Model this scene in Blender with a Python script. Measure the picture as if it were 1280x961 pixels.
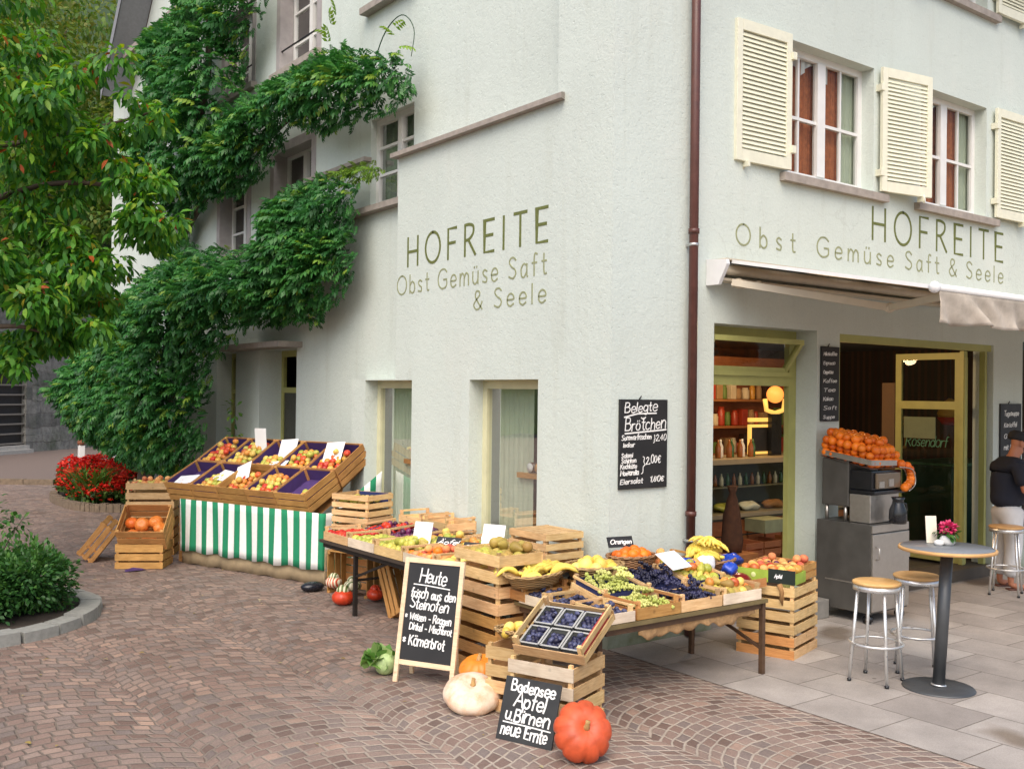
import bpy, bmesh, math, random
import numpy as np
from mathutils import Vector, Matrix, Euler, Quaternion
from math import sin, cos, pi, radians as R, sqrt, atan2
random.seed(7)
rng = np.random.default_rng(11)
for o in list(bpy.data.objects): bpy.data.objects.remove(o)
S = bpy.context.scene
COL = S.collection
# ------------------------------------------------------------------ camera
cam = bpy.data.cameras.new('camera'); camo = bpy.data.objects.new('camera', cam); COL.objects.link(camo)
cam.sensor_width = 36; cam.lens = 35.0; cam.clip_end = 500; cam.clip_start = .05
def cam_matrix():
    ro, pi_, al = R(.717), R(.522), R(36.8)
    Rr = Matrix(((cos(ro), sin(ro), 0), (-sin(ro), cos(ro), 0), (0, 0, 1)))
    A = Matrix(((1, 0, 0), (0, 0, 1), (0, -1, 0)))
    P = Matrix(((1, 0, 0), (0, cos(pi_), -sin(pi_)), (0, sin(pi_), cos(pi_))))
    c, s = cos(-al), sin(-al)
    W = Matrix(((c, -s, 0), (s, c, 0), (0, 0, 1)))
    M = W @ P @ A @ Rr
    r, d, f = M.col[0], M.col[1], M.col[2]
    m = Matrix((r, -d, -f)).transposed().to_4x4()
    m.translation = (-5.709, -6.239, 2.15)
    return m
camo.matrix_world = cam_matrix()
S.camera = camo
S.render.resolution_x = 1024; S.render.resolution_y = 768
# ------------------------------------------------------------------ light
SUN_EL, SUN_AZ = R(52), R(228)      # azimuth measured from +Y clockwise: light comes from -X -Y, high
world = bpy.data.worlds.new('World'); S.world = world; world.use_nodes = True
wn = world.node_tree.nodes; wl = world.node_tree.links
sky = wn.new('ShaderNodeTexSky'); sky.sky_type = 'NISHITA'; sky.sun_disc = False
sky.sun_elevation = SUN_EL; sky.sun_rotation = SUN_AZ; sky.dust_density = 4.0; sky.air_density = 1.0; sky.ozone_density = .6
wn['Background'].inputs['Strength'].default_value = .15
wl.new(sky.outputs[0], wn['Background'].inputs['Color'])
sl = bpy.data.lights.new('sun', 'SUN'); so = bpy.data.objects.new('sun', sl); COL.objects.link(so)
sl.energy = 1.15; sl.angle = R(60); sl.color = (1, .94, .84)
sdir = Vector((sin(SUN_AZ) * cos(SUN_EL), cos(SUN_AZ) * cos(SUN_EL), sin(SUN_EL)))
so.rotation_euler = sdir.to_track_quat('Z', 'Y').to_euler(); so.location = (-8, -8, 14)
S.view_settings.view_transform = 'Standard'; S.view_settings.look = 'None'
S.view_settings.gamma = 1; S.view_settings.exposure = .72
# ------------------------------------------------------------------ materials
class NT:
    def __init__(s, name):
        m = bpy.data.materials.new(name); m.use_nodes = True
        s.m = m; s.n = m.node_tree.nodes; s.l = m.node_tree.links
        s.b = s.n['Principled BSDF']; s.out = s.n['Material Output']
    def node(s, t, **kw):
        n = s.n.new(t)
        for k, v in kw.items(): setattr(n, k, v)
        return n
    def link(s, a, b): s.l.new(a, b)
    def val(s, sock, v):
        if hasattr(v, 'default_value') or isinstance(v, bpy.types.NodeSocket): s.l.new(v, sock)
        else: sock.default_value = v
    def math(s, op, a, b=0, c=0):
        n = s.n.new('ShaderNodeMath'); n.operation = op
        s.val(n.inputs[0], a); s.val(n.inputs[1], b); s.val(n.inputs[2], c); return n.outputs[0]
    def noise(s, scale, detail=4, rough=.55, vec=None, dim='3D'):
        n = s.n.new('ShaderNodeTexNoise'); n.inputs['Scale'].default_value = scale
        n.inputs['Detail'].default_value = detail; n.inputs['Roughness'].default_value = rough
        if vec is None: vec = s.coord()
        s.l.new(vec, n.inputs['Vector']); return n.outputs['Fac']
    def coord(s, kind='Object'):
        if not hasattr(s, 'tc'): s.tc = s.n.new('ShaderNodeTexCoord')
        return s.tc.outputs[kind]
    def mapping(s, vec, scale=(1, 1, 1), loc=(0, 0, 0)):
        n = s.n.new('ShaderNodeMapping'); n.inputs['Scale'].default_value = scale; n.inputs['Location'].default_value = loc
        s.l.new(vec, n.inputs['Vector']); return n.outputs[0]
    def ramp(s, fac, stops):
        n = s.n.new('ShaderNodeValToRGB'); s.l.new(fac, n.inputs[0]); e = n.color_ramp.elements
        while len(e) < len(stops): e.new(.5)
        for k, (p, c) in enumerate(stops): e[k].position = p; e[k].color = (*c, 1) if len(c) == 3 else c
        return n.outputs[0]
    def mix(s, fac, a, b, mode='MIX'):
        n = s.n.new('ShaderNodeMix'); n.data_type = 'RGBA'; n.blend_type = mode
        s.val(n.inputs[0], fac)
        for i, v in ((6, a), (7, b)):
            if isinstance(v, tuple): n.inputs[i].default_value = (*v, 1) if len(v) == 3 else v
            else: s.l.new(v, n.inputs[i])
        return n.outputs[2]
    def bump(s, h, strength=.3, dist=.01, prev=None):
        n = s.n.new('ShaderNodeBump'); n.inputs['Strength'].default_value = strength; n.inputs['Distance'].default_value = dist
        s.l.new(h, n.inputs['Height'])
        if prev is not None: s.l.new(prev, n.inputs['Normal'])
        s.l.new(n.outputs[0], s.b.inputs['Normal']); return n.outputs[0]
    def objrand(s):
        n = s.n.new('ShaderNodeObjectInfo'); return n.outputs['Random']
    def hsv(s, col, h=.5, sat=1, v=1):
        n = s.n.new('ShaderNodeHueSaturation'); s.val(n.inputs['Hue'], h); s.val(n.inputs['Saturation'], sat); s.val(n.inputs['Value'], v)
        s.val(n.inputs['Color'], col if not isinstance(col, tuple) else (*col, 1)); return n.outputs[0]
    def maprange(s, v, a, b, c, d):
        n = s.n.new('ShaderNodeMapRange'); s.val(n.inputs[0], v)
        for i, x in enumerate((a, b, c, d)): n.inputs[i + 1].default_value = x
        return n.outputs[0]
    def done(s, col=None, rough=None, metal=None, spec=None):
        if col is not None: s.val(s.b.inputs['Base Color'], (*col, 1) if isinstance(col, tuple) else col)
        if rough is not None: s.val(s.b.inputs['Roughness'], rough)
        if metal is not None: s.b.inputs['Metallic'].default_value = metal
        if spec is not None: s.b.inputs['Specular IOR Level'].default_value = spec
        return s.m
MATS = {}
def plain(name, col, rough=.6, metal=0., var=.12, scale=9, bump=0., bscale=80, orand=0., spec=.5, coat=0):
    if name in MATS: return MATS[name]
    t = NT(name)
    f = t.noise(scale, 5)
    v = t.maprange(f, .25, .75, 1 - var, 1 + var)
    if orand:
        v = t.math('MULTIPLY', v, t.maprange(t.objrand(), 0, 1, 1 - orand, 1 + orand))
    c = t.hsv(col, .5, 1, v)
    if bump: t.bump(t.noise(bscale, 4), bump, .004)
    rr = t.maprange(f, .3, .7, max(.02, rough - .08), min(1, rough + .08))
    MATS[name] = t.done(c, rr, metal, spec)
    if coat: t.b.inputs['Coat Weight'].default_value = coat
    return MATS[name]
def wood(name, c1, c2, rough=.7, orand=.18):
    if name in MATS: return MATS[name]
    t = NT(name); v = t.coord()
    # grain runs along the longest local direction: two stretched noises blended
    info = t.node('ShaderNodeObjectInfo')
    off = t.node('ShaderNodeVectorMath', operation='ADD'); t.link(v, off.inputs[0])
    mul = t.node('ShaderNodeVectorMath', operation='SCALE'); mul.inputs[0].default_value = (3.1, 5.7, 9.3); t.link(info.outputs['Random'], mul.inputs['Scale']); t.link(mul.outputs[0], off.inputs[1])
    g = t.noise(1, 6, .65, t.mapping(off.outputs[0], (9, 9, 95)))
    g2 = t.noise(4.2, 3, .5, off.outputs[0])
    col = t.ramp(g, [(.3, c1), (.62, c2)])
    kn = t.node('ShaderNodeTexVoronoi'); kn.inputs['Scale'].default_value = 7; t.link(off.outputs[0], kn.inputs['Vector'])
    knot = t.ramp(kn.outputs['Distance'], [(.05, (.45, .45, .45)), (.13, (1, 1, 1))])
    col = t.mix(.55, col, knot, 'MULTIPLY')
    val = t.math('MULTIPLY', t.maprange(info.outputs['Random'], 0, 1, 1 - orand, 1 + orand), t.maprange(g2, .3, .7, .82, 1.14))
    col = t.hsv(col, t.maprange(t.math('FRACT', t.math('MULTIPLY', info.outputs['Random'], 7.3)), 0, 1, .488, .508), 1, val)
    t.bump(g, .25, .002)
    MATS[name] = t.done(col, rough, 0, .3); return MATS[name]
def fruitmat(name, ca, cb, rough=.35, cc=None, mott=14, blend=(.35, .65)):
    t = NT(name); r = t.objrand()
    f = t.noise(mott, 4)
    ff = t.math('ADD', t.math('MULTIPLY', f, .55), t.math('MULTIPLY', r, .55))
    col = t.ramp(ff, [(blend[0], ca), (blend[1], cb)] if cc is None else [(blend[0] - .12, ca), (.5, cb), (blend[1] + .12, cc)])
    v = t.maprange(t.math('FRACT', t.math('MULTIPLY', r, 13.7)), 0, 1, .8, 1.15)
    col = t.hsv(col, .5, 1, v)
    t.bump(t.noise(60, 3), .06, .003)
    MATS[name] = t.done(col, rough, 0, .4)
    t.b.inputs['Subsurface Weight'].default_value = .0
    return MATS[name]
def glassmat(name, tint=(.85, .9, .88), refl=1.0):
    t = NT(name); t.n.remove(t.b)
    tr = t.node('ShaderNodeBsdfTransparent'); tr.inputs[0].default_value = (*tint, 1)
    gl = t.node('ShaderNodeBsdfGlossy'); gl.inputs['Roughness'].default_value = .02
    fr = t.node('ShaderNodeFresnel'); fr.inputs[0].default_value = 1.5
    mx = t.node('ShaderNodeMixShader'); t.link(t.math('MULTIPLY', fr.outputs[0], 1.7 * refl), mx.inputs[0])
    t.link(tr.outputs[0], mx.inputs[1]); t.link(gl.outputs[0], mx.inputs[2]); t.link(mx.outputs[0], t.out.inputs[0])
    MATS[name] = t.m; return t.m
def leafmat(name, cols, rough=.45, transl=.35):
    t = NT(name)
    at = t.node('ShaderNodeAttribute', attribute_name='tone')
    n = len(cols)
    col = t.ramp(at.outputs['Fac'], [(k / (n - 1), c) for k, c in enumerate(cols)])
    t.done(col, rough, 0, .35)
    tl = t.node('ShaderNodeBsdfTranslucent'); t.link(t.hsv(col, .49, 1.1, 1.35), tl.inputs[0])
    mx = t.node('ShaderNodeMixShader'); mx.inputs[0].default_value = transl
    t.link(t.b.outputs[0], mx.inputs[1]); t.link(tl.outputs[0], mx.inputs[2]); t.link(mx.outputs[0], t.out.inputs[0])
    MATS[name] = t.m; return t.m
def stucco(name, col, grime=True):
    t = NT(name); p = t.coord()
    big = t.noise(.55, 5, .6); fine = t.noise(42, 3, .6); mid = t.noise(13, 4, .6)
    c = t.hsv(col, .5, 1, t.maprange(big, .3, .7, .93, 1.05))
    c = t.hsv(c, .5, 1, t.maprange(fine, .25, .75, .95, 1.04))
    if grime:
        sx = t.node('ShaderNodeSeparateXYZ'); t.link(p, sx.inputs[0])
        st = t.noise(1, 5, .6, t.mapping(p, (5, 5, .5)))           # rain streaks and splash dirt near the ground
        low = t.maprange(sx.outputs[2], .05, .9, 1, 0)
        g = t.math('MULTIPLY', t.math('POWER', low, 1.6), t.maprange(t.noise(3.1, 5), .3, .7, .35, 1.1))
        c = t.mix(g, c, (.2, .23, .13), 'MIX')
        c = t.mix(t.maprange(st, .55, .78, 0, .28), c, (.40, .41, .33), 'MIX')
        pt = t.noise(.9, 6, .7, t.mapping(p, (1, 1, .7), (3, 8, 1)))
        c = t.mix(t.maprange(pt, .56, .66, 0, .22), c, (.66, .68, .63), 'MIX')
    cracks = t.node('ShaderNodeTexVoronoi', feature='DISTANCE_TO_EDGE'); cracks.inputs['Scale'].default_value = .8
    wv = t.node('ShaderNodeTexNoise'); wv.inputs['Scale'].default_value = 2.6; wv.inputs['Detail'].default_value = 5; t.link(p, wv.inputs['Vector'])
    wm = t.node('ShaderNodeVectorMath', operation='MULTIPLY_ADD'); t.link(wv.outputs['Color'], wm.inputs[0]); wm.inputs[1].default_value = (.5, .5, .5); t.link(p, wm.inputs[2]); t.link(wm.outputs[0], cracks.inputs['Vector'])
    ck = t.math('MULTIPLY', t.maprange(cracks.outputs['Distance'], .0015, .006, 1, 0), t.maprange(t.noise(.7, 3), .5, .62, 0, .14))
    c = t.mix(ck, c, (.22, .23, .19), 'MIX')
    # knobbly trowel texture with scattered pits
    pit = t.ramp(t.noise(27, 2, .5), [(.28, (0, 0, 0)), (.36, (1, 1, 1))])
    pit2 = t.ramp(t.noise(9, 6, .7, t.mapping(p, (1, 1, 2.2))), [(.3, (0, 0, 0)), (.42, (1, 1, 1))])
    h = t.math('ADD', t.math('MULTIPLY', fine, .5), t.math('MULTIPLY', mid, .8))
    h = t.math('ADD', h, t.math('MULTIPLY', pit, .35)); h = t.math('ADD', h, t.math('MULTIPLY', pit2, .35))
    t.bump(h, .46, .013)
    MATS[name] = t.done(c, .93, 0, .15); return MATS[name]
# ------------------------------------------------------------------ mesh builder
class MB:
    def __init__(s): s.v = []; s.f = []; s.mi = []; s.sm = []; s.M = Matrix(); s.k = 0; s.smooth = False
    def add(s, vs, fs):
        b = len(s.v); M = s.M
        s.v += [tuple(M @ Vector(v)) for v in vs]
        for f in fs: s.f.append(tuple(b + i for i in f)); s.mi.append(s.k); s.sm.append(s.smooth)
        return s
    def box(s, x0, x1, y0, y1, z0, z1, bev=0):
        if bev:
            bm = bmesh.new(); bmesh.ops.create_cube(bm, size=1)
            for v in bm.verts: v.co = Vector(((x0 + x1) / 2 + v.co.x * (x1 - x0), (y0 + y1) / 2 + v.co.y * (y1 - y0), (z0 + z1) / 2 + v.co.z * (z1 - z0)))
            bmesh.ops.bevel(bm, geom=bm.edges[:], offset=bev, segments=2, affect='EDGES', profile=.6)
            bm.verts.index_update(); s.add([v.co for v in bm.verts], [[v.index for v in f.verts] for f in bm.faces]); bm.free(); return s
        return s.add([(x0, y0, z0), (x1, y0, z0), (x1, y1, z0), (x0, y1, z0), (x0, y0, z1), (x1, y0, z1), (x1, y1, z1), (x0, y1, z1)],
              [(0, 3, 2, 1), (4, 5, 6, 7), (0, 1, 5, 4), (1, 2, 6, 5), (2, 3, 7, 6), (3, 0, 4, 7)])
    def quad(s, *p): return s.add(p, [tuple(range(len(p)))])
    def bar(s, a, b, w, h, up=(0, 0, 1)):
        a, b = Vector(a), Vector(b); d = (b - a).normalized(); u = Vector(up)
        x = d.cross(u)
        if x.length < 1e-4: x = d.cross(Vector((1, 0, 0)))
        x.normalize(); u = x.cross(d)
        vs = []
        for p in (a, b):
            for sx, su in ((-1, -1), (1, -1), (1, 1), (-1, 1)): vs.append(p + x * sx * w / 2 + u * su * h / 2)
        return s.add(vs, [(0, 1, 2, 3), (7, 6, 5, 4), (0, 4, 5, 1), (1, 5, 6, 2), (2, 6, 7, 3), (3, 7, 4, 0)])
    def tube(s, pts, rad, n=8, caps=True):
        pts = [Vector(p) for p in pts]
        if not hasattr(rad, '__len__'): rad = [rad] * len(pts)
        vs, fs = [], []; prev = None
        for i, p in enumerate(pts):
            d = (pts[min(i + 1, len(pts) - 1)] - pts[max(i - 1, 0)]).normalized()
            if prev is None:
                x = d.orthogonal().normalized()
            else:
                x = (prev - d * prev.dot(d)); x = x.normalized() if x.length > 1e-5 else d.orthogonal().normalized()
            prev = x; y = d.cross(x)
            for k in range(n):
                a = 2 * pi * k / n; vs.append(p + (x * cos(a) + y * sin(a)) * rad[i])
        for i in range(len(pts) - 1):
            for k in range(n): fs.append((i * n + k, i * n + (k + 1) % n, (i + 1) * n + (k + 1) % n, (i + 1) * n + k))
        if caps: fs.append(tuple(range(n - 1, -1, -1))); fs.append(tuple((len(pts) - 1) * n + k for k in range(n)))
        sm = s.smooth; s.smooth = True; s.add(vs, fs); s.smooth = sm; return s
    def lathe(s, prof, n=24, sx=1, sy=1, mod=None):
        vs, fs = [], []
        for (r, z) in prof:
            for k in range(n):
                a = 2 * pi * k / n; q = mod(a, r, z) if mod else 1
                vs.append((r * q * cos(a) * sx, r * q * sin(a) * sy, z))
        for i in range(len(prof) - 1):
            for k in range(n): fs.append((i * n + k, i * n + (k + 1) % n, (i + 1) * n + (k + 1) % n, (i + 1) * n + k))
        if prof[0][0] > 1e-6: fs.append(tuple(range(n - 1, -1, -1)))
        if prof[-1][0] > 1e-6: fs.append(tuple((len(prof) - 1) * n + k for k in range(n)))
        sm = s.smooth; s.smooth = True; s.add(vs, fs); s.smooth = sm; return s
    def ball(s, c, r, n=12, m=8, sc=(1, 1, 1)):
        M0 = s.M; s.M = M0 @ Matrix.Translation(c) @ Matrix.Diagonal((*sc, 1))
        s.lathe([(r * sin(pi * i / m) + 1e-5, -r * cos(pi * i / m)) for i in range(m + 1)], n); s.M = M0; return s
    def build(s, name, mats, parent=None, loc=None):
        me = bpy.data.meshes.new(name); me.from_pydata(s.v, [], s.f)
        if not isinstance(mats, (list, tuple)): mats = [mats]
        for m in mats: me.materials.append(m)
        me.polygons.foreach_set('material_index', s.mi); me.polygons.foreach_set('use_smooth', s.sm); me.update()
        o = bpy.data.objects.new(name, me); COL.objects.link(o)
        if parent is not None: o.parent = parent
        if loc is not None: o.location = loc
        return o
def tag(o, label=None, cat=None, group=None, kind=None):
    if label: o['label'] = label
    if cat: o['category'] = cat
    if group: o['group'] = group
    if kind: o['kind'] = kind
    return o
def empty(name, loc=(0, 0, 0), rz=0, label=None, cat=None, group=None):
    o = bpy.data.objects.new(name, None); COL.objects.link(o); o.location = loc; o.rotation_euler = (0, 0, rz); o.empty_display_size = .1
    return tag(o, label, cat, group)
def dup(root, parent=None):
    c = root.copy(); COL.objects.link(c)
    if parent is not None: c.parent = parent
    for ch in root.children: dup(ch, c)
    return c
def frame(origin, xdir, ydir=None, tilt=0):
    """matrix: X along xdir (horizontal), Y horizontal to its left, tilted up by tilt about X"""
    x = Vector((xdir[0], xdir[1], 0)).normalized(); y0 = Vector((-x.y, x.x, 0)); z0 = Vector((0, 0, 1))
    y = y0 * cos(tilt) + z0 * sin(tilt); z = x.cross(y)
    m = Matrix((x, y, z)).transposed().to_4x4(); m.translation = origin; return m
def put(o, m): o.matrix_basis = m; return o
def mesh_arrays(name, V, F, mat, parent=None, tone=None, smooth=False):
    """V (n,3) array, F (m,k) array of quads; tone per face"""
    me = bpy.data.meshes.new(name); k = F.shape[1]
    me.vertices.add(len(V)); me.vertices.foreach_set('co', V.astype(np.float32).ravel())
    me.loops.add(F.size); me.loops.foreach_set('vertex_index', F.astype(np.int32).ravel())
    me.polygons.add(len(F)); me.polygons.foreach_set('loop_start', np.arange(0, F.size, k, dtype=np.int32))
    if tone is not None:
        a = me.attributes.new('tone', 'FLOAT', 'FACE'); a.data.foreach_set('value', tone.astype(np.float32))
    me.materials.append(mat); me.update(calc_edges=True); me.validate()
    o = bpy.data.objects.new(name, me); COL.objects.link(o)
    if parent is not None: o.parent = parent
    return o
# ------------------------------------------------------------------ stroke lettering
GL = {
'H': (.62, 'l0,0 0,1;l.6,0 .6,1;l0,.5 .6,.5'), 'O': (.84, 'a.42,.5,.42,.52,0,360'), 'F': (.46, 'l0,0 0,1 .44,1;l0,.52 .38,.52'),
'R': (.55, 'l0,0 0,1;c0,1 .22,1 .42,.92 .42,.7 .22,.52 0,.5;l.18,.5 .54,0'), 'E': (.48, 'l.46,1 0,1 0,0 .46,0;l0,.52 .4,.52'), 'I': (.04, 'l0,0 0,1'),
'T': (.56, 'l0,1 .56,1;l.28,0 .28,1'), 'S': (.5, 'c.46,.86 .3,1 .1,.94 .05,.76 .2,.56 .42,.4 .46,.18 .28,0 .02,.1'), 'G': (.72, 'c.7,.85 .5,1.01 .2,.95 .02,.6 .08,.2 .35,-.01 .68,.12 .7,.46;l.45,.46 .7,.46'),
'B': (.5, 'l0,0 0,1;c0,1 .28,1 .4,.85 .34,.6 0,.54;c0,.54 .35,.52 .5,.3 .38,.03 0,0'), 'D': (.6, 'l0,0 0,1;c0,1 .3,.97 .58,.7 .56,.3 .3,.03 0,0'), 'K': (.55, 'l0,0 0,1;l.5,1 0,.45;l.15,.55 .55,0'),
'W': (.8, 'l0,1 .2,0 .4,.8 .6,0 .8,1'), 'M': (.7, 'l0,0 .08,1 .35,.3 .62,1 .7,0'), 'A': (.62, 'l0,0 .31,1 .62,0;l.12,.36 .5,.36'), 'Z': (.5, 'l0,1 .5,1 0,0 .5,0'), 'N': (.6, 'l0,0 0,1 .6,0 .6,1'), 'P': (.5, 'l0,0 0,1;c0,1 .3,1 .45,.78 .3,.52 0,.48'),
'Ä': (.62, 'l0,0 .31,1 .62,0;l.12,.36 .5,.36;l.18,1.14 .19,1.2;l.42,1.14 .43,1.2'),
'a': (.42, 'c.38,.5 .2,.62 .02,.4 .06,.05 .22,0 .38,.25;l.39,.6 .38,.1 .43,0'), 'b': (.42, 'l0,1 0,0;c0,.4 .2,.62 .4,.45 .4,.12 .2,-.01 0,.15'), 'c': (.38, 'c.36,.52 .2,.63 .02,.45 .02,.12 .2,-.01 .37,.1'),
'd': (.42, 'c.4,.42 .2,.62 .01,.45 .01,.12 .2,-.01 .4,.18;l.4,1 .4,0'), 'e': (.42, 'c.02,.32 .4,.34 .36,.56 .18,.63 .02,.45 .03,.12 .2,-.01 .4,.1'), 'f': (.3, 'c.3,.98 .18,1.03 .12,.85 .12,.4 .12,0;l0,.6 .27,.6'),
'g': (.42, 'c.4,.42 .2,.62 .01,.45 .01,.12 .2,.02 .4,.2;c.4,.6 .4,-.1 .3,-.32 .05,-.25'), 'h': (.4, 'l0,1 0,0;c0,.35 .18,.62 .37,.5 .38,.2 .38,0'), 'i': (.04, 'l0,0 0,.62;l0,.83 .01,.88'), 'k': (.38, 'l0,1 0,0;l.34,.62 0,.25;l.1,.34 .37,0'), 'l': (.04, 'l0,0 0,1'),
'm': (.66, 'l0,0 0,.62;c0,.35 .14,.62 .3,.5 .31,.2 .31,0;c.31,.35 .46,.62 .62,.5 .64,.2 .64,0'), 'n': (.4, 'l0,0 0,.62;c0,.35 .18,.63 .37,.5 .38,.2 .38,0'), 'o': (.44, 'a.22,.31,.22,.32,0,360'), 'p': (.42, 'l0,.62 0,-.32;c0,.4 .2,.62 .4,.45 .4,.12 .2,-.01 0,.15'),
'r': (.28, 'l0,0 0,.62;c0,.35 .1,.58 .28,.6'), 's': (.34, 'c.31,.55 .15,.63 .03,.5 .12,.34 .3,.22 .26,.02 .02,.06'), 't': (.28, 'c.12,.95 .12,.3 .16,.03 .28,.03;l0,.62 .27,.62'), 'u': (.4, 'c0,.62 0,.2 .12,0 .3,.08 .38,.3;l.38,.62 .38,0'),
'ü': (.4, 'c0,.62 0,.2 .12,0 .3,.08 .38,.3;l.38,.62 .38,0;l.1,.82 .11,.87;l.28,.82 .29,.87'), 'ö': (.44, 'a.22,.31,.22,.32,0,360;l.11,.82 .12,.87;l.31,.82 .32,.87'), 'w': (.56, 'l0,.62 .14,0 .28,.55 .42,0 .56,.62'), 'x': (.38, 'l0,0 .38,.62;l0,.62 .38,0'), 'z': (.34, 'l0,.6 .34,.6 0,0 .34,0'), 'v': (.38, 'l0,.62 .19,0 .38,.62'),
'&': (.62, 'c.6,.0 .35,.35 .14,.7 .2,.98 .4,.95 .42,.75 .2,.52 .03,.25 .2,0 .45,.08 .6,.4'), '*': (.3, 'l.15,.2 .15,.6;l0,.28 .3,.54;l0,.54 .3,.28'), '-': (.28, 'l0,.32 .27,.32'), '.': (.06, 'l0,0 .03,.03'), ',': (.08, 'l.06,.04 .0,-.12'), '}': (.26, 'c0,1.0 .12,.9 .1,.6 .22,.4 .1,.2 .12,-.2 0,-.3'), '/': (.3, 'l0,0 .3,1'),
'0': (.42, 'a.21,.5,.2,.5,0,360'), '1': (.2, 'l0,.75 .18,1 .18,0'), '2': (.44, 'c.02,.78 .2,1 .4,.8 .25,.4 0,0;l0,0 .44,0'), '3': (.42, 'c.02,.9 .25,1 .36,.78 .15,.54 .4,.35 .25,0 .0,.1'), '4': (.46, 'l.3,0 .3,1 0,.32 .46,.32'), '5': (.42, 'l.4,1 .06,1 .04,.58;c.04,.58 .3,.6 .4,.3 .2,0 0,.08'), '8': (.4, 'a.2,.74,.17,.25,0,360;a.2,.25,.2,.25,0,360'), 'ä': (.42, 'c.38,.5 .2,.62 .02,.4 .06,.05 .22,0 .38,.25;l.39,.6 .38,.1 .43,0;l.1,.82 .11,.87;l.29,.82 .3,.87'), 'C': (.6, 'c.58,.85 .38,1.01 .12,.88 .02,.5 .12,.12 .38,-.01 .58,.15'), '€': (.5, 'c.46,.85 .25,1 .08,.7 .08,.3 .25,0 .46,.12;l-.04,.58 .34,.58;l-.04,.42 .32,.42'),
}
def catmull(P, n=7):
    P = [P[0]] + P + [P[-1]]; out = []
    for i in range(1, len(P) - 2):
        p0, p1, p2, p3 = (np.array(q, float) for q in P[i - 1:i + 3])
        for k in range(n):
            t = k / n; out.append(.5 * ((2 * p1) + (-p0 + p2) * t + (2 * p0 - 5 * p1 + 4 * p2 - p3) * t * t + (-p0 + 3 * p1 - 3 * p2 + p3) * t ** 3))
    out.append(np.array(P[-2], float)); return out
def text_strokes(txt, size, xs=1., gap=.2, slant=0, jit=0, rnd=None):
    x = 0; out = []
    for ch in txt:
        if ch == ' ': x += .45 * size * xs; continue
        w, spec = GL[ch]
        dy = (rnd.uniform(-1, 1) * jit * .5 if jit else 0); sc = 1 + (rnd.uniform(-1, 1) * jit if jit else 0)
        for st in spec.split(';'):
            if st[0] == 'a':
                cx, cy, rx, ry, a0, a1 = map(float, st[1:].split(','))
                pts = [np.array((cx + rx * cos(R(a)), cy + ry * sin(R(a)))) for a in np.linspace(a0 + 90, a1 + 90, 25)]
            else:
                pts = [np.array(tuple(map(float, q.split(',')))) for q in st[1:].split()]
                if st[0] == 'c': pts = catmull(pts)
                elif jit and len(pts) == 2:
                    m = (pts[0] + pts[1]) / 2 + np.array([rnd.uniform(-1, 1), rnd.uniform(-1, 1)]) * jit * .3
                    pts = catmull([pts[0], m, pts[1]], 4)
            out.append([np.array((x + (p[0] * sc + (p[1]) * slant) * size * xs, (p[1] * sc + dy) * size)) for p in pts])
        x += (w + gap) * size * xs
    return out, x - gap * size * xs
def ribbon(mb, pts, w, zt=.003, place=None):
    """flat stroke lying in the local XY plane, top at zt; place maps (u,v,h)->3D"""
    n = len(pts); L = []; Rr = []
    pts = [np.array(p, float) for p in pts]
    d0 = pts[1] - pts[0]; d0 /= max(1e-9, np.hypot(*d0)); d1 = pts[-1] - pts[-2]; d1 /= max(1e-9, np.hypot(*d1))
    if n == 2 or True: pts[0] = pts[0] - d0 * w * .35; pts[-1] = pts[-1] + d1 * w * .35
    for i in range(n):
        a = pts[max(0, i - 1)]; b = pts[min(n - 1, i + 1)]; d = b - a; d = d / max(1e-9, np.hypot(*d)); nn = np.array((-d[1], d[0]))
        if 0 < i < n - 1:
            e1 = pts[i] - pts[i - 1]; e1 = e1 / max(1e-9, np.hypot(*e1)); c = max(.5, abs(np.dot(e1, d))); k = 1 / c
        else: k = 1
        L.append(pts[i] + nn * w / 2 * k); Rr.append(pts[i] - nn * w / 2 * k)
    P = place
    vs = [P(q[0], q[1], zt) for q in L] + [P(q[0], q[1], zt) for q in Rr] + [P(q[0], q[1], 0) for q in L] + [P(q[0], q[1], 0) for q in Rr]
    fs = []
    for i in range(n - 1):
        fs += [(i, n + i, n + i + 1, i + 1), (2 * n + i, i, i + 1, 2 * n + i + 1), (n + i, 3 * n + i, 3 * n + i + 1, n + i + 1)]
    fs += [(0, 2 * n, 3 * n, n), (n - 1, 2 * n - 1, 4 * n - 1, 3 * n - 1)]
    mb.add(vs, fs)
def lettering(txt, size, place, w, xs=1., gap=.2, slant=0, jit=0, width=None, mb=None, at=(0, 0), rnd=None, zt=.003, rot=0):
    rnd = rnd or random.Random(len(txt) * 7 + 3)
    st, W = text_strokes(txt, size, xs, gap, slant, jit, rnd)
    k = (width / W) if width else 1
    mb = mb or MB(); c, s_ = cos(rot), sin(rot)
    for i, p in enumerate(st):
        q = [np.array((at[0] + (a[0] * k) * c - a[1] * s_, at[1] + a[0] * k * s_ + a[1] * c)) for a in p]
        z = zt + (i % 5) * .00025
        ribbon(mb, q, w, z, place)
    return mb
def painted(txt, size, place, w, mat, parent, xs=1., gap=.2, width=None):
    """wall lettering, one mesh per painted letter"""
    W = text_strokes(txt, size, xs, gap)[1]; k = (width / W) if width else 1; x = 0
    for ch in txt:
        if ch == ' ': x += .45 * size * xs; continue
        mb = MB(); st, _ = text_strokes(ch, size, xs, gap)
        for i, q in enumerate(st): ribbon(mb, [np.array(((a[0] + x) * k, a[1])) for a in q], w, .003 + i * .0003, place)
        mb.build('painted_letter', mat, parent); x += (GL[ch][0] + gap) * size * xs
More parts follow.
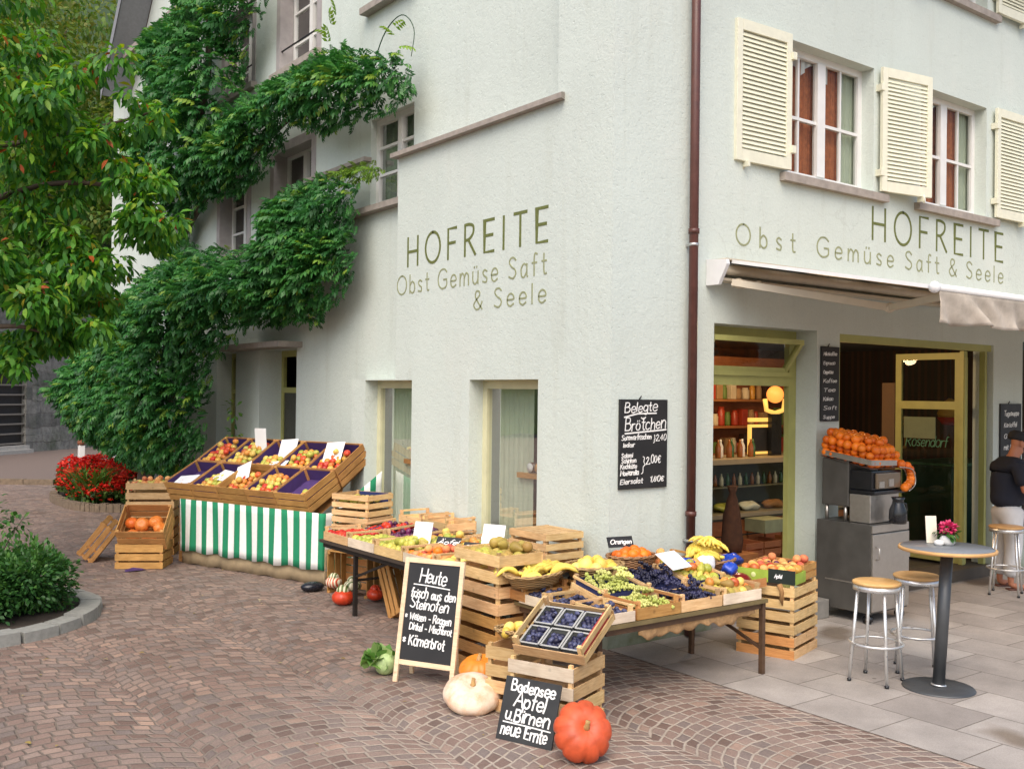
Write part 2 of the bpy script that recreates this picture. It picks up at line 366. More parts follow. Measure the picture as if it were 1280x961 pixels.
# ================================================================== SETTING: ground
def sett_mat():
    t = NT('fan_laid_setts'); p = t.coord()
    W, RA, RH, BW = 1.22, .86, .098, .118
    wob = t.node('ShaderNodeTexNoise'); wob.inputs['Scale'].default_value = 2.1; wob.inputs['Detail'].default_value = 3; t.link(p, wob.inputs['Vector'])
    ws = t.node('ShaderNodeVectorMath', operation='SCALE'); ws.inputs['Scale'].default_value = .12
    wc = t.node('ShaderNodeVectorMath', operation='SUBTRACT'); t.link(wob.outputs['Color'], wc.inputs[0]); wc.inputs[1].default_value = (.5, .5, .5); t.link(wc.outputs[0], ws.inputs[0])
    wa = t.node('ShaderNodeVectorMath', operation='ADD'); t.link(p, wa.inputs[0]); t.link(ws.outputs[0], wa.inputs[1])
    sx = t.node('ShaderNodeSeparateXYZ'); t.link(wa.outputs[0], sx.inputs[0]); x, y = sx.outputs[0], sx.outputs[1]
    xw = t.math('DIVIDE', x, W); colm = t.math('FLOOR', xw)
    u = t.math('MULTIPLY', t.math('SUBTRACT', t.math('FRACT', xw), .5), W)
    arc = t.math('SQRT', t.math('SUBTRACT', RA * RA, t.math('MULTIPLY', u, u)))
    v = t.math('DIVIDE', t.math('SUBTRACT', y, arc), RH); row = t.math('FLOOR', v); fv = t.math('FRACT', v)
    th = t.math('ARCSINE', t.math('DIVIDE', u, RA))
    cs = t.math('COSINE', th)
    wn_ = t.node('ShaderNodeTexWhiteNoise', noise_dimensions='2D'); cv = t.node('ShaderNodeCombineXYZ'); t.link(row, cv.inputs[0]); t.link(colm, cv.inputs[1]); t.link(cv.outputs[0], wn_.inputs['Vector'])
    tt = t.math('ADD', t.math('DIVIDE', t.math('MULTIPLY', th, RA), BW), wn_.outputs['Value'])
    bi = t.math('FLOOR', tt); fb = t.math('FRACT', tt)
    dv = t.math('MULTIPLY', t.math('MULTIPLY', t.math('MINIMUM', fv, t.math('SUBTRACT', 1, fv)), RH), cs)
    db = t.math('MULTIPLY', t.math('MINIMUM', fb, t.math('SUBTRACT', 1, fb)), BW)
    d = t.math('MINIMUM', dv, db)
    d = t.math('ADD', d, t.math('MULTIPLY', t.math('SUBTRACT', t.noise(38, 3, .6), .5), .014))
    stone = t.maprange(d, .0045, .012, 0, 1)
    w3 = t.node('ShaderNodeTexWhiteNoise', noise_dimensions='3D'); c3 = t.node('ShaderNodeCombineXYZ')
    t.link(row, c3.inputs[0]); t.link(bi, c3.inputs[1]); t.link(colm, c3.inputs[2]); t.link(c3.outputs[0], w3.inputs['Vector'])
    rnd = w3.outputs['Value']
    big = t.noise(.33, 5, .6); med = t.noise(1.7, 4, .6)
    sc = t.ramp(rnd, [(0, (.145, .098, .08)), (.3, (.23, .155, .125)), (.55, (.27, .195, .158)), (.78, (.185, .148, .132)), (1, (.34, .23, .175))])
    sc = t.hsv(sc, .5, t.maprange(big, .3, .7, .85, 1.1), t.math('MULTIPLY', t.maprange(t.noise(70, 4, .7), .25, .75, .72, 1.25), t.maprange(med, .3, .7, .8, 1.16)))
    fresh = t.math('MULTIPLY', t.maprange(sx.outputs[1], -.6, .9, 1, 0), t.maprange(sx.outputs[0], -4.2, -2.2, 0, 1)); jc = t.mix(t.math('MULTIPLY', fresh, t.maprange(med, .3, .6, .6, 1)), (.165, .13, .105), (.42, .355, .29))
    joint_far = jc
    col = t.mix(stone, joint_far, sc)
    # damp and dirty patches
    col = t.mix(t.maprange(t.noise(.8, 6, .65), .58, .72, 0, .45), col, (.06, .05, .045))
    h = t.math('ADD', t.math('MULTIPLY', stone, .7), t.math('ADD', t.math('MULTIPLY', rnd, .35), t.math('MULTIPLY', t.noise(60, 4, .7), .28)))
    t.bump(h, .75, .013)
    return t.done(col, t.maprange(t.noise(20, 3), .3, .7, .62, .9), 0, .3)
def slab_mat():
    t = NT('concrete_slabs'); p = t.coord()
    sx = t.node('ShaderNodeSeparateXYZ'); t.link(p, sx.inputs[0]); x, y = sx.outputs[0], sx.outputs[1]
    RW, SL = .50, .62
    xr = t.math('DIVIDE', x, RW); row = t.math('FLOOR', xr); fx = t.math('FRACT', xr)
    wn_ = t.node('ShaderNodeTexWhiteNoise', noise_dimensions='1D'); t.link(row, wn_.inputs['W'])
    yr = t.math('ADD', t.math('DIVIDE', y, SL), t.math('MULTIPLY', row, .5)); bi = t.math('FLOOR', yr); fy = t.math('FRACT', yr)
    d = t.math('MINIMUM', t.math('MULTIPLY', t.math('MINIMUM', fx, t.math('SUBTRACT', 1, fx)), RW), t.math('MULTIPLY', t.math('MINIMUM', fy, t.math('SUBTRACT', 1, fy)), SL))
    d = t.math('ADD', d, t.math('MULTIPLY', t.math('SUBTRACT', t.noise(25, 4), .5), .004))
    slab = t.maprange(d, .0015, .006, 0, 1)
    w3 = t.node('ShaderNodeTexWhiteNoise', noise_dimensions='2D'); c3 = t.node('ShaderNodeCombineXYZ'); t.link(row, c3.inputs[0]); t.link(bi, c3.inputs[1]); t.link(c3.outputs[0], w3.inputs['Vector'])
    base = t.mix(w3.outputs['Value'], (.285, .255, .23), (.39, .355, .32))
    sp = t.noise(140, 3, .8); med = t.noise(2.4, 6, .65)
    c = t.hsv(base, .5, 1, t.math('MULTIPLY', t.maprange(sp, .2, .8, .72, 1.25), t.maprange(med, .3, .7, .8, 1.14)))
    spots = t.ramp(t.noise(1.15, 2, .4, t.mapping(p, (1, 1, 1), (4.2, 9.1, 0))), [(.63, (1, 1, 1)), (.69, (.42, .35, .27))])
    c = t.mix(.8, c, spots, 'MULTIPLY')
    vo = t.node('ShaderNodeTexVoronoi'); vo.inputs['Scale'].default_value = 2.6; t.link(p, vo.inputs['Vector'])
    gum = t.ramp(vo.outputs['Distance'], [(.035, (.3, .27, .24)), (.05, (1, 1, 1))])
    c = t.mix(.7, c, gum, 'MULTIPLY')
    c = t.mix(slab, t.mix(t.noise(1.2), (.07, .06, .05), (.2, .17, .14)), c)
    t.bump(t.math('ADD', t.math('MULTIPLY', slab, .9), t.math('ADD', t.math('MULTIPLY', sp, .22), t.math('MULTIPLY', w3.outputs['Value'], .35))), .5, .008)
    return t.done(c, t.maprange(med, .3, .7, .65, .9), 0, .3)
M_sett = sett_mat(); M_slab = slab_mat()
tag(MB().quad((-70, -60, 0), (70, -60, 0), (70, 90, 0), (-70, 90, 0)).build('sett_paving', M_sett), kind='structure')
tag(MB().quad((0.0, -40, .004), (40, -40, .004), (40, 0.3, .004), (0.0, 0.3, .004)).build('slab_pavement', M_slab), kind='structure')
M_gravel = plain('fine_gravel', (.16, .12, .10), .95, var=.3, scale=50, bump=.6, bscale=160)
g = MB(); g.add([(-14, 27.2, .06), (-1.62, 18.35, .06), (-.55, 17.55, .06), (3, 17.3, .06), (6, 20, .06), (6, 36, .06), (-14, 36, .06)], [tuple(range(7))]); tag(g.build('gravel_path', M_gravel), kind='structure')
M_edge = plain('weathered_sandstone', (.17, .125, .085), .9, var=.35, scale=14, bump=.6, bscale=40)
g = MB()
ep = [(-14, 27.2), (-10, 24.33), (-6, 21.47), (-1.62, 18.35), (-.55, 17.55), (3, 17.3)]
for a, b in zip(ep[:-1], ep[1:]):
    L = math.hypot(b[0] - a[0], b[1] - a[1]); n = max(1, int(L / .62))
    for k in range(n):
        t0, t1 = k / n + .006, (k + 1) / n - .006; h = rng.uniform(.1, .14)
        g.bar((a[0] + (b[0] - a[0]) * t0, a[1] + (b[1] - a[1]) * t0, h / 2), (a[0] + (b[0] - a[0]) * t1, a[1] + (b[1] - a[1]) * t1, h / 2), .2, h)
tag(g.build('path_edging', M_edge), kind='structure')
# ================================================================== BUILDING
M_wall = stucco('pale_stucco', (.58, .638, .592))
M_stone = plain('grey_stone_trim', (.33, .29, .255), .85, var=.2, scale=11, bump=.4, bscale=70)
M_lilac = plain('lilac_stone_surround', (.36, .33, .325), .85, var=.14, scale=9, bump=.3, bscale=60)
M_white = plain('white_window_paint', (.74, .73, .71), .45, var=.05)
M_cream = plain('cream_shutter_paint', (.73, .72, .575), .5, var=.06, scale=14)
M_creamd = plain('cream_louvre_paint', (.74, .725, .56), .5, var=.06, scale=14)
M_ygreen = plain('pale_green_joinery', (.37, .37, .125), .5, var=.12, scale=7)
M_ypale = plain('pale_cream_joinery', (.60, .58, .38), .5, var=.08, scale=7)
M_rust = plain('red_brown_pipe_paint', (.095, .034, .026), .42, var=.2, scale=12)
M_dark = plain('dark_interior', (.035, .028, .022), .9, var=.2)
M_glass = glassmat('window_glass', (.9, .92, .9), .25); M_glassd = glassmat('shop_glass', (.82, .86, .8), .4)
M_olive = plain('olive_letter_paint', (.125, .145, .04), .85, var=.25, scale=30)
M_olive2 = plain('faded_olive_letter_paint', (.27, .29, .165), .85, var=.25, scale=30)
M_black = plain('black_metal', (.016, .016, .018), .4, var=.1)
M_roof = plain('weathered_roof_tiles', (.12, .075, .06), .85, var=.3, scale=20, bump=.5, bscale=20)
M_soffit = plain('grey_boarded_soffit', (.24, .25, .27), .8, var=.12, scale=20)
M_curt = plain('russet_curtain', (.44, .145, .05), .9, var=.3, scale=18)
M_lace = plain('white_lace', (.75, .75, .72), .9, var=.05)
M_skyrefl = plain('grey_green_sky_reflection', (.27, .30, .27), .9, var=.1, scale=4)  # sky reflection in the panes, given as a colour
M_greencurt = plain('pale_green_blind', (.50, .56, .44), .8, var=.1, scale=3)
house = empty('corner_house', (0, 0, 0), 0, 'pale green rendered corner house with shop signs, shutters and climbing plant', 'house')
ZT = 8.83
LP = lambda u, z, d: (d, u, z)          # left facade: u=y
FP = lambda u, z, d: (u, d, z)          # front facade: u=x
def loff(y, z):
    if y < .75: return 0
    if y < 3.6 and z < 4.83: return 0
    if y < 4.65 and z < 2.3: return 0
    return .2
# openings: (u0,u1,z0,z1,depth)
LO = dict(g1=(.99, 2.113, .25, 2.285, .24), g2=(3.24, 4.316, .25, 2.285, .24), o1=(6.68, 7.98, 0, 2.75, .6), o2=(8.92, 9.75, .7, 2.75, .5),
          w2=(3.6, 4.62, 4.41, 5.49, .36), w3=(6.25, 7.57, 4.3, 5.62, .46), wa=(8.5, 9.73, 4.3, 5.62, .46),
          wb=(8.4, 9.62, 6.86, 8.2, .46), wc=(6.14, 7.41, 6.76, 8.2, .44), w2u=(3.6, 4.62, 6.9, 8.1, .36))
FO = dict(w1=(2.32, 3.77, 4.37, 5.69, .2), w2=(4.68, 6.12, 4.37, 5.69, .2), w1u=(2.32, 3.77, 6.87, 8.15, .2), w2u=(4.68, 6.12, 6.87, 8.15, .2),
          d1=(1.28, 2.82, 0.0, 2.825, .32), d2=(3.2, 6.33, 0.0, 2.815, .26), d3=(7.05, 8.6, .5, 2.9, .2))
def wall(mb, P, u0, u1, z0, z1, ops, off, usp=(), zsp=()):
    us = sorted({u0, u1, *usp, *[q for o in ops.values() for q in o[:2]]}); zs = sorted({z0, z1, *zsp, *[q for o in ops.values() for q in o[2:4]]})
    def inop(u, z): return any(o[0] < u < o[1] and o[2] < z < o[3] for o in ops.values())
    cell = {}
    for i in range(len(us) - 1):
        for j in range(len(zs) - 1):
            uc, zc = (us[i] + us[i + 1]) / 2, (zs[j] + zs[j + 1]) / 2
            if inop(uc, zc): continue
            d = off(uc, zc); cell[i, j] = d
            mb.quad(P(us[i], zs[j], d), P(us[i + 1], zs[j], d), P(us[i + 1], zs[j + 1], d), P(us[i], zs[j + 1], d))
    for (i, j), d in cell.items():
        if (i + 1, j) in cell and cell[i + 1, j] != d:
            e = cell[i + 1, j]; mb.quad(P(us[i + 1], zs[j], d), P(us[i + 1], zs[j], e), P(us[i + 1], zs[j + 1], e), P(us[i + 1], zs[j + 1], d))
        if (i, j + 1) in cell and cell[i, j + 1] != d:
            e = cell[i, j + 1]; mb.quad(P(us[i], zs[j + 1], d), P(us[i], zs[j + 1], e), P(us[i + 1], zs[j + 1], e), P(us[i + 1], zs[j + 1], d))
    for a, b, c, e, dep in ops.values():
        d = min(off(a - .01, (c + e) / 2), off(b + .01, (c + e) / 2), off((a + b) / 2, e + .01))
        for (p, q) in (((a, c), (a, e)), ((b, c), (b, e)), ((a, e), (b, e)), ((a, c), (b, c))):
            mb.quad(P(*p, d), P(*q, d), P(*q, dep), P(*p, dep))
w = MB(); wall(w, LP, 0, 16.16, 0, ZT, LO, loff, (.75, 3.6, 4.65), (2.3, 4.83))
# gable above the cornice and end wall
w.add([(.2, 0, ZT), (.2, 14.3, ZT), (.2, 7.1, 17.2)], [(0, 1, 2)]); w.quad((.2, 16.16, 0), (9, 16.16, 0), (9, 16.16, ZT), (.2, 16.16, ZT))
w.build('side_wall', M_wall, house)
w = MB(); wall(w, FP, 0, 12, 0, ZT, FO, lambda u, z: 0); w.quad((12, 0, 0), (12, 16, 0), (12, 16, ZT), (12, 0, ZT)); w.build('front_wall', M_wall, house)
r = MB()
for (ya, za, yb, zb) in ((14.95, 8.25, 7.1, 17.4), (-.75, 8.25, 7.1, 17.4)):
    r.add([(-.35, ya, za), (12.4, ya, za), (12.4, yb, zb), (-.35, yb, zb), (-.35, ya, za - .14), (12.4, ya, za - .14), (12.4, yb, zb - .14), (-.35, yb, zb - .14)],
          [(0, 1, 2, 3), (4, 7, 6, 5), (0, 3, 7, 4), (1, 5, 6, 2), (0, 4, 5, 1)])
ro = r.build('roof', M_roof, house)
s_ = MB()
s_.add([(-.35, 14.95, 8.10), (.19, 14.95, 8.10), (.19, 7.1, 17.25), (-.35, 7.1, 17.25)], [(0, 1, 2, 3)]); s_.add([(-.37, 15.0, 8.0), (-.37, 7.1, 17.2), (-.37, 7.1, 17.45), (-.37, 15.0, 8.3)], [(0, 1, 2, 3)])
s_.build('soffit', M_soffit, ro)
c_ = MB(); c_.box(-.12, .2, 10.2, 16.3, ZT - .09, ZT + .02); c_.box(-.06, .2, 10.2, 16.25, ZT - .17, ZT - .092); c_.build('cornice', M_stone, house)
l_ = MB(); l_.add([(-.07, .62, 4.80), (-.09, 3.64, 4.80), (-.09, 3.64, 4.85), (-.07, .62, 4.85), (.2, .75, 4.80), (.2, 3.64, 4.80), (.2, 3.64, 4.93), (.2, .75, 4.93)], [(0, 1, 2, 3), (4, 7, 6, 5), (0, 3, 7, 4), (1, 5, 6, 2), (0, 4, 5, 1), (3, 2, 6, 7)]); l_.build('stone_ledge', M_stone, house)
MB().box(.1, .2, 4.6, 6.24, 4.98, 5.03).build('stone_ledge', M_stone, house)
MB().box(-.16, .2, 6.5, 9.1, 2.752, 2.83).build('door_canopy', M_stone, house)
def window(name, P, op, frame_d, mat_frame, vs=(), hs=(), fw=.055, mull=(), sill=None, pane=None, curtain=None, surround=None, rail=False, outd=0):
    u0, u1, z0, z1, dep = op; d = frame_d
    def bx(mb, a, b, c, e, d0, d1):
        p, q = P(a, c, d0), P(b, e, d1); mb.box(min(p[0], q[0]), max(p[0], q[0]), min(p[1], q[1]), max(p[1], q[1]), min(p[2], q[2]), max(p[2], q[2]))
    m = MB(); D = dep + .7
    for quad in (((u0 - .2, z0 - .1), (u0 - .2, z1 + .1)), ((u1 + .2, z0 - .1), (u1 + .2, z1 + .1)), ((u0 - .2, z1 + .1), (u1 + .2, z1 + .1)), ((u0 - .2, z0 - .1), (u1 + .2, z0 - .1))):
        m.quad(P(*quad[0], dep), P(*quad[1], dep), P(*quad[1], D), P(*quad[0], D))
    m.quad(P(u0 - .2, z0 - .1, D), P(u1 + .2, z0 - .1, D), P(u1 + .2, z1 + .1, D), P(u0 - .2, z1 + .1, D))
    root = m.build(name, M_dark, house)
    f = MB(); t0, t1 = d, d + .05
    bx(f, u0, u0 + fw, z0, z1, t0, t1); bx(f, u1 - fw, u1, z0, z1, t0, t1); bx(f, u0 + fw, u1 - fw, z1 - fw, z1, t0, t1); bx(f, u0 + fw, u1 - fw, z0, z0 + fw, t0, t1)
    for q, ww in mull: bx(f, u0 + (u1 - u0) * q - ww / 2, u0 + (u1 - u0) * q + ww / 2, z0 + fw, z1 - fw, t0 - .012, t1)
    for q in vs: bx(f, u0 + (u1 - u0) * q - .013, u0 + (u1 - u0) * q + .013, z0 + fw, z1 - fw, t0 + .008, t1 - .008)
    for q in hs: bx(f, u0 + fw, u1 - fw, z0 + (z1 - z0) * q - .016, z0 + (z1 - z0) * q + .016, t0 + .004, t1 - .004)
    f.build('frame', mat_frame, root)
    g = MB(); g.quad(P(u0 + .02, z0 + .02, d + .028), P(u1 - .02, z0 + .02, d + .028), P(u1 - .02, z1 - .02, d + .028), P(u0 + .02, z1 - .02, d + .028)); g.build('pane', pane or M_glass, root)
    if curtain:
        for (a, b, mt, za, zb, dd) in curtain:
            g = MB(); g.smooth = True; n = 40; vs_, fs_ = [], []
            for k in range(n + 1):
                u = u0 + (u1 - u0) * (a + (b - a) * k / n); dz = dd + .02 * sin(k * 1.35) + .008 * sin(k * 3.1)
                zb_ = zb - (.1 * abs(sin(k / n * pi * 3)) if mt is M_lace else 0)
                vs_ += [P(u, z0 + (z1 - z0) * za if mt is not M_lace else z0 + (z1 - z0) * (za + .12 * abs(sin(k / n * pi * 2))), d + dz), P(u, z0 + (z1 - z0) * zb, d + dz)]
            for k in range(n): fs_.append((2 * k, 2 * k + 2, 2 * k + 3, 2 * k + 1))
            g.add(vs_, fs_); g.build('curtain', mt, root)
    if sill:
        a, b, zt, zb, pr = sill; g = MB(); bx(g, a, b, zb, zt, outd - pr, dep - .02); g.build('sill', M_stone, root)
    if surround:
        g = MB(); sw = surround; o0, o1 = outd - .012, dep - .05
        bx(g, u0 - .002, u0 + .03, z0, z1, o0, o1); bx(g, u1 - .03, u1 + .002, z0, z1, o0, o1); bx(g, u0 + .03, u1 - .03, z1 - .03, z1 + .002, o0, o1)
        bx(g, u0 - sw, u0 - .002, z0, z1 + sw, o0, outd - .001); bx(g, u1 + .002, u1 + sw, z0, z1 + sw, o0, outd - .001); bx(g, u0 - .002, u1 + .002, z1 + .002, z1 + sw, o0, outd - .001)
        g.build('surround', M_lilac, root)
    if rail:
        g = MB(); g.tube([P(u0, z0 + .32, outd + .02), P(u1, z0 + .32, outd + .02)], .014, 6); g.build('guard_rail', M_black, root)
    return root
CU = [(0, .36, M_curt, .0, 1, .09), (.36, .62, M_curt, 0, 1, .12), (.62, .8, M_curt, 0, 1, .09), (.8, 1, M_greencurt, 0, 1, .1), (.02, .62, M_lace, .82, 1, .065)]
for k, sl_ in (('w1', (2.2, 3.97, 4.345, 4.265, .07)), ('w2', (4.56, 6.33, 4.345, 4.265, .07)), ('w1u', (2.2, 3.97, 6.845, 6.765, .07)), ('w2u', (4.56, 6.33, 6.845, 6.765, .07))):
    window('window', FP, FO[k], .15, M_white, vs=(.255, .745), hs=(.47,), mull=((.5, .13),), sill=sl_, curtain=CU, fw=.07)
window('window', LP, LO['w2'], .28, M_white, vs=(), hs=(.36, .67), mull=((.43, .09),), sill=(3.62, 5.08, 4.40, 4.33, .12), outd=.2, fw=.07, curtain=[(0, 1, M_skyrefl, 0, 1, .12)])  # the sheet behind this pane imitates its pale sky reflection
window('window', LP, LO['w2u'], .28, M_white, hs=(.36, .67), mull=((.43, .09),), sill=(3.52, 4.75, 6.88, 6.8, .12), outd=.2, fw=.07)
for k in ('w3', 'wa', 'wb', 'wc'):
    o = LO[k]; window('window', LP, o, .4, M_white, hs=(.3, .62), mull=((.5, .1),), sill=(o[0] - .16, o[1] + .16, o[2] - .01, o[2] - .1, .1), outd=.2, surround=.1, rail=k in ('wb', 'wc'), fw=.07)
# ground-floor side windows look into the shop
for k in ('g1', 'g2'):
    o = LO[k]; f = MB(); u0, u1, z0, z1, dep = o; d0, d1 = .17, .235
    f.box(d0, d1, u1 - .075, u1, z0, z1); f.box(d0, d1, u0, u0 + .075, z0, z1); f.box(d0, d1, u0 + .075, u1 - .075, z1 - .09, z1); f.box(d0, d1, u0 + .075, u1 - .075, z0, z0 + .09)
    root = f.build('window', M_ypale, house)
    MB().quad((.2, u0 + .06, z0 + .06), (.2, u1 - .06, z0 + .06), (.2, u1 - .06, z1 - .06), (.2, u0 + .06, z1 - .06)).build('pane', M_glass, root)
    b = MB(); b.smooth = True; n = 26; vs_ = []; ua = u0 + (u1 - u0) * .42
    for q in range(n + 1): y_ = ua + (u1 - .08 - ua) * q / n; vs_ += [(.33 + .012 * sin(q * 1.7), y_, z0), (.33 + .012 * sin(q * 1.7), y_, z1)]
    b.add(vs_, [(2 * q, 2 * q + 2, 2 * q + 3, 2 * q + 1) for q in range(n)]); b.build('blind', M_greencurt, root)
    MB().box(.26, .3, u0 + .17, u0 + .21, z0 + .05, z1 - .05).build('inner_post', M_ygreen, root)
# shutters on the front
def shutter(hx, ang, width, z0, z1, sgn, latch=True):
    """hinge at hx; leaf extends sgn*width along x, swung out by ang"""
    H = z1 - z0; st = .075; m = MB()
    m.box(0, st, -.02, .02, 0, H, .004); m.box(width - st, width, -.02, .02, 0, H, .004); m.box(st, width - st, -.02, .02, H - .1, H); m.box(st, width - st, -.02, .02, 0, .11)
    root = m.build('shutter', M_cream, house)
    l = MB(); n = 25
    for k in range(n):
        z = .125 + (H - .235) * (k + .5) / n; hh = (H - .24) / n
        l.bar((st, 0, z), (width - st, 0, z), .043, .006, (0, -.91 * sgn, .41))
    l.build('louvre', M_creamd, root)
    h = MB()
    for z in (.2, H - .22): h = MB(); h.box(-.03, .02, -.03, .05, z - .035, z + .035); h.build('hinge', M_cream, root)
    ct = MB(); ct.box(width * .8, width * .8 + .03, -.035, .05, -.05, .0); ct.tube([(width * .8 + .015, -.03, -.07), (width * .8 + .015, -.03, .02)], .012, 6); ct.build('shutter_catch', M_cream, root)
    root.location = (hx, -.055, z0); root.rotation_euler = (0, 0, ang if sgn > 0 else pi - ang); return root
shutter(2.29, R(3), .765, 4.37, 5.705, -1); shutter(3.83, R(-9.5), .765, 4.37, 5.705, 1); shutter(6.25, R(-2), .75, 4.37, 5.705, 1)
shutter(2.29, R(3), .765, 6.87, 8.17, -1); shutter(3.83, R(-9.5), .765, 6.87, 8.17, 1); shutter(6.25, R(-2), .75, 6.87, 8.17, 1)
# downpipe
p = MB(); p.tube([(.905, -.085, 8.8), (.905, -.085, .78)], .041, 12); p.tube([(.905, -.085, .8), (.905, -.085, .02)], .05, 12)
for z in (1.1, 3.62, 6.1, 8.2): p.tube([(.905, -.085, z - .022), (.905, -.085, z + .022)], .05, 12)
dp = p.build('downpipe', M_rust, house)
p = MB()
for z in (.86, 3.5, 6.0): p.tube([(.905, -.085, z - .012), (.905, -.085, z + .012)], .048, 12); p.box(.89, .92, -.085, .002, z - .012, z + .012)
p.build('pipe_clip', plain('zinc', (.5, .5, .5), .4, .8), dp)
# painted lettering (real paint 3 mm proud)
def on_left(y0, z0): return lambda u, v, h: (-h, y0 - u, z0 + v)
def on_front(x0, z0): return lambda u, v, h: (x0 + u, -h, z0 + v)
painted('HOFREITE', .315, on_left(3.36, 3.553), .031, M_olive, house, 1.0, .45, width=2.49)
painted('Obst Gemüse Saft', .20, on_left(3.585, 3.252), .018, M_olive2, house, 1.1, .3, width=2.70)
painted('& Seele', .185, on_left(2.06, 2.992), .018, M_olive2, house, 1.1, .35, width=1.17)
painted('HOFREITE', .345, on_front(3.765, 3.855), .030, M_olive, house, 1.0, .45, width=2.77)
painted('Obst', .19, on_front(1.57, 3.585), .018, M_olive2, house, 1.1, .6, width=.88)
painted('Gemüse', .195, on_front(2.80, 3.585), .018, M_olive2, house, 1.1, .4, width=1.36)
painted('Saft & Seele', .195, on_front(4.39, 3.59), .018, M_olive2, house, 1.1, .35, width=2.15)
# ------------------------------------------------------------------ shop interior shell
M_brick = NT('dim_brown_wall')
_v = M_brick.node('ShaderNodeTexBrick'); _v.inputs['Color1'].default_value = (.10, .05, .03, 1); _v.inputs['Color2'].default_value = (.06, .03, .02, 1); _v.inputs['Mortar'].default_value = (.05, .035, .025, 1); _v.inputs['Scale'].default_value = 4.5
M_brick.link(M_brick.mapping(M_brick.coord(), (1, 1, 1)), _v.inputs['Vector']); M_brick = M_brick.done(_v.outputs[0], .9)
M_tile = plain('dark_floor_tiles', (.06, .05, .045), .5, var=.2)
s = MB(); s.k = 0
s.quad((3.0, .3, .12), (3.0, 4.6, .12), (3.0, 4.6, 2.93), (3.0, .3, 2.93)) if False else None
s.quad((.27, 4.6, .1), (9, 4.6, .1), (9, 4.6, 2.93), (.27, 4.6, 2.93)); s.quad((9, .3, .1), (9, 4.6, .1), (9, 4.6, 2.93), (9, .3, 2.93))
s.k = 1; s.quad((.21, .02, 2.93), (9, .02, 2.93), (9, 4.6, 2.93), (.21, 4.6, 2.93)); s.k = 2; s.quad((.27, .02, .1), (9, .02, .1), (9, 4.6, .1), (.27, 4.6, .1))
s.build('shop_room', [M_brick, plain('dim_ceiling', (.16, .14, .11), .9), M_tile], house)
s = MB(); s.quad((2.2, 6.2, 0), (2.2, 10, 0), (2.2, 10, 2.9), (2.2, 6.2, 2.9)); s.quad((.2, 6.2, 0), (2.2, 6.2, 0), (2.2, 6.2, 2.9), (.2, 6.2, 2.9)); s.quad((.2, 10, 0), (2.2, 10, 0), (2.2, 10, 2.9), (.2, 10, 2.9)); s.quad((.2, 6.2, 2.9), (2.2, 6.2, 2.9), (2.2, 10, 2.9), (.2, 10, 2.9)); s.quad((.2, 6.2, .03), (2.2, 6.2, .03), (2.2, 10, .03), (.2, 10, .03))
s.build('hall_room', M_dark, house)
# side door (pale green joinery deep in its reveal)
d = MB(); d.box(.55, .6, 6.68, 6.75, 0, 2.75); d.box(.55, .6, 7.9, 7.98, 0, 2.75); d.box(.55, .6, 6.75, 7.9, 2.66, 2.75); d.box(.55, .6, 6.75, 7.9, 2.12, 2.2)
d.box(.56, .59, 7.22, 7.3, .03, 2.12); d.box(.56, .59, 6.75, 6.86, .03, 2.12); d.box(.56, .59, 6.86, 7.22, .03, .5)
sd = d.build('side_door', M_ygreen, house)
MB().box(.568, .58, 7.3, 7.9, .04, 2.12).build('door_leaf', plain('dark_green_door', (.05, .05, .038), .5), sd)
MB().quad((.575, 6.75, .5), (.575, 7.22, .5), (.575, 7.22, 2.66), (.575, 6.75, 2.66)).build('pane', M_glass, sd)
d = MB(); d.box(.45, .5, 8.92, 8.98, .7, 2.75); d.box(.45, .5, 9.69, 9.75, .7, 2.75); d.box(.45, .5, 8.98, 9.69, 2.68, 2.75); d.box(.45, .5, 8.98, 9.69, 2.1, 2.16); d.box(.45, .5, 8.98, 9.69, .7, .77)
sd = d.build('window', M_ygreen, house); MB().quad((.47, 8.95, .72), (.47, 9.72, .72), (.47, 9.72, 2.72), (.47, 8.95, 2.72)).build('pane', M_glass, sd)
# shop window (left bay) : frame deep in the reveal, tilted fanlight above the transom
f = MB(); y0, y1 = .25, .31
f.box(1.28, 1.33, y0, y1, .0, 2.825); f.box(2.70, 2.815, y0, y1, .0, 2.825); f.box(1.33, 2.70, y0, y1, 2.72, 2.825); f.box(1.33, 2.70, y0, y1, 2.26, 2.38)
f.box(1.33, 2.70, y0 - .03, y0 - .003, 2.355, 2.40)
sw = f.build('shop_window', M_ygreen, house)
fl = MB()
for a, b in (((1.33, .26, 2.42), (1.33, .06, 2.70)), ((2.64, .26, 2.42), (2.64, .06, 2.70)), ((1.33, .26, 2.42), (2.66, .26, 2.42)), ((1.33, .06, 2.70), (2.66, .06, 2.70))): fl.bar(a, b, .05, .05)
fl.build('fanlight', M_ygreen, sw); MB().quad((1.34, .262, 2.42), (2.66, .262, 2.42), (2.66, .062, 2.70), (1.34, .062, 2.70)).build('fanlight_pane', M_glassd, sw)
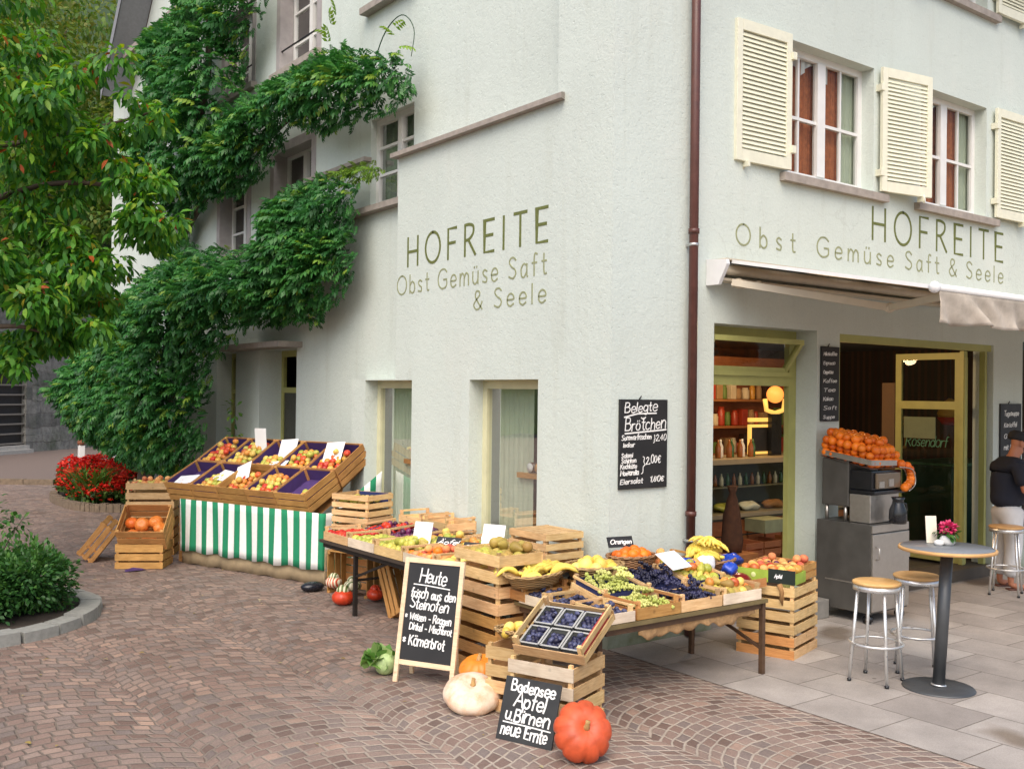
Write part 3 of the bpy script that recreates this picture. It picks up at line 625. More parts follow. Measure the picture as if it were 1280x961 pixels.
# folding shop front (right bay)
f = MB()
f.box(3.2, 3.25, .03, .1, .14, 2.815); f.box(3.25, 6.33, .03, .1, 2.735, 2.815); f.box(6.22, 6.27, .05, .12, .14, 2.735)
sf = f.build('folding_door', M_ygreen, house)
st = MB()
for k, (xa, xb, yy) in enumerate(((5.93, 6.0, .16), (6.005, 6.09, .2), (6.095, 6.16, .24))): st.box(xa, xb, yy, yy + .05, .14, 2.735); st.box(xa + .012, xb - .012, yy - .012, yy - .001, .3, 2.66)
st.build('folded_panel', M_ygreen, sf)
lf = MB(); X = 6.0
lf.box(X - .02, X + .02, .215, .30, .14, 2.72); lf.box(X - .02, X + .02, 1.02, 1.10, .14, 2.72); lf.box(X - .02, X + .02, .30, 1.02, 2.64, 2.72); lf.box(X - .02, X + .02, .30, 1.02, 2.02, 2.12); lf.box(X - .02, X + .02, .30, 1.02, .14, .34)
lf.build('door_leaf', M_ygreen, sf); MB().quad((X, .3, .34), (X, 1.02, .34), (X, 1.02, 2.64), (X, .3, 2.64)).build('pane', M_glassd, sf)
def on_leaf(u, v, h): return (X - .006 - h, .96 - u, 1.55 + v)
lettering('Rosendorf', .13, on_leaf, .009, .9, .1, slant=.2, jit=.06, width=.56).build('pane_lettering', plain('pale_green_glass_paint', (.09, .24, .14), .7), sf)
MB().box(X - .02, X - .008, .55, .98, 2.0 - .35, 2.0 - .08).build('pane_notice', plain('dull_green_notice', (.16, .19, .11), .8), sf)
MB().box(3.2, 6.33, -.0, .35, .004, .135).build('door_step', plain('dark_wood_step', (.08, .065, .05), .7, var=.2), house)
MB().box(1.28, 2.82, .02, .35, .004, .13).build('door_step', M_stone, house)
# right edge shop window (dark)
f = MB(); f.box(7.05, 7.12, .12, .18, .5, 2.9); f.box(7.12, 8.6, .12, .18, 2.8, 2.9); f.box(8.53, 8.6, .12, .18, .5, 2.8); sd = f.build('shop_window', plain('dark_teal_joinery', (.02, .05, .05), .5), house)
MB().quad((7.1, .15, .5), (8.55, .15, .5), (8.55, .15, 2.82), (7.1, .15, 2.82)).build('pane', M_glassd, sd)
# ================================================================== VEGETATION
def template_leaf(L, W, droop=.12, fold=.18):
    V = np.array([(0, 0, 0), (.3 * L, -.42 * W, fold * W * .8), (.62 * L, -.5 * W, fold * W - droop * L * .35), (L, 0, -droop * L), (.62 * L, .5 * W, fold * W - droop * L * .35), (.3 * L, .42 * W, fold * W * .8)])
    return V, np.array([[0, 1, 2, 3, 4, 5]])
def template_rhomb(L, W, droop=.15, fold=.15):
    return np.array([(0, 0, 0), (.45 * L, -W / 2, fold * W), (L, 0, -droop * L), (.45 * L, W / 2, fold * W)]), np.array([[0, 1, 2, 3]])
def template_pinnate(L=.26, pairs=5, ll=.085, lw=.03, curve=.45):
    Vs, Fs = [], []
    def leaf(p, ang, down):
        v, f = template_rhomb(ll * (1 if down < .9 else 1.1), lw)
        ca, sa = cos(ang), sin(ang); m = np.array([(ca, -sa, 0), (sa, ca, 0), (0, 0, 1)])
        cb, sb = cos(down), sin(down); m2 = np.array([(cb, 0, sb), (0, 1, 0), (-sb, 0, cb)])
        v = (v @ m2.T) @ m.T + p; b = sum(len(q) for q in Vs); Vs.append(v); Fs.append(f + b)
    for k in range(pairs):
        t = (k + .8) / (pairs + .3); p = np.array((L * (t - .25 * curve * t * t), 0, -curve * L * t * t))
        for s_ in (-1, 1): leaf(p, s_ * R(62 - 18 * t), .35 + .35 * t)
    leaf(np.array((L * (1 - .25 * curve), 0, -curve * L)), 0, .8)
    return np.vstack(Vs), np.vstack(Fs)
def scatter(T, pos, xdir, scale, tone, up=None, roll=.5, seed=3):
    """copies of template T at pos (n,3), local X along xdir, tone (n,) -> V,F,tones"""
    V0, F0 = T; n = len(pos); g = np.random.default_rng(seed)
    x = xdir / np.linalg.norm(xdir, axis=1, keepdims=True)
    u = np.tile(np.array((0, 0, 1.)), (n, 1)) if up is None else up
    u = u + g.normal(0, roll, (n, 3)); y = np.cross(u, x); y /= np.linalg.norm(y, axis=1, keepdims=True) + 1e-9; z = np.cross(x, y)
    Rm = np.stack((x, y, z), axis=2)
    V = np.einsum('nij,kj->nki', Rm, V0) * scale[:, None, None] + pos[:, None, :]
    F = F0[None] + (np.arange(n) * len(V0))[:, None, None]
    tn = np.clip(np.repeat(tone, len(F0)) + g.normal(0, .05, n * len(F0)), 0, 1)
    return V.reshape(-1, 3), F.reshape(-1, F0.shape[1]), tn
def in_poly(P, q):
    P = np.array(P); x, y = q[:, 0], q[:, 1]; r = np.zeros(len(q), bool); n = len(P)
    for i in range(n):
        a, b = P[i], P[(i + 1) % n]; c = ((a[1] > y) != (b[1] > y)) & (x < (b[0] - a[0]) * (y - a[1]) / (b[1] - a[1] + 1e-12) + a[0]); r ^= c
    return r
def poly_dist(P, q):
    P = np.array(P, float); d = np.full(len(q), 9.)
    for i in range(len(P)):
        a, b = P[i], P[(i + 1) % len(P)]; e = b - a; t = np.clip(((q - a) @ e) / (e @ e), 0, 1); d = np.minimum(d, np.linalg.norm(q - a - t[:, None] * e, axis=1))
    return d
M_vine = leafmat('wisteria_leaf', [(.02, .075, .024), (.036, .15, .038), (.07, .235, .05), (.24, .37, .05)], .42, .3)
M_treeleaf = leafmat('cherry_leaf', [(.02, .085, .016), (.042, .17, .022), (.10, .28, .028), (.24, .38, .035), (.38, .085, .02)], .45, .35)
M_woodleaf = leafmat('woodland_leaf', [(.03, .08, .015), (.06, .145, .022), (.115, .20, .03), (.20, .20, .042)], .6, .35)
M_boxleaf = leafmat('box_leaf', [(.018, .06, .016), (.034, .115, .024), (.075, .18, .03)], .45, .25)
M_bark = plain('grey_brown_bark', (.085, .062, .045), .9, var=.3, scale=14, bump=.7, bscale=30)
VINE = dict(
 V1=(-.05, [(12.61, 8.78), (11.24, 8.67), (10.01, 8.46), (10.23, 8.97), (6.77, 8.3), (7.18, 7.63), (7.9, 7.2), (7.93, 6.38), (7.65, 6.08), (8.64, 5.68), (9.39, 5.17), (10.67, 5.0), (10.04, 4.4), (11.71, 4.5), (12.71, 5.96), (12.26, 6.62), (11.61, 7.35), (12.53, 8.16)], 2300, .6),
 V2=(-.05, [(10.39, 5.52), (9.08, 6.26), (7.13, 6.4), (5.63, 6.4), (5.13, 6.43), (3.34, 5.89), (3.12, 5.51), (3.65, 5.32), (4.46, 5.4), (5.32, 5.45), (6.1, 5.75), (6.69, 5.49), (7.09, 5.23), (7.97, 5.08), (9.24, 5.2)], 1700, .55),
 V3=(-.02, [(6.48, 4.9), (5.3, 4.85), (4.44, 4.65), (4.5, 4.16), (4.4, 3.66), (4.98, 3.25), (5.58, 3.05), (7.88, 3.15), (7.38, 3.9), (6.64, 4.33)], 1500, .5),
 V4=(-.4, [(15.0, 2.2), (14.3, 3.0), (13.02, 3.42), (11.1, 4.14), (9.07, 4.35), (6.79, 4.06), (5.96, 3.62), (5.7, 3.2), (6.9, 3.05), (8.0, 2.6), (8.4, 1.6), (8.6, 1.1), (9.2, .8), (12.0, .8), (13.9, 1.1), (14.6, 1.5)], 4800, .8),
 V5=(.05, [(5.3, 4.92), (4.44, 4.89), (3.95, 4.81), (4.0, 4.7), (4.64, 4.71)], 60, .1))
def make_vine():
    g = np.random.default_rng(5); T = template_pinnate(.22, 4, .105, .048, .3); VV, FF, TT = [], [], []; b = 0
    for name, (x0, poly, n, thick) in VINE.items():
        n = int(n * 1.35)
        P = np.array(poly); lo, hi = P.min(0), P.max(0)
        q = g.uniform(lo, hi, (n * 6, 2)); q = q[in_poly(poly, q)]; q = q[:n]
        c = g.uniform(lo, hi, (n // 3 + 30, 2)); c = c[in_poly(poly, c)][:max(4, n // 55)]
        dist = poly_dist(poly, q)
        D = np.linalg.norm(q[:, None] - c[None], axis=2); k = D.argmin(1); off = q - c[k]; dn = np.minimum(D.min(1) / .5, 1)
        bulge = np.minimum(thick, dist * .9) * (.45 + .55 * (1 - dn ** 2))
        if name == 'V4': bulge = bulge + np.clip((q[:, 0] - 12.5) * .12, 0, .25)
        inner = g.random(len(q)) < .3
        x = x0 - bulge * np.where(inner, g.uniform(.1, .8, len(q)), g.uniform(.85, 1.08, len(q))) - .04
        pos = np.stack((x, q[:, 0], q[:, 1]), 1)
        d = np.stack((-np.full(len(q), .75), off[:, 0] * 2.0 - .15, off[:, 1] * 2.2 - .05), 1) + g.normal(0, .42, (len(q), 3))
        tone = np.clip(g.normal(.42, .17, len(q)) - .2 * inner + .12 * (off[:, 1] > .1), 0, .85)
        if name == 'V5': tone[:] = .9
        tone = np.where(g.random(len(q)) < .025, 1., tone)
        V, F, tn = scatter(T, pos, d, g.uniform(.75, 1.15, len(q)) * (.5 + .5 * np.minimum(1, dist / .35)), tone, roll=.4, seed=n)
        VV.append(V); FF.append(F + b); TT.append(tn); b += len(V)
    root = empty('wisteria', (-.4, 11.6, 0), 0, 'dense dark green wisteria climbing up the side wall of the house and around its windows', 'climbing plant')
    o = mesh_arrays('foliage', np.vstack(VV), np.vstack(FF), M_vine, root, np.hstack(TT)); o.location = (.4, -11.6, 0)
    def limb(pts, r0, r1):
        P = catmull([np.array(p, float) for p in pts], 6); m = MB(); n = len(P)
        m.tube([(p[0] + .4, p[1] - 11.6, p[2]) for p in P], [r0 + (r1 - r0) * i / (n - 1) for i in range(n)], 8); return m
    limb([(-.45, 11.7, 0), (-.3, 11.6, 1.4), (-.12, 11.2, 3), (-.02, 10.9, 4.6), (0, 10.6, 6), (.02, 9.9, 7.3), (.02, 9.9, 8.8)], .11, .05).build('stem', M_bark, root)
    limb([(-.4, 11.6, .1), (-.2, 11.0, 1.8), (-.05, 9.9, 3.1), (.0, 8.4, 3.4), (.03, 6.3, 3.3), (0, 5.2, 4.2)], .07, .025).build('stem', M_bark, root)
    limb([(-.02, 10.8, 4.8), (-.02, 9.4, 5.4), (-.02, 7.6, 5.7), (0, 5.5, 6.0), (0, 3.5, 5.7)], .05, .018).build('stem', M_bark, root)
    limb([(0.02, 4.4, 5.8), (0.0, 4.0, 6.3), (-.02, 3.55, 6.42), (0, 3.3, 6.2), (0, 3.35, 5.9)], .008, .004).build('tendril', M_vine, root)
    sp = np.array([(-.1, 3.4 + .06 * k, 5.9 + .12 * k) for k in range(4)] + [(-.15, 5.2 - .07 * k, 6.4 + .09 * k) for k in range(5)]); dd = np.tile(np.array((-.5, -.5, .5)), (len(sp), 1)) + g.normal(0, .4, (len(sp), 3))
    
    for i in range(len(sp)):
        V, F, tn = scatter(T, sp[i:i + 1], dd[i:i + 1], np.array([.85]), np.array([.93]), seed=77 + i); o = mesh_arrays('young_shoot', V, F, M_vine, root, tn); o.location = (.4, -11.6, 0)
make_vine()
# ---- broadleaf tree whose limbs reach in from the left
def leafy(name, clumps, T, n_per, mat, root, tonef, droop=.5, seed=1, shell=.55, origin=(0, 0, 0), smin=.8, smax=1.25):
    g = np.random.default_rng(seed); P, D, S_, TN = [], [], [], []
    for (cx, cy, cz, rx, ry, rz, w) in clumps:
        n = int(n_per * w); v = g.normal(0, 1, (n, 3)); v /= np.linalg.norm(v, axis=1, keepdims=True)
        r = shell + (1 - shell) * g.random(n) ** .6; rr = r * (1 + .18 * np.sin(v[:, 0] * 5 + cx * 3) * np.cos(v[:, 1] * 4 + cy) + .12 * np.sin(v[:, 2] * 7 + cz))
        p = np.array((cx, cy, cz)) + v * rr[:, None] * np.array((rx, ry, rz))
        d = v + np.array((0, 0, -droop)) + g.normal(0, .35, (n, 3))
        P.append(p); D.append(d); S_.append(g.uniform(smin, smax, n)); TN.append(tonef(g, n, v, (cx, cy, cz)))
    P = np.vstack(P) - np.array(origin); V, F, tn = scatter(T, P, np.vstack(D), np.hstack(S_), np.hstack(TN), roll=.45, seed=seed)
    return mesh_arrays(name, V, F, mat, root, tn)
tr = empty('broadleaf_tree', (-5.0, 6.3, 0), 0, 'broadleaf tree with yellowing drooping leaves reaching in from the left in front of the house', 'tree')
TC = []
gg = np.random.default_rng(21)
for (x, y, z, r, w) in ((-3.41, 5.75, 4.66, .55, 1), (-2.71, 5.85, 5.06, .42, .8), (-3.25, 5.64, 3.78, .5, 1), (-2.45, 5.1, 4.1, .42, .8), (-2.82, 5.32, 3.55, .45, .9), (-3.48, 5.2, 2.98, .42, .8), (-3.05, 5.48, 2.85, .36, .7), (-2.5, 6.2, 3.2, .36, .5), (-4.25, 5.14, 4.02, .7, 1), (-4.13, 6.28, 5.71, .75, 1), (-3.5, 6.6, 5.4, .5, .7), (-2.5, 4.95, 4.35, .25, .35), (-2.36, 5.2, 5.25, .26, .25), (-3.4, 6.35, 2.75, .3, .4), (-2.33, 4.9, 3.95, .22, .3), (-3.0, 5.9, 4.3, .5, .8), (-3.7, 5.5, 3.4, .45, .7), (-2.9, 5.1, 4.7, .3, .4), (-4.9, 5.9, 6.6, 1.1, 1.2), (-5.6, 6.6, 5.2, 1.1, 1.1), (-5.2, 5.4, 3.9, .8, .8), (-3.0, 5.4, 5.6, .4, .6), (-3.6, 5.2, 5.0, .5, .9), (-3.1, 5.9, 5.0, .4, .8), (-3.9, 6.0, 6.4, .6, .8), (-3.3, 6.9, 6.2, .5, .6), (-3.5, 5.9, 2.55, .36, .7), (-3.15, 5.8, 2.6, .3, .6), (-2.75, 5.7, 3.1, .32, .6), (-2.3, 5.0, 4.5, .22, .35)):
    for k in range(5):
        o = gg.normal(0, .55, 3) * r; TC.append((x + o[0], y + o[1], z + o[2] * .8, r * .5, r * .5, r * .34, w))
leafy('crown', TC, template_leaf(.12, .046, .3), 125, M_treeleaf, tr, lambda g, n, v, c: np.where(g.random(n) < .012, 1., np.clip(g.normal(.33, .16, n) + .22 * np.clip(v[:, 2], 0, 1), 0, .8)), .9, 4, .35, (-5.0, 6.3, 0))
def limbs(root, org, specs, mat):
    for nm, pts, r0, r1 in specs:
        P = catmull([np.array(p, float) - np.array(org) for p in pts], 6); n = len(P); m = MB(); m.tube([tuple(p) for p in P], [r0 + (r1 - r0) * (i / (n - 1)) ** .8 for i in range(n)], 8); m.build(nm, mat, root)
limbs(tr, (-5.0, 6.3, 0), [('trunk', [(-5, 6.3, -.05), (-4.96, 6.3, 1.2), (-4.98, 6.25, 2.4), (-5.05, 6.3, 4), (-5.0, 6.2, 6.2)], .19, .06)] + [('branch', p, .055, .012) for p in (
    [(-4.98, 6.25, 2.2), (-4.3, 5.9, 2.9), (-3.5, 5.5, 3.2), (-2.8, 5.35, 3.5)], [(-5.0, 6.28, 3), (-4.2, 6.0, 3.9), (-3.3, 5.8, 4.4), (-2.6, 5.3, 4.4), (-2.3, 5.0, 4.2)], [(-5.03, 6.3, 3.6), (-4.2, 6.1, 4.6), (-3.4, 5.9, 4.9), (-2.6, 5.8, 5.2), (-2.25, 5.3, 5.3)],
    [(-4.97, 6.25, 2.4), (-4.2, 5.7, 2.7), (-3.6, 5.4, 2.8), (-3.2, 5.5, 2.7)], [(-5.04, 6.3, 4.2), (-4.4, 6.4, 5.3), (-3.5, 6.5, 5.6)], [(-5, 6.25, 3.2), (-5.1, 5.8, 3.8), (-5.2, 5.3, 4.0)])], M_bark)
# ---- far wood on the slope behind
hl = MB(); hv, hf = [], []
for i in range(21):
    for j in range(13):
        x = -40 + i * 4.2; t = j / 12; y = 30 + .55 * x * .3 + t * 45; hv.append((x, y + 6, .0 + 38 * t ** .7 + .5 * sin(x * .7 + j)))
for i in range(20):
    for j in range(12): a = i * 13 + j; hf.append((a, a + 13, a + 14, a + 1))
hl.smooth = True; hl.add(hv, hf); tag(hl.build('hillside', plain('leaf_litter_slope', (.03, .06, .015), .95, var=.4, scale=1.5)), kind='structure')
def wood_tree(x, y, h, rad, seed, label, toneb, n=150):
    t = empty('woodland_tree', (x, y, max(0, (y - 36) * .5)), 0, label, 'tree', 'trees on the slope behind the wall'); g = np.random.default_rng(seed); cl = []
    for k in range(44):
        z = h * (.12 + .9 * g.random()); rr = rad * (1.05 - .75 * abs(z / h - .45)); a = g.uniform(0, 2 * pi); q = rr * g.uniform(.35, .95)
        cl.append((q * cos(a), q * sin(a), z, rad * .36, rad * .36, rad * .26, 1))
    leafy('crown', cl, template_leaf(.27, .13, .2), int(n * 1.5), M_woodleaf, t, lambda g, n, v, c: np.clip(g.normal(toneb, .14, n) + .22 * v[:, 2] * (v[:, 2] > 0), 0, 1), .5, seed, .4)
    limbs(t, (0, 0, 0), [('trunk', [(0, 0, -.3), (.1, 0, h * .3), (0, .1, h * .6), (.1, 0, h * .9)], .28, .05)], M_bark)
wood_tree(3.2, 36.5, 17, 4.8, 31, 'olive green woodland tree at the top left beside the gable', .62, 210)
wood_tree(-1.5, 37, 17, 5.2, 32, 'yellowish woodland tree at the upper left edge behind the nearer tree', .7, 210)
wood_tree(8.5, 38, 16, 5, 33, 'dark woodland tree close behind the roof corner', .35, 170)
wood_tree(1.0, 34.5, 7.5, 3.2, 34, 'low dark tree above the old stone wall', .25, 200)
wood_tree(-5.5, 35, 9, 3.6, 35, 'bushy green tree behind the wall left of the gate', .42, 150)
wood_tree(5.0, 43, 17, 5, 36, 'tall olive brown tree high on the slope', .75, 150)
# ---- old stone wall with slatted gate
def ashlar():
    t = NT('old_ashlar'); b = t.node('ShaderNodeTexBrick'); b.inputs['Scale'].default_value = 1; b.inputs['Brick Width'].default_value = .95; b.inputs['Row Height'].default_value = .46; b.inputs['Mortar Size'].default_value = .022; b.inputs['Mortar Smooth'].default_value = .4
    b.inputs['Color1'].default_value = (.25, .245, .22, 1); b.inputs['Color2'].default_value = (.13, .13, .118, 1); b.inputs['Mortar'].default_value = (.2, .19, .17, 1)
    wob = t.node('ShaderNodeTexNoise'); wob.inputs['Scale'].default_value = 1.6; t.link(t.coord('UV') if False else t.coord(), wob.inputs['Vector'])
    sx = t.node('ShaderNodeSeparateXYZ'); t.link(t.coord(), sx.inputs[0]); cb = t.node('ShaderNodeCombineXYZ')
    t.link(t.math('ADD', sx.outputs[0], t.math('MULTIPLY', wob.outputs['Fac'], .35)), cb.inputs[0]); t.link(t.math('ADD', sx.outputs[2], t.math('MULTIPLY', wob.outputs['Fac'], .3)), cb.inputs[1]); t.link(cb.outputs[0], b.inputs['Vector'])
    c = t.hsv(b.outputs['Color'], .5, 1, t.maprange(t.noise(5, 6, .7), .25, .75, .5, 1.5)); c = t.mix(t.maprange(t.noise(1.2, 5, .6), .5, .7, 0, .6), c, (.05, .075, .03))
    t.bump(t.math('ADD', t.math('MULTIPLY', b.outputs['Fac'], -1), t.math('MULTIPLY', t.noise(9, 5, .7), .8)), .8, .05); return t.done(c, .95, 0, .2)
M_ash = ashlar()
m = MB(); m.box(.0, 9, 0, .6, 0, 4.7); m.box(-8, -1.9, 0, .6, 0, 4.7); m.box(-1.9, 0, 0, .6, 2.55, 4.7); m.box(0.0, 3.4, -.06, -.002, 0, .55); m.box(-.0, .5, -.05, -.002, .56, 2.55)
wl_ = m.build('stone_wall', M_ash); wl_.location = (.95, 28.85, 0.06); wl_.rotation_euler = (0, 0, atan2(.66, .75)); tag(wl_, 'old grey ashlar stone wall at the far left behind the trees', 'wall')
gt = empty('slatted_gate', (.95, 28.85, .06), atan2(.66, .75), 'dark gate with pale horizontal bars set in the old stone wall', 'gate')
m = MB()
for k in range(7): m.box(-1.9, 0.0, -.0, .05, .28 + k * .31, .33 + k * .31)
m.build('bar', plain('pale_gate_bar', (.2, .18, .15), .8), gt); MB().box(-1.9, .0, .12, .18, .1, 2.5).build('backing', plain('dark_gate_board', (.03, .027, .024), .8), gt)
m = MB(); m.box(-1.9, 0, -.35, .1, 0, .12); m.box(-1.9, 0, -.2, .1, .12, .24); m.build('threshold', plain('pale_step_stone', (.42, .4, .36), .85), gt)
# small white post topped brown beside the wisteria
m = empty('garden_post', (1.1, 22.2, 0), 0, 'short white post with brown cap at the left end of the wisteria', 'post')
q = MB(); q.box(-.075, .075, -.075, .075, 0, .62, .01); q.build('shaft', M_white, m); q = MB(); q.lathe([(.1, .62), (.11, .7), (.06, .82), (.09, .9), (.05, 1.02), (.001, 1.05)], 12); q.build('cap', plain('brown_terracotta', (.2, .07, .035), .8), m)
# ---- flower bed beside the house
M_soil = plain('dark_soil', (.035, .025, .018), .95, var=.4, scale=20, bump=.8, bscale=50)
bed = [(-1.12, 14.9), (-1.3, 14.2), (-1.35, 13.2), (-1.27, 12.35), (-1.0, 11.95), (-.5, 11.6), (.15, 11.4)]
m = MB(); m.add([(x, y, .1) for x, y in bed] + [(.2, 16, .1), (-.6, 16, .1)], [tuple(range(9))]); tag(m.build('bed_soil', M_soil), kind='structure')
m = MB(); bp = catmull([np.array(p) for p in bed], 5)
for a, b in zip(bp[:-1], bp[1:]): m.bar((a[0], a[1], .065), (a[0] + (b[0] - a[0]) * .95, a[1] + (b[1] - a[1]) * .95, .065), .14, .15 + rng.uniform(-.02, .02))
tag(m.build('bed_edging', M_edge), kind='structure')
g = np.random.default_rng(8); P = g.uniform((-1.3, 11.5), (.1, 15.3), (5200, 2)); P = P[in_poly([(-1.0, 15.2), (-1.28, 14.2), (-1.3, 13.2), (-1.2, 12.4), (-.95, 12.05), (-.45, 11.7), (.1, 11.5), (.1, 15.2)], P)]
ht = .1 + .22 * np.clip((P[:, 1] - 12.2) / 2, 0, 1.4) + .22 * np.minimum(1, poly_dist(bed + [(.2, 15.5), (-.9, 15.5)], P) * 3 + .25) + .10 * np.sin(P[:, 0] * 9) * np.cos(P[:, 1] * 6)
n = len(P); M_begl = leafmat('begonia_leaf', [(.02, .05, .012), (.05, .11, .02), (.09, .14, .03)], .45, .2)
V, F, tn = scatter(template_leaf(.09, .06, .1), np.column_stack((P, ht * g.uniform(.5, 1, n) + .04)), g.normal(0, 1, (n, 3)) + (-.3, -.3, .2), g.uniform(.7, 1.2, n), g.uniform(0, 1, n), seed=2)
fb = mesh_arrays('flowering_plants', V, F, M_begl, None, tn); tag(fb, kind='stuff')
k = g.random(n) < .55; Q = np.column_stack((P, ht * np.where(poly_dist(bed, P) < .25, g.uniform(.55, 1.1, n), 1.) + .06 + g.uniform(-.06, .07, n)))[k]; patch = (np.sin(Q[:, 0] * 4.1 + 1) * np.sin(Q[:, 1] * 3.3) > -.75); Q = Q[patch]
VV, FF, TN = [], [], []; b = 0
for j in range(4):
    dd = np.column_stack((np.full(len(Q), cos(j * pi / 2)), np.full(len(Q), sin(j * pi / 2)), np.full(len(Q), .35))) + g.normal(0, .35, (len(Q), 3)) + (-.25, -.25, 0)
    V, F, tn = scatter(template_rhomb(.05, .046, .1), Q, dd, g.uniform(.8, 1.3, len(Q)), g.uniform(0, 1, len(Q)), seed=j); VV.append(V); FF.append(F + b); TN.append(tn); b += len(V)
tag(mesh_arrays('red_flowers', np.vstack(VV), np.vstack(FF), leafmat('scarlet_petal', [(.55, .012, .006), (.75, .03, .012), (.8, .08, .03)], .5, .2), None, np.hstack(TN)), kind='stuff')
# strap-leaved lily clump in the bed
n = 190; P = np.column_stack((g.normal(-1.0, .1, n), g.normal(12.75, .25, n), np.full(n, .1))); VV, FF = [], []
for i in range(n):
    a = g.uniform(0, 2 * pi); L = g.uniform(.6, 1.0); d = np.array((cos(a), sin(a), 0)); s_ = np.array((-sin(a), cos(a), 0)); b = len(VV) * 1
    pts = [P[i] + d * L * .55 * t * t + np.array((0, 0, L * (t - .35 * t * t))) for t in (0, .35, .7, 1)]
    ww = (.014, .02, .014, .001)
    for q, w_ in zip(pts, ww): VV += [q - s_ * w_, q + s_ * w_]
    for q in range(3): FF.append((i * 8 + 2 * q, i * 8 + 2 * q + 1, i * 8 + 2 * q + 3, i * 8 + 2 * q + 2))
VV = np.array(VV); c0 = np.array((-1.0, 12.75, .1))
o = mesh_arrays('lily_plant', VV - c0, np.array(FF), leafmat('lily_leaf', [(.05, .13, .02), (.12, .22, .04)], .4, .3), None, g.uniform(0, 1, len(FF))); o.location = c0; tag(o, 'clump of bright green strap leaves rising among the red flowers', 'plant')
# ---- round bed in the left foreground
cx_, cy_, rr_ = -4.4, 4.2, 1.34
m = MB(); m.add([(cx_ + 1.2 * cos(a), cy_ + 1.2 * sin(a), .06) for a in np.linspace(0, 2 * pi, 48, endpoint=False)], [tuple(range(48))]); tag(m.build('bed_soil', M_soil), kind='structure')
m = MB(); M_gran = plain('grey_granite_kerb', (.235, .235, .215), .85, var=.2, scale=22, bump=.5, bscale=90)
a = 0.
while a < 2 * pi - .1:
    da = min(rng.uniform(.2, .34), 2 * pi - a); h = rng.uniform(.085, .11); n = 5; r0, r1 = 1.16, 1.37 + rng.uniform(-.01, .01); vs = []
    for k in range(n + 1):
        t = a + .012 + (da - .024) * k / n
        for (r_, z_) in ((r0, 0), (r1, 0), (r1 - .012, h), (r0 + .012, h + .006)): vs.append((cx_ + r_ * cos(t), cy_ + r_ * sin(t), z_))
    fs = []
    for k in range(n):
        for q in range(4): fs.append((k * 4 + q, k * 4 + (q + 1) % 4, k * 4 + 4 + (q + 1) % 4, k * 4 + 4 + q))
    fs += [(0, 1, 2, 3), tuple(n * 4 + q for q in (3, 2, 1, 0))]; m.add(vs, fs); a += da
tag(m.build('bed_edging', M_gran), kind='structure')
bu = empty('box_bush', (cx_ + .1, cy_ + .05, .05), 0, 'low rounded dark green bush in the stone-edged round bed', 'bush'); g2 = np.random.default_rng(3)
cl = [(g2.uniform(-.72, .78), g2.uniform(-.72, .75), .3 + g2.uniform(-.14, .12), .3, .3, .26, 1) for k in range(60)]
cl = [c for c in cl if c[0] ** 2 + c[1] ** 2 < .68]
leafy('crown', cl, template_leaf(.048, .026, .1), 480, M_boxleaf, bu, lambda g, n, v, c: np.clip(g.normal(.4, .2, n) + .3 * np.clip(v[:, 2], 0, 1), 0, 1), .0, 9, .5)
limbs(bu, (0, 0, 0), [('trunk', [(.02 * k, .1 * k - .2, -.05), (.1 * k - .2, .1 * k - .2, .25), (.2 * k - .4, .2 * k - .4, .5)], .02, .005) for k in range(4)], M_bark)
ro_ = empty('rose_shoot', (-3.92, 4.75, .05), 0, 'tall thin leafy shoot rising above the bush in the round bed', 'plant')
limbs(ro_, (0, 0, 0), [('stem', [(0, 0, 0), (.05, .03, .5), (.02, .05, 1.0)], .009, .004), ('stem', [(0, 0, .2), (.16, -.1, .6), (.3, -.16, .85)], .008, .003)], M_bark)
leafy('foliage', [(.03, .04, .75, .16, .16, .3, 1), (.22, -.12, .72, .16, .14, .16, .8), (-.12, .1, .55, .2, .2, .22, .8)], template_leaf(.07, .035, .2), 60, M_boxleaf, ro_, lambda g, n, v, c: g.uniform(.3, 1, n), .3, 4, .2)
# little plant growing by the white door pillar
pp = empty('potted_climber', (-.05, 8.3, 0), 0, 'thin young climbing plant against the white pillar beside the side door', 'plant')
limbs(pp, (0, 0, 0), [('stem', [(0, 0, 0), (.02, .05, .8), (0, -.02, 1.5), (.02, .03, 1.9)], .008, .004)], M_bark)
leafy('foliage', [(0, 0, z, .12, .16, .18, .5) for z in (.7, 1.1, 1.5, 1.85)], template_leaf(.09, .045, .2), 36, M_vine, pp, lambda g, n, v, c: g.uniform(.6, 1, n), .3, 6, .2)
# a few fallen leaves and scraps on the paving
g = np.random.default_rng(14); n = 70; P = np.column_stack((g.uniform(-4.5, -1.3, n), g.uniform(-2.5, 9, n), np.full(n, .012)))
V, F, tn = scatter(template_leaf(.06, .03, .1), P, np.column_stack((g.normal(0, 1, (n, 2)), g.normal(0, .08, n))), g.uniform(.3, 1.0, n), g.uniform(.2, 1, n), seed=4, roll=.12)
tag(mesh_arrays('fallen_leaves', V, F, leafmat('fallen_leaf', [(.12, .08, .03), (.30, .22, .06), (.38, .33, .2)], .7, .1), None, tn), kind='stuff')
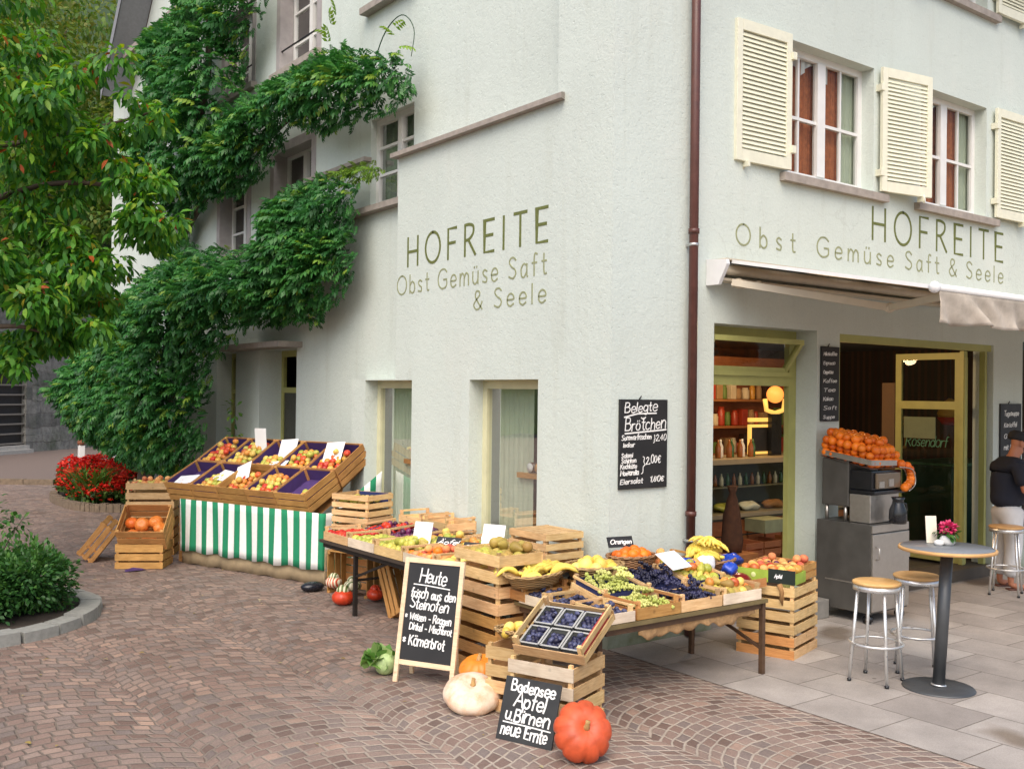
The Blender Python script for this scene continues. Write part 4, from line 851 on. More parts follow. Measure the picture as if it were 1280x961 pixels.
# ================================================================== CRATES, TABLES, FRUIT
W_pale = wood('pale_crate_wood', (.50, .30, .12), (.68, .47, .235), .72, .28)
W_orange = wood('amber_crate_wood', (.38, .175, .05), (.54, .285, .095))
W_white = wood('whitish_crate_wood', (.58, .47, .33), (.72, .62, .47))
M_purple = plain('purple_paper_liner', (.06, .028, .13), .8, var=.25, scale=20)
M_blue = plain('dark_blue_paper_liner', (.02, .028, .11), .8, var=.25, scale=20)
M_card = plain('white_card', (.82, .82, .82), .6, var=.02)
M_slate = plain('chalkboard_black', (.014, .014, .015), .55, var=.35, scale=5)
M_chalk = plain('white_chalk_paint', (.8, .8, .78), .8, var=.12, scale=60)
PROTO = {}
def crate(kind, m, label, group, cat='crate', wd=None, wd2=None):
    """kind -> dims and slats; returns the crate's root placed by matrix m (local origin: middle of the bottom, X along the front)"""
    wd = wd or W_pale; key = (kind, wd.name, wd2.name if wd2 else '')
    if key in PROTO: r = dup(PROTO[key])
    else:
        L, W, H, side, end, up, liner = CR[kind]; r = empty('fruit_crate'); PROTO[key] = r; ts, te = .008, .013; w2 = wd2 or wd
        for s_ in (-1, 1):
            b = MB()
            for (z0, z1) in side: b.box(-L / 2, L / 2, min(s_ * W / 2, s_ * (W / 2 - ts)), max(s_ * W / 2, s_ * (W / 2 - ts)), z0, z1)
            b.build('side_panel', w2 if s_ < 0 else wd, r)
            b = MB()
            for (z0, z1) in end: b.box(min(s_ * (L / 2 - .002), s_ * (L / 2 - te)), max(s_ * (L / 2 - .002), s_ * (L / 2 - te)), -W / 2 + ts + .001, W / 2 - ts - .001, z0, z1)
            b.build('end_panel', wd, r)
        pw = .026
        for sx in (-1, 1):
            for sy in (-1, 1):
                x, y = sx * (L / 2 - te - pw / 2 - .001), sy * (W / 2 - ts - pw / 2 - .001); b = MB(); b.box(x - pw / 2, x + pw / 2, y - pw / 2, y + pw / 2, .0, H + up); b.build('corner_post', wd, r)
        b = MB(); n = 5
        for k in range(n): y = -W / 2 + .02 + (W - .04) * (k + .5) / n; b.box(-L / 2 + .015, L / 2 - .015, y - (W - .04) / n * .42, y + (W - .04) / n * .42, .003, .01)
        b.build('base', wd, r)
        if liner:
            b = MB(); i = .03; h0, h1 = liner[1], liner[2]
            x0, x1, y0, y1 = -L / 2 + .017, L / 2 - .017, -W / 2 + .012, W / 2 - .012
            b.quad((x0, y0, h0), (x1, y0, h0), (x1, y1, h0), (x0, y1, h0))
            for p, q in (((x0, y0), (x1, y0)), ((x1, y0), (x1, y1)), ((x1, y1), (x0, y1)), ((x0, y1), (x0, y0))): b.quad((*p, h0), (*q, h0), (*q, h1), (*p, h1))
            b.build('paper_liner', liner[0], r)
    put(r, m); tag(r, label, cat, group); return r
CR = {
 'stall': (.482, .545, .25, ((.0, .07), (.085, .155), (.17, .25)), ((.0, .07), (.085, .155), (.17, .25)), 0, (M_purple, .1, .235)),
 'stallw': (.482, .545, .25, ((.0, .07), (.085, .155), (.17, .25)), ((.0, .07), (.085, .155), (.17, .25)), 0, None),
 'box': (.50, .42, .236, ((.004, .058), (.087, .141), (.17, .226)), ((.004, .058), (.087, .141), (.17, .226)), 0, None),
 'box2': (.48, .44, .226, ((.004, .084), (.122, .206)), ((.004, .084), (.122, .206)), 0, None),
 'boxf': (.50, .55, .2, ((.004, .076), (.106, .18)), ((.004, .076), (.106, .18)), 0, None),
 'boxn': (.30, .40, .226, ((.004, .084), (.122, .206)), ((.004, .084), (.122, .206)), 0, None),
 'boxc': (.60, .42, .236, ((.004, .088), (.130, .214)), ((.004, .088), (.130, .214)), 0, None),
 'boxg': (.56, .46, .30, ((.004, .08), (.1, .18), (.2, .296)), ((.004, .08), (.1, .18), (.2, .296)), 0, None),
 'tray': (.505, .41, .10, ((.004, .088),), ((.004, .075), (.118, .135)), .036, None),
 'trayb': (.43, .36, .10, ((.004, .084),), ((.004, .075), (.11, .128)), .03, None),
 'trayl': (.43, .37, .11, ((.004, .07),), ((.004, .07), (.11, .128)), .03, (M_blue, .03, .105)),
 'trays': (.30, .30, .09, ((.004, .075),), ((.004, .066), (.1, .115)), .028, None),
 'plum': (.52, .47, .10, ((.004, .075),), ((.004, .05), (.085, .125)), .03, (M_purple, .012, .05)),
}
# --- fruit meshes
def lathe_mesh(name, prof, mat, n=14, sx=1, sy=1, mod=None, extra=None):
    m = MB(); m.lathe(prof, n, sx, sy, mod)
    if extra: extra(m)
    me_o = m.build(name, mat); me = me_o.data; bpy.data.objects.remove(me_o); return me
def sphere_prof(r, h, top=0, m=9, dip=0, bias=0):
    P = []
    for i in range(m + 1):
        a = pi * i / m; rr = r * sin(a) + 1e-5; z = -h * cos(a)
        P.append((rr * (1 + bias * cos(a)), z - (dip * max(0, 1 - rr / r * 2.2) if z > 0 else -dip * .5 * max(0, 1 - rr / r * 2.5))))
    return P
F_apr = fruitmat('red_yellow_apple_skin', (.45, .02, .015), (.62, .10, .03), .32, (.66, .38, .06), 7, (.35, .65))
F_apy = fruitmat('yellow_red_apple_skin', (.55, .08, .03), (.68, .36, .07), .32, (.68, .50, .12), 7, (.32, .6))
F_apg = fruitmat('green_apple_skin', (.33, .36, .05), (.55, .50, .10), .32)
F_tom = fruitmat('tomato_skin', (.50, .015, .012), (.62, .05, .02), .22)
F_org = fruitmat('orange_peel', (.66, .115, .008), (.82, .20, .014), .42)
F_pea = fruitmat('peach_skin', (.70, .22, .07), (.75, .42, .14), .7, (.55, .10, .06), 8)
F_lem = fruitmat('yellow_melon_skin', (.70, .47, .07), (.80, .62, .16), .5)
F_prg = fruitmat('green_yellow_pear_skin', (.36, .36, .05), (.58, .50, .09), .45, (.45, .33, .08), 9)
F_prb = fruitmat('russet_pear_skin', (.27, .17, .035), (.42, .32, .07), .55, (.34, .20, .05), 9)
F_plm = fruitmat('blue_plum_skin', (.012, .011, .03), (.03, .03, .075), .42, (.09, .10, .19), 14)
F_gd = fruitmat('dark_grape_skin', (.010, .010, .028), (.03, .03, .08), .35)
F_gg = fruitmat('green_grape_skin', (.36, .40, .08), (.55, .55, .17), .3)
F_ban = fruitmat('banana_skin', (.72, .50, .05), (.82, .64, .12), .5, (.62, .44, .08), 6)
F_pep = fruitmat('aubergine_plum_skin', (.05, .01, .04), (.14, .02, .08), .3)
F_prune = F_pep
me_apple = {k: lathe_mesh('apple', sphere_prof(.041, .036, dip=.012, m=10, bias=.06), mt) for k, mt in (('r', F_apr), ('y', F_apy), ('g', F_apg))}
me_tom = lathe_mesh('tomato', sphere_prof(.036, .03, dip=.008), F_tom); me_org = lathe_mesh('orange', sphere_prof(.039, .038), F_org)
me_pea = lathe_mesh('peach', sphere_prof(.038, .036, dip=.008), F_pea); me_mel = lathe_mesh('melon', sphere_prof(.058, .07), F_lem, 16)
pear_p = [(1e-5, -.045), (.02, -.043), (.034, -.03), (.038, -.012), (.034, .008), (.024, .026), (.016, .042), (.012, .052), (.005, .057), (1e-5, .058)]
me_prg = lathe_mesh('pear', pear_p, F_prg); me_prb = lathe_mesh('pear', pear_p, F_prb); me_plm = lathe_mesh('plum', sphere_prof(.0165, .022), F_plm, 10, mod=None); me_pep = lathe_mesh('plum', sphere_prof(.027, .033), F_prune, 10)
def grapes(mat):
    g = np.random.default_rng(4); m = MB()
    for k in range(34):
        t = g.random(); a = g.uniform(0, 2 * pi); r = .036 * (1 - .75 * t) * sqrt(g.random()); m.ball((t * .13 - .05, r * cos(a) * 1.2, abs(r * sin(a)) + .008), .0115, 7, 5)
    o = m.build('grape_bunch', mat); me = o.data; bpy.data.objects.remove(o); return me
me_gd, me_gg = grapes(F_gd), grapes(F_gg)
def banana_hand():
    m = MB()
    for k in range(5):
        a = (k - 2) * .22; pts, rr = [], []
        for i in range(8):
            t = i / 7; th = -.3 + 1.9 * t; q = np.array((.105 * (1 - cos(th)) - .02, 0, .105 * sin(th))); q = np.array((.19 * t, 0, .055 * sin(pi * t * .95) + .01 * (k % 2)))
            c, s_ = cos(a), sin(a); y = (k - 2) * .026 * (.3 + .9 * t); pts.append((q[0] * c, q[0] * s_ * .6 + y, q[2])); rr.append(.0165 * (sin(pi * min(1, max(.0, .1 + t * .86))) ** .45) * (1 if t < .95 else .45) + .002)
        rr[0] = .007; m.tube(pts, rr, 8)
    m.tube([(-.035, 0, .006), (.015, 0, .01)], [.012, .018], 7)
    o = m.build('banana_bunch', F_ban); me = o.data; bpy.data.objects.remove(o); return me
me_ban = banana_hand()
FR = random.Random(3)
def fruit(me, name, M, label, cat, group, rot=True, sc=1., lay=False):
    o = bpy.data.objects.new(name, me); COL.objects.link(o)
    r = Euler((FR.uniform(-.6, .6), FR.uniform(-.6, .6), FR.uniform(0, 6.28))) if rot else Euler((0, 0, FR.uniform(0, 6.28)))
    if lay: r = Euler((pi / 2 + FR.uniform(-.3, .3), FR.uniform(-.4, .4), FR.uniform(0, 6.28)))
    s_ = sc * FR.uniform(.9, 1.1); o.matrix_basis = M @ r.to_matrix().to_4x4() @ Matrix.Scale(s_, 4); return tag(o, label, cat, group)
def fill(m, x0, x1, y0, y1, z, me, name, r, label, group, heap=1, sc=1., lay=False, keep=1., cat=None, slope=None, jz=.25):
    """hex-pack fruit in the local rectangle of a crate matrix, heap = fraction of a second layer"""
    cat = cat or name.replace('_', ' '); mes = me if isinstance(me, (list, tuple)) else [me]
    d = 2 * r * sc * .97; row = 0; y = y0 + r * sc
    while y <= y1 - r * sc * .8:
        x = x0 + r * sc + (row % 2) * d / 2
        while x <= x1 - r * sc * .8:
            if FR.random() < keep:
                zz = z + r * sc + FR.uniform(0, jz) * r + (slope(x, y) if slope else 0)
                fruit(FR.choice(mes), name, m @ Matrix.Translation((x + FR.uniform(-.1, .1) * r, y + FR.uniform(-.1, .1) * r, zz)), label, cat, group, True, sc, lay)
                if FR.random() < heap and x0 + 1.6 * r < x < x1 - 1.6 * r and y0 + 1.6 * r < y < y1 - 1.6 * r:
                    fruit(FR.choice(mes), name, m @ Matrix.Translation((x + r * .9 * sc, y + r * .55 * sc, zz + 1.45 * r * sc)), label, cat, group, True, sc, lay)
            x += d
        y += d * .87; row += 1
def card(p, yaw, tilt, label, w=.17, h=.21, group='white price cards', roll=0, mat=None, name='price_card'):
    m = MB(); m.box(-w / 2, w / 2, -.002, .002, 0, h)
    o = m.build(name, mat or M_card); o.location = p; o.rotation_euler = Euler((tilt, roll, yaw)); return tag(o, label, 'sign' if mat else 'price card', group)
# ------------------------------------------------------------------ striped stall
P0 = Vector((-1.583, 6.004, 0)); D_ = Vector((.33376, -.94266, 0)); IN = Vector((.94266, .33376, 0)); SB = empty('display_stand', P0 + D_ * .915 + IN * .5, atan2(D_.y, D_.x), 'sloping wooden stand under the crates of the striped fruit stall', 'stand')
b = MB(); t1, t2 = R(27), R(31)
b.add([(-1.18, -.36, .70), (1.18, -.36, .70), (1.18, .08, .93), (-1.18, .08, .93), (-1.18, .10, 1.02), (1.18, .10, 1.02), (1.18, .55, 1.29), (-1.18, .55, 1.29)], [(0, 1, 2, 3), (3, 2, 5, 4), (4, 5, 6, 7)]); b.build('sloping_board', W_orange, SB)
for x in (-1.12, 1.12):
    for y, z in ((-.34, .7), (.5, 1.25)): b = MB(); b.box(x - .03, x + .03, y - .03, y + .03, 0, z); b.build('leg', W_orange, SB)
sc_lab = ['far left', 'second from the left', 'middle', 'second from the right', 'right-hand end']
def rim(s, z, inn): return P0 + D_ * s + IN * inn + Vector((0, 0, z))
lowrim, uprim = [], []
for i in range(5):
    s = -.06 + .487 * i; rm = rim(s, 1.0, -.07); M3 = frame((0, 0, 0), D_, tilt=t1); o = rm - M3 @ Vector((0, -.2725, .25)); m = M3.copy(); m.translation = o
    lab = ['purple-lined, nearly bare crate at the left of the stall\'s lower row', 'crate of small yellow apples beside the left crate of the stall\'s lower row', 'unlined amber crate of red apples in the middle of the stall\'s lower row', 'crate heaped with yellow apples right of the unlined amber crate', 'nearly empty purple-lined crate at the right of the stall\'s lower row'][i]
    crate('stallw' if i == 2 else 'stall', m, lab, 'crates on the striped stall', wd=W_orange); lowrim.append(m)
    rm = rm + IN * .545 * cos(t1) + Vector((0, 0, .545 * sin(t1) + .004)) + IN * .01; M3 = frame((0, 0, 0), D_, tilt=t2); m = M3.copy(); m.translation = rm - M3 @ Vector((0, -.2725, .25))
    lab = ['crate of red and yellow apples at the left of the stall\'s upper row', 'crate heaped with golden apples second in the stall\'s upper row', 'half-empty purple-lined crate in the middle of the stall\'s upper row', 'crate of speckled yellow apples fourth in the stall\'s upper row', 'crate of red-flushed apples at the right of the stall\'s upper row'][i]
    crate('stall', m, lab, 'crates on the striped stall', wd=W_orange); uprim.append(m)
x0, x1, y0, y1 = -.215, .215, -.25, .25
def stallfill(m, mes, yb, ht, label, heap): fill(m, x0, x1, y0, yb, .1 + ht, mes, 'apple', .045, label, 'apples on the striped stall', heap, slope=lambda x, y: .03 * (1 - abs(x) / .22), cat='apple')
A = me_apple
stallfill(lowrim[0], [A['r']], -.02, .0, 'red apple in the nearly bare left crate of the stall\'s lower row', 0)
stallfill(lowrim[1], [A['g'], A['y']], .12, .02, 'small yellow apple in the second crate of the stall\'s lower row', .15)
stallfill(lowrim[2], [A['r'], A['r'], A['y']], .16, .02, 'red apple in the unlined middle crate of the stall\'s lower row', .2)
stallfill(lowrim[3], [A['y'], A['y'], A['g'], A['r']], .16, .04, 'yellow apple in the fourth crate of the stall\'s lower row', .3)
fill(lowrim[4], .0, x1, y0, .02, .1, [A['g'], A['y']], 'apple', .041, 'yellow apple in the corner of the right-hand lower crate', 'apples on the striped stall', .2)
stallfill(uprim[0], [A['r'], A['r'], A['y']], .2, .05, 'red apple in the left crate of the stall\'s upper row', .15)
stallfill(uprim[1], [A['y'], A['g'], A['y'], A['r']], .24, .05, 'golden apple in the second crate of the stall\'s upper row', .2)
stallfill(uprim[2], [A['g'], A['y']], .03, .02, 'yellow apple in the half-empty crate of the stall\'s upper row', .1)
stallfill(uprim[3], [A['y'], A['r'], A['g']], .14, .03, 'speckled yellow apple in the fourth crate of the stall\'s upper row', .1)
stallfill(uprim[4], [A['r'], A['y'], A['r']], .16, .03, 'red-flushed apple in the right crate of the stall\'s upper row', .1)
def cardon(m, x, y, z, label, tilt=-.35, w=.2, h=.15, roll=0):
    p = MB(); p.box(-w / 2, w / 2, -h / 2, h / 2, -.0015, .0015); o = p.build('price_card', M_card); o.matrix_basis = m @ Matrix.Translation((x, y, z)) @ Euler((tilt, roll, FR.uniform(-.35, .35))).to_matrix().to_4x4(); return tag(o, label, 'price card', 'white price cards')
cardon(lowrim[0], .0, -.12, .21, 'white price card lying at the left front corner of the striped stall', 0, .3, .2)
cardon(lowrim[1], .09, .02, .22, 'white price card over the small yellow apples in the lower row', .05, .28, .2)
cardon(lowrim[2], -.12, .08, .25, 'white price card propped in the middle lower crate of red apples', .5, .24, .24, -.3)
cardon(uprim[1], .12, .14, .33, 'white price card standing upright behind the golden apples', 1.1, .2, .28)
cardon(uprim[2], .08, .12, .22, 'white price card leaning in the half-empty upper crate', .6, .26, .26)
cardon(uprim[2], .2, -.2, .22, 'white price card at the front edge of the upper row beside the half-empty crate', .0, .26, .12)
cardon(uprim[4], -.05, .06, .26, 'white price card in the upper right-hand crate of the striped stall', .5, .26, .26)
# striped cloth hanging round the stall, brown sacking below it
M_gstr = plain('green_stripe_cloth', (.012, .23, .105), .85, var=.1, scale=30); M_wstr = plain('white_stripe_cloth', (.78, .78, .75), .85, var=.06, scale=30); M_sack = plain('brown_sacking', (.34, .26, .155), .95, var=.22, scale=8, bump=.4, bscale=120)
def drape(path, zt, zb, name, mats, stripe, label, cat, wav=.022, rows=7):
    pts = [Vector(p) for p in path]; L = [0]
    for a, b2 in zip(pts[:-1], pts[1:]): L.append(L[-1] + (b2 - a).length)
    n = int(L[-1] / (stripe / 4)); m = MB(); m.smooth = True; vs = []
    for i in range(n + 1):
        s = L[-1] * i / n; k = max(q for q in range(len(L)) if L[q] <= s + 1e-9); k = min(k, len(pts) - 2); t = (s - L[k]) / (L[k + 1] - L[k]); p = pts[k].lerp(pts[k + 1], t); d = (pts[k + 1] - pts[k]).normalized(); nn = Vector((d.y, -d.x, 0))
        for j in range(rows + 1):
            f = j / rows; zt_ = zt(s / L[-1]) if callable(zt) else zt; z = zt_ + (zb - zt_) * f; a = wav * f * (sin(s * 21) * .6 + sin(s * 9.3 + 1) * .7 + .3 * sin(s * 47)) * (1 - .25 * f) + .03 * (1 - f) ** 2 * .2
            z2 = z - (.012 * sin(s * 15) if j == rows else 0); q = p - nn * a * -1; vs.append((q.x, q.y, z2))
    m.add(vs, [])
    for i in range(n):
        m.k = (i // 4) % 2 if len(mats) > 1 else 0
        for j in range(rows): a = i * (rows + 1) + j; m.f.append((a, a + rows + 1, a + rows + 2, a + 1)); m.mi.append(m.k); m.sm.append(True)
    o = m.build(name, mats); so_ = o.modifiers.new('thick', 'SOLIDIFY'); so_.thickness = .004; so_.offset = 0; return tag(o, label, cat)
cw = [P0 + D_ * -.1 + IN * .5, P0 + D_ * -.1 + IN * .03, P0 + D_ * 2.34 + IN * .03, P0 + D_ * 2.38 + IN * .95]
drape(cw, lambda t: .80 + (.42 * max(0, (t - .80) / .2)) + (.3 * max(0, (.1 - t) / .1)), .165, 'striped_cloth', [M_wstr, M_gstr], .098, 'green and white striped cloth hanging round the front of the fruit stall', 'cloth')
drape([p + IN * .035 for p in cw], .4, .004, 'sackcloth', [M_sack], .1, 'brown sacking hanging to the ground below the striped cloth', 'cloth', .012, 4)
# ------------------------------------------------------------------ left-hand crates beside the stall
XL = Vector((.84, -.54, 0)).normalized()
m = frame((-2.0, 6.14, 0), XL); crate('boxg', m, 'amber crate on the paving left of the striped stall, under the pumpkin crate', 'crates left of the striped stall', wd=W_orange)
m2 = frame((-2.05, 6.2, .315), XL, tilt=R(38)); m2.translation = Vector((-1.97, 6.12, .37)) ; crate('boxg', m2, 'tilted open amber crate of pumpkins set on another crate', 'crates left of the striped stall', wd=W_orange)
F_pk = fruitmat('hokkaido_skin', (.62, .13, .02), (.72, .22, .04), .4)
ribs = lambda n, d: (lambda a, r, z: 1 - d * (abs(sin(a * n / 2)) ** .4 < .45) * .6 - d * (1 - abs(sin(a * n / 2))) ** 2)
me_pk = lathe_mesh('hokkaido_pumpkin', sphere_prof(.085, .075, dip=.02, m=10), F_pk, 40, mod=ribs(9, .08))
for k, (x, y, s) in enumerate(((-.14, -.1, 1), (.06, -.12, 1.1), (-.05, .03, 1), (.17, -.02, .9), (-.18, .06, .95), (.1, .08, 1.05))):
    fruit(me_pk, 'hokkaido_pumpkin', m2 @ Matrix.Translation((x, y, .09 + (.06 if k > 1 else 0))), 'small orange pumpkin in the tilted crate left of the striped stall', 'pumpkin', 'pumpkins in the tilted crate', True, s)
m3 = Matrix.Translation((-2.34, 6.86, .27)) @ Matrix.Rotation(atan2(XL.y, XL.x), 4, 'Z') @ Matrix.Rotation(R(-52), 4, 'Y') @ Matrix.Rotation(R(8), 4, 'X') @ Matrix.Translation((0, 0, -.13)); crate('box', m3, 'amber crate tipped on edge against the pumpkin crates at the far left', 'crates left of the striped stall', wd=W_orange)
for k in range(4):
    m = frame((-1.62, 7.05 + .01 * k, .0 + .255 * k * .94), Vector((.88, -.47, 0)))
    crate('boxc', m, ['bottom crate of the four-high stack behind the stall\'s left end', 'second crate up in the four-high stack behind the stall\'s left end', 'third crate up in the four-high stack behind the stall\'s left end', 'top crate of the four-high stack behind the stall\'s left end'][k], 'crates left of the striped stall', wd=W_pale if k > 1 else W_orange)
fill(m, -.26, .26, -.17, .17, .15, [me_prg, me_pea], 'pear', .038, 'yellow pear in the top crate of the four-high stack', 'pears in the four-high stack', .2, lay=True)
pap = MB(); pap.smooth = True; pap.add([(-.12, -.05, .004), (0, -.07, .012), (.12, -.04, .006), (.1, .05, .01), (0, .06, .03), (-.1, .05, .008)], [(0, 1, 4, 5), (1, 2, 3, 4)]); o = pap.build('liner_scrap', M_purple); o.location = (-2.2, 5.85, .005); tag(o, 'torn scrap of purple liner on the paving by the lower amber crate', 'paper')
# ------------------------------------------------------------------ long table against the side wall
M_legb = plain('dark_table_steel', (.022, .018, .016), .55, .3, var=.2)
def table(name, x0, x1, y0, y1, z, legs, label, braces, legmat, topmat):
    cx, cy = (x0 + x1) / 2, (y0 + y1) / 2; r = empty(name, (cx, cy, 0), 0, label, 'table'); b = MB(); b.box(x0 - cx, x1 - cx, y0 - cy, y1 - cy, z - .028, z); b.build('table_top', topmat, r)
    b = MB(); i = .03; b.box(x0 - cx + i, x1 - cx - i, y0 - cy + i, y0 - cy + i + .02, z - .075, z - .029); b.box(x0 - cx + i, x1 - cx - i, y1 - cy - i - .02, y1 - cy - i, z - .075, z - .029); b.box(x0 - cx + i, x0 - cx + i + .02, y0 - cy + i + .021, y1 - cy - i - .021, z - .075, z - .029); b.box(x1 - cx - i - .02, x1 - cx - i, y0 - cy + i + .021, y1 - cy - i - .021, z - .075, z - .029); b.build('apron', legmat, r)
    for (x, y) in legs: b = MB(); b.box(x - cx - .018, x - cx + .018, y - cy - .018, y - cy + .018, 0, z - .03); b.build('leg', legmat, r)
    for p, q in braces: b = MB(); b.bar((p[0] - cx, p[1] - cy, p[2]), (q[0] - cx, q[1] - cy, q[2]), .02, .022); b.build('brace', legmat, r)
    return r
table('trestle_table', -1.21, -.36, .42, 3.0, .655, ((-1.16, 2.31), (-.55, 2.31), (-1.16, .6), (-.55, .6)), 'long dark-legged trestle table of fruit trays along the side wall', (((-1.16, 2.31, .34), (-.55, 2.31, .34)), ((-1.16, 2.29, .38), (-1.13, 1.6, .63)), ((-1.16, .62, .38), (-1.13, 1.3, .63))), M_legb, plain('dark_table_board', (.05, .035, .025), .7, var=.2))
XS = Vector((0, -1, 0))
rowsB = [2.66, 2.14, 1.62, 1.10, .58]
B1 = [('tray of red tomatoes', 'at the far end of the side-wall table\'s front row', [me_tom], 'tomato', .036, 'red tomato', 0, False), ('white-fronted tray of yellow-green apples', 'second from the far end in the front row', [A['g']], 'apple', .041, 'yellow-green apple', .1, False),
      ('tray of green pears', 'in the middle of the side-wall table\'s front row', [me_prg, A['g']], 'pear', .038, 'green pear', .5, True), ('white-fronted tray of orange peaches', 'behind the tall chalkboard in the front row', [me_pea, me_org, me_pea], 'peach', .038, 'orange peach', .3, False), ('tray of mixed peaches and yellow pears', 'at the front row\'s near end behind the chalkboard', [me_pea, me_prg, me_mel], 'pear', .038, 'yellow pear', .4, True)]
for i, y in enumerate(rowsB):
    l, where, mes, nm, r_, fl_, hp, lay = B1[i]; m = frame((-1.0, y, .657), XS)
    crate('tray', m, l + ' ' + where, 'trays on the side-wall table', 'tray', wd=W_pale if i % 2 == 0 else W_pale, wd2=W_white if i in (1, 3) else None)
    fill(m, -.23, .23, -.19, .19, .03, mes, nm, r_, fl_ + ' ' + where, nm + 's on the side-wall table', hp, lay=lay)
B2 = [('tray of dark red plums', 'in the back row behind the tomatoes', [me_pep, me_tom], 'plum', .028, 'dark red plum', .3), ('tray of purple plums', 'in the back row behind the yellow-green apples', [me_pep], 'plum', .028, 'purple plum', .2), ('tray of yellow apples', 'in the back row behind the green pears', [A['g'], A['y']], 'apple', .041, 'yellow apple', .4),
      ('tray of pale apples', 'in the back row behind the peaches', [A['y'], A['g']], 'apple', .041, 'pale apple', .3), ('tray of russet pears', 'at the near end of the back row', [me_prb], 'pear', .04, 'russet pear', .8)]
for i, y in enumerate(rowsB):
    l, where, mes, nm, r_, fl_, hp = B2[i]; m = frame((-.565, y + .02, .672), XS, tilt=R(5))
    crate('tray', m, l + ' ' + where, 'trays on the side-wall table', 'tray')
    fill(m, -.23, .23, -.19, .19, .04, mes, nm, r_, fl_ + ' ' + where, nm + 's on the side-wall table', hp, lay=nm == 'pear')
# taller crates against the wall behind the table
table('low_bench', -.33, -.04, .3, 3.0, .66, ((-.29, .4), (-.29, 2.9), (-.08, .4), (-.08, 2.9)), 'narrow bench against the side wall behind the fruit table', (), M_legb, W_orange)
for i, (y, z, l, k) in enumerate(((2.62, .66, 'empty pale crate against the wall behind the plum trays', 'trayb'), (2.6, .79, 'upper empty tray stacked against the wall behind the plum trays', 'trayb'), (2.1, .66, 'empty pale tray against the wall between the two shop side windows', 'trayb'), (2.12, .79, 'top empty tray of the pair between the two shop side windows', 'trayb'), (1.45, .66, 'pale tray below the near side window, holding white onions', 'trayb'), (.98, .66, 'empty tray below the near side window', 'trayb'))):
    m = frame((-.215, y, z + .002), XS); crate(k, m, l, 'trays against the side wall', 'tray')
onion = fruitmat('white_onion_skin', (.75, .72, .62), (.85, .82, .76), .4); me_on = lathe_mesh('onion', sphere_prof(.04, .036), onion)
fill(frame((-.215, 1.45, .66), XS), -.19, .19, -.15, .15, .03, me_on, 'onion', .04, 'white onion in the tray below the near side window', 'white onions', .2, keep=.7)
# upturned crate with slatted bottom showing, at the near end against the wall
m = frame((-.36, .33, .84), XS) @ Matrix.Rotation(pi, 4, 'X'); m.translation = Vector((-.31, .46, .985)); crate('box', m, 'upturned pale crate showing its slatted bottom, near end of the side wall', 'trays against the side wall')
m = frame((-.31, .46, .66), XS); crate('trayb', m, 'dark-shadowed tray under the upturned crate', 'trays against the side wall', 'tray', wd=W_orange)
# end stack left of the long table: crate on its side holding turban squashes, crates above
XE = Vector((.36, -.93, 0))
m = frame((-.62, 3.27, 0), XE) @ Matrix.Rotation(R(90), 4, 'X'); m.translation = Vector((-.62, 3.27, 0)) + Vector((.93, .36, 0)) * .12 + Vector((0, 0, .22)); mm = m.copy()
crate('boxg', m, 'amber crate on its side on the paving, holding striped turban squashes', 'crates at the far end of the side-wall table', wd=W_orange)
b_ = frame((-.62, 3.27, 0), XE)
for k, (z, l) in enumerate(((.452, 'amber tray above the squash crate at the table\'s far end'), (.592, 'middle crate of the stack beside the striped stall\'s right end'), (.832, 'top crate with dark liner beside the striped stall\'s right end'))):
    m = b_.copy(); m.translation = Vector((-.56, 3.3, z)); crate('box' if k else 'tray', m, l, 'crates at the far end of the side-wall table', wd=W_pale if k else W_orange)
fill(m, -.2, .2, -.17, .17, .12, [me_prg], 'pear', .036, 'yellow pear in the top crate beside the stall\'s right end', 'pears beside the stall', 0, lay=True)
q = MB(); q.quad((-.22, .19, .12), (.22, .19, .12), (.22, .19, .225), (-.22, .19, .225)); q.quad((-.22, -.19, .115), (.22, -.19, .115), (.22, .19, .115), (-.22, .19, .115)); q.build('paper_liner', M_blue, bpy.data.objects[-1] if False else [o for o in bpy.data.objects if o.get('label') == 'top crate with dark liner beside the striped stall\'s right end'][0])
def turban(p, label, c1, c2, s=1.):
    r = empty('turban_squash', p, FR.uniform(0, 6), label, 'squash', 'turban squashes'); r.scale = (s, s, s)
    q = MB(); q.lathe(sphere_prof(.1, .07, m=10), 36, mod=ribs(10, .06)); q.build('body', c1, r)
    q = MB(); q.M = Matrix.Translation((.0, 0, .06)); q.lathe(sphere_prof(.062, .05, m=8), 36, mod=ribs(4, .2)); q.build('cap', c2, r); return r
M_tred = plain('turban_red', (.55, .05, .015), .35, var=.25, scale=25)
def stripes(name, a, b):
    t = NT(name); w_ = t.node('ShaderNodeTexWave'); w_.inputs['Scale'].default_value = 9; w_.inputs['Distortion'].default_value = 3; t.link(t.coord(), w_.inputs['Vector']); return t.done(t.ramp(w_.outputs['Fac'], [(.42, a), (.55, b)]), .4)
M_tstr = stripes('turban_cream_green_stripe', (.12, .17, .05), (.72, .66, .46)); M_tstr2 = stripes('turban_red_cream_stripe', (.55, .08, .03), (.74, .68, .5))
fpos = Vector((-.72, 3.22, 0))
turban((-.83, 3.42, .115), 'red and cream turban squash at the left in the crate on its side', M_tstr2, M_tstr, .9); turban((-.74, 3.16, .11), 'green and cream striped turban squash in the crate on its side', M_tstr, M_tstr, .95)
turban((-1.02, 2.83, .075), 'red turban squash with cream striped cap on the paving by the table leg', M_tred, M_tstr, 1.15)
turban((-.68, 2.78, .075), 'plain red turban squash under the table behind the leg', M_tred, M_tred, .9)
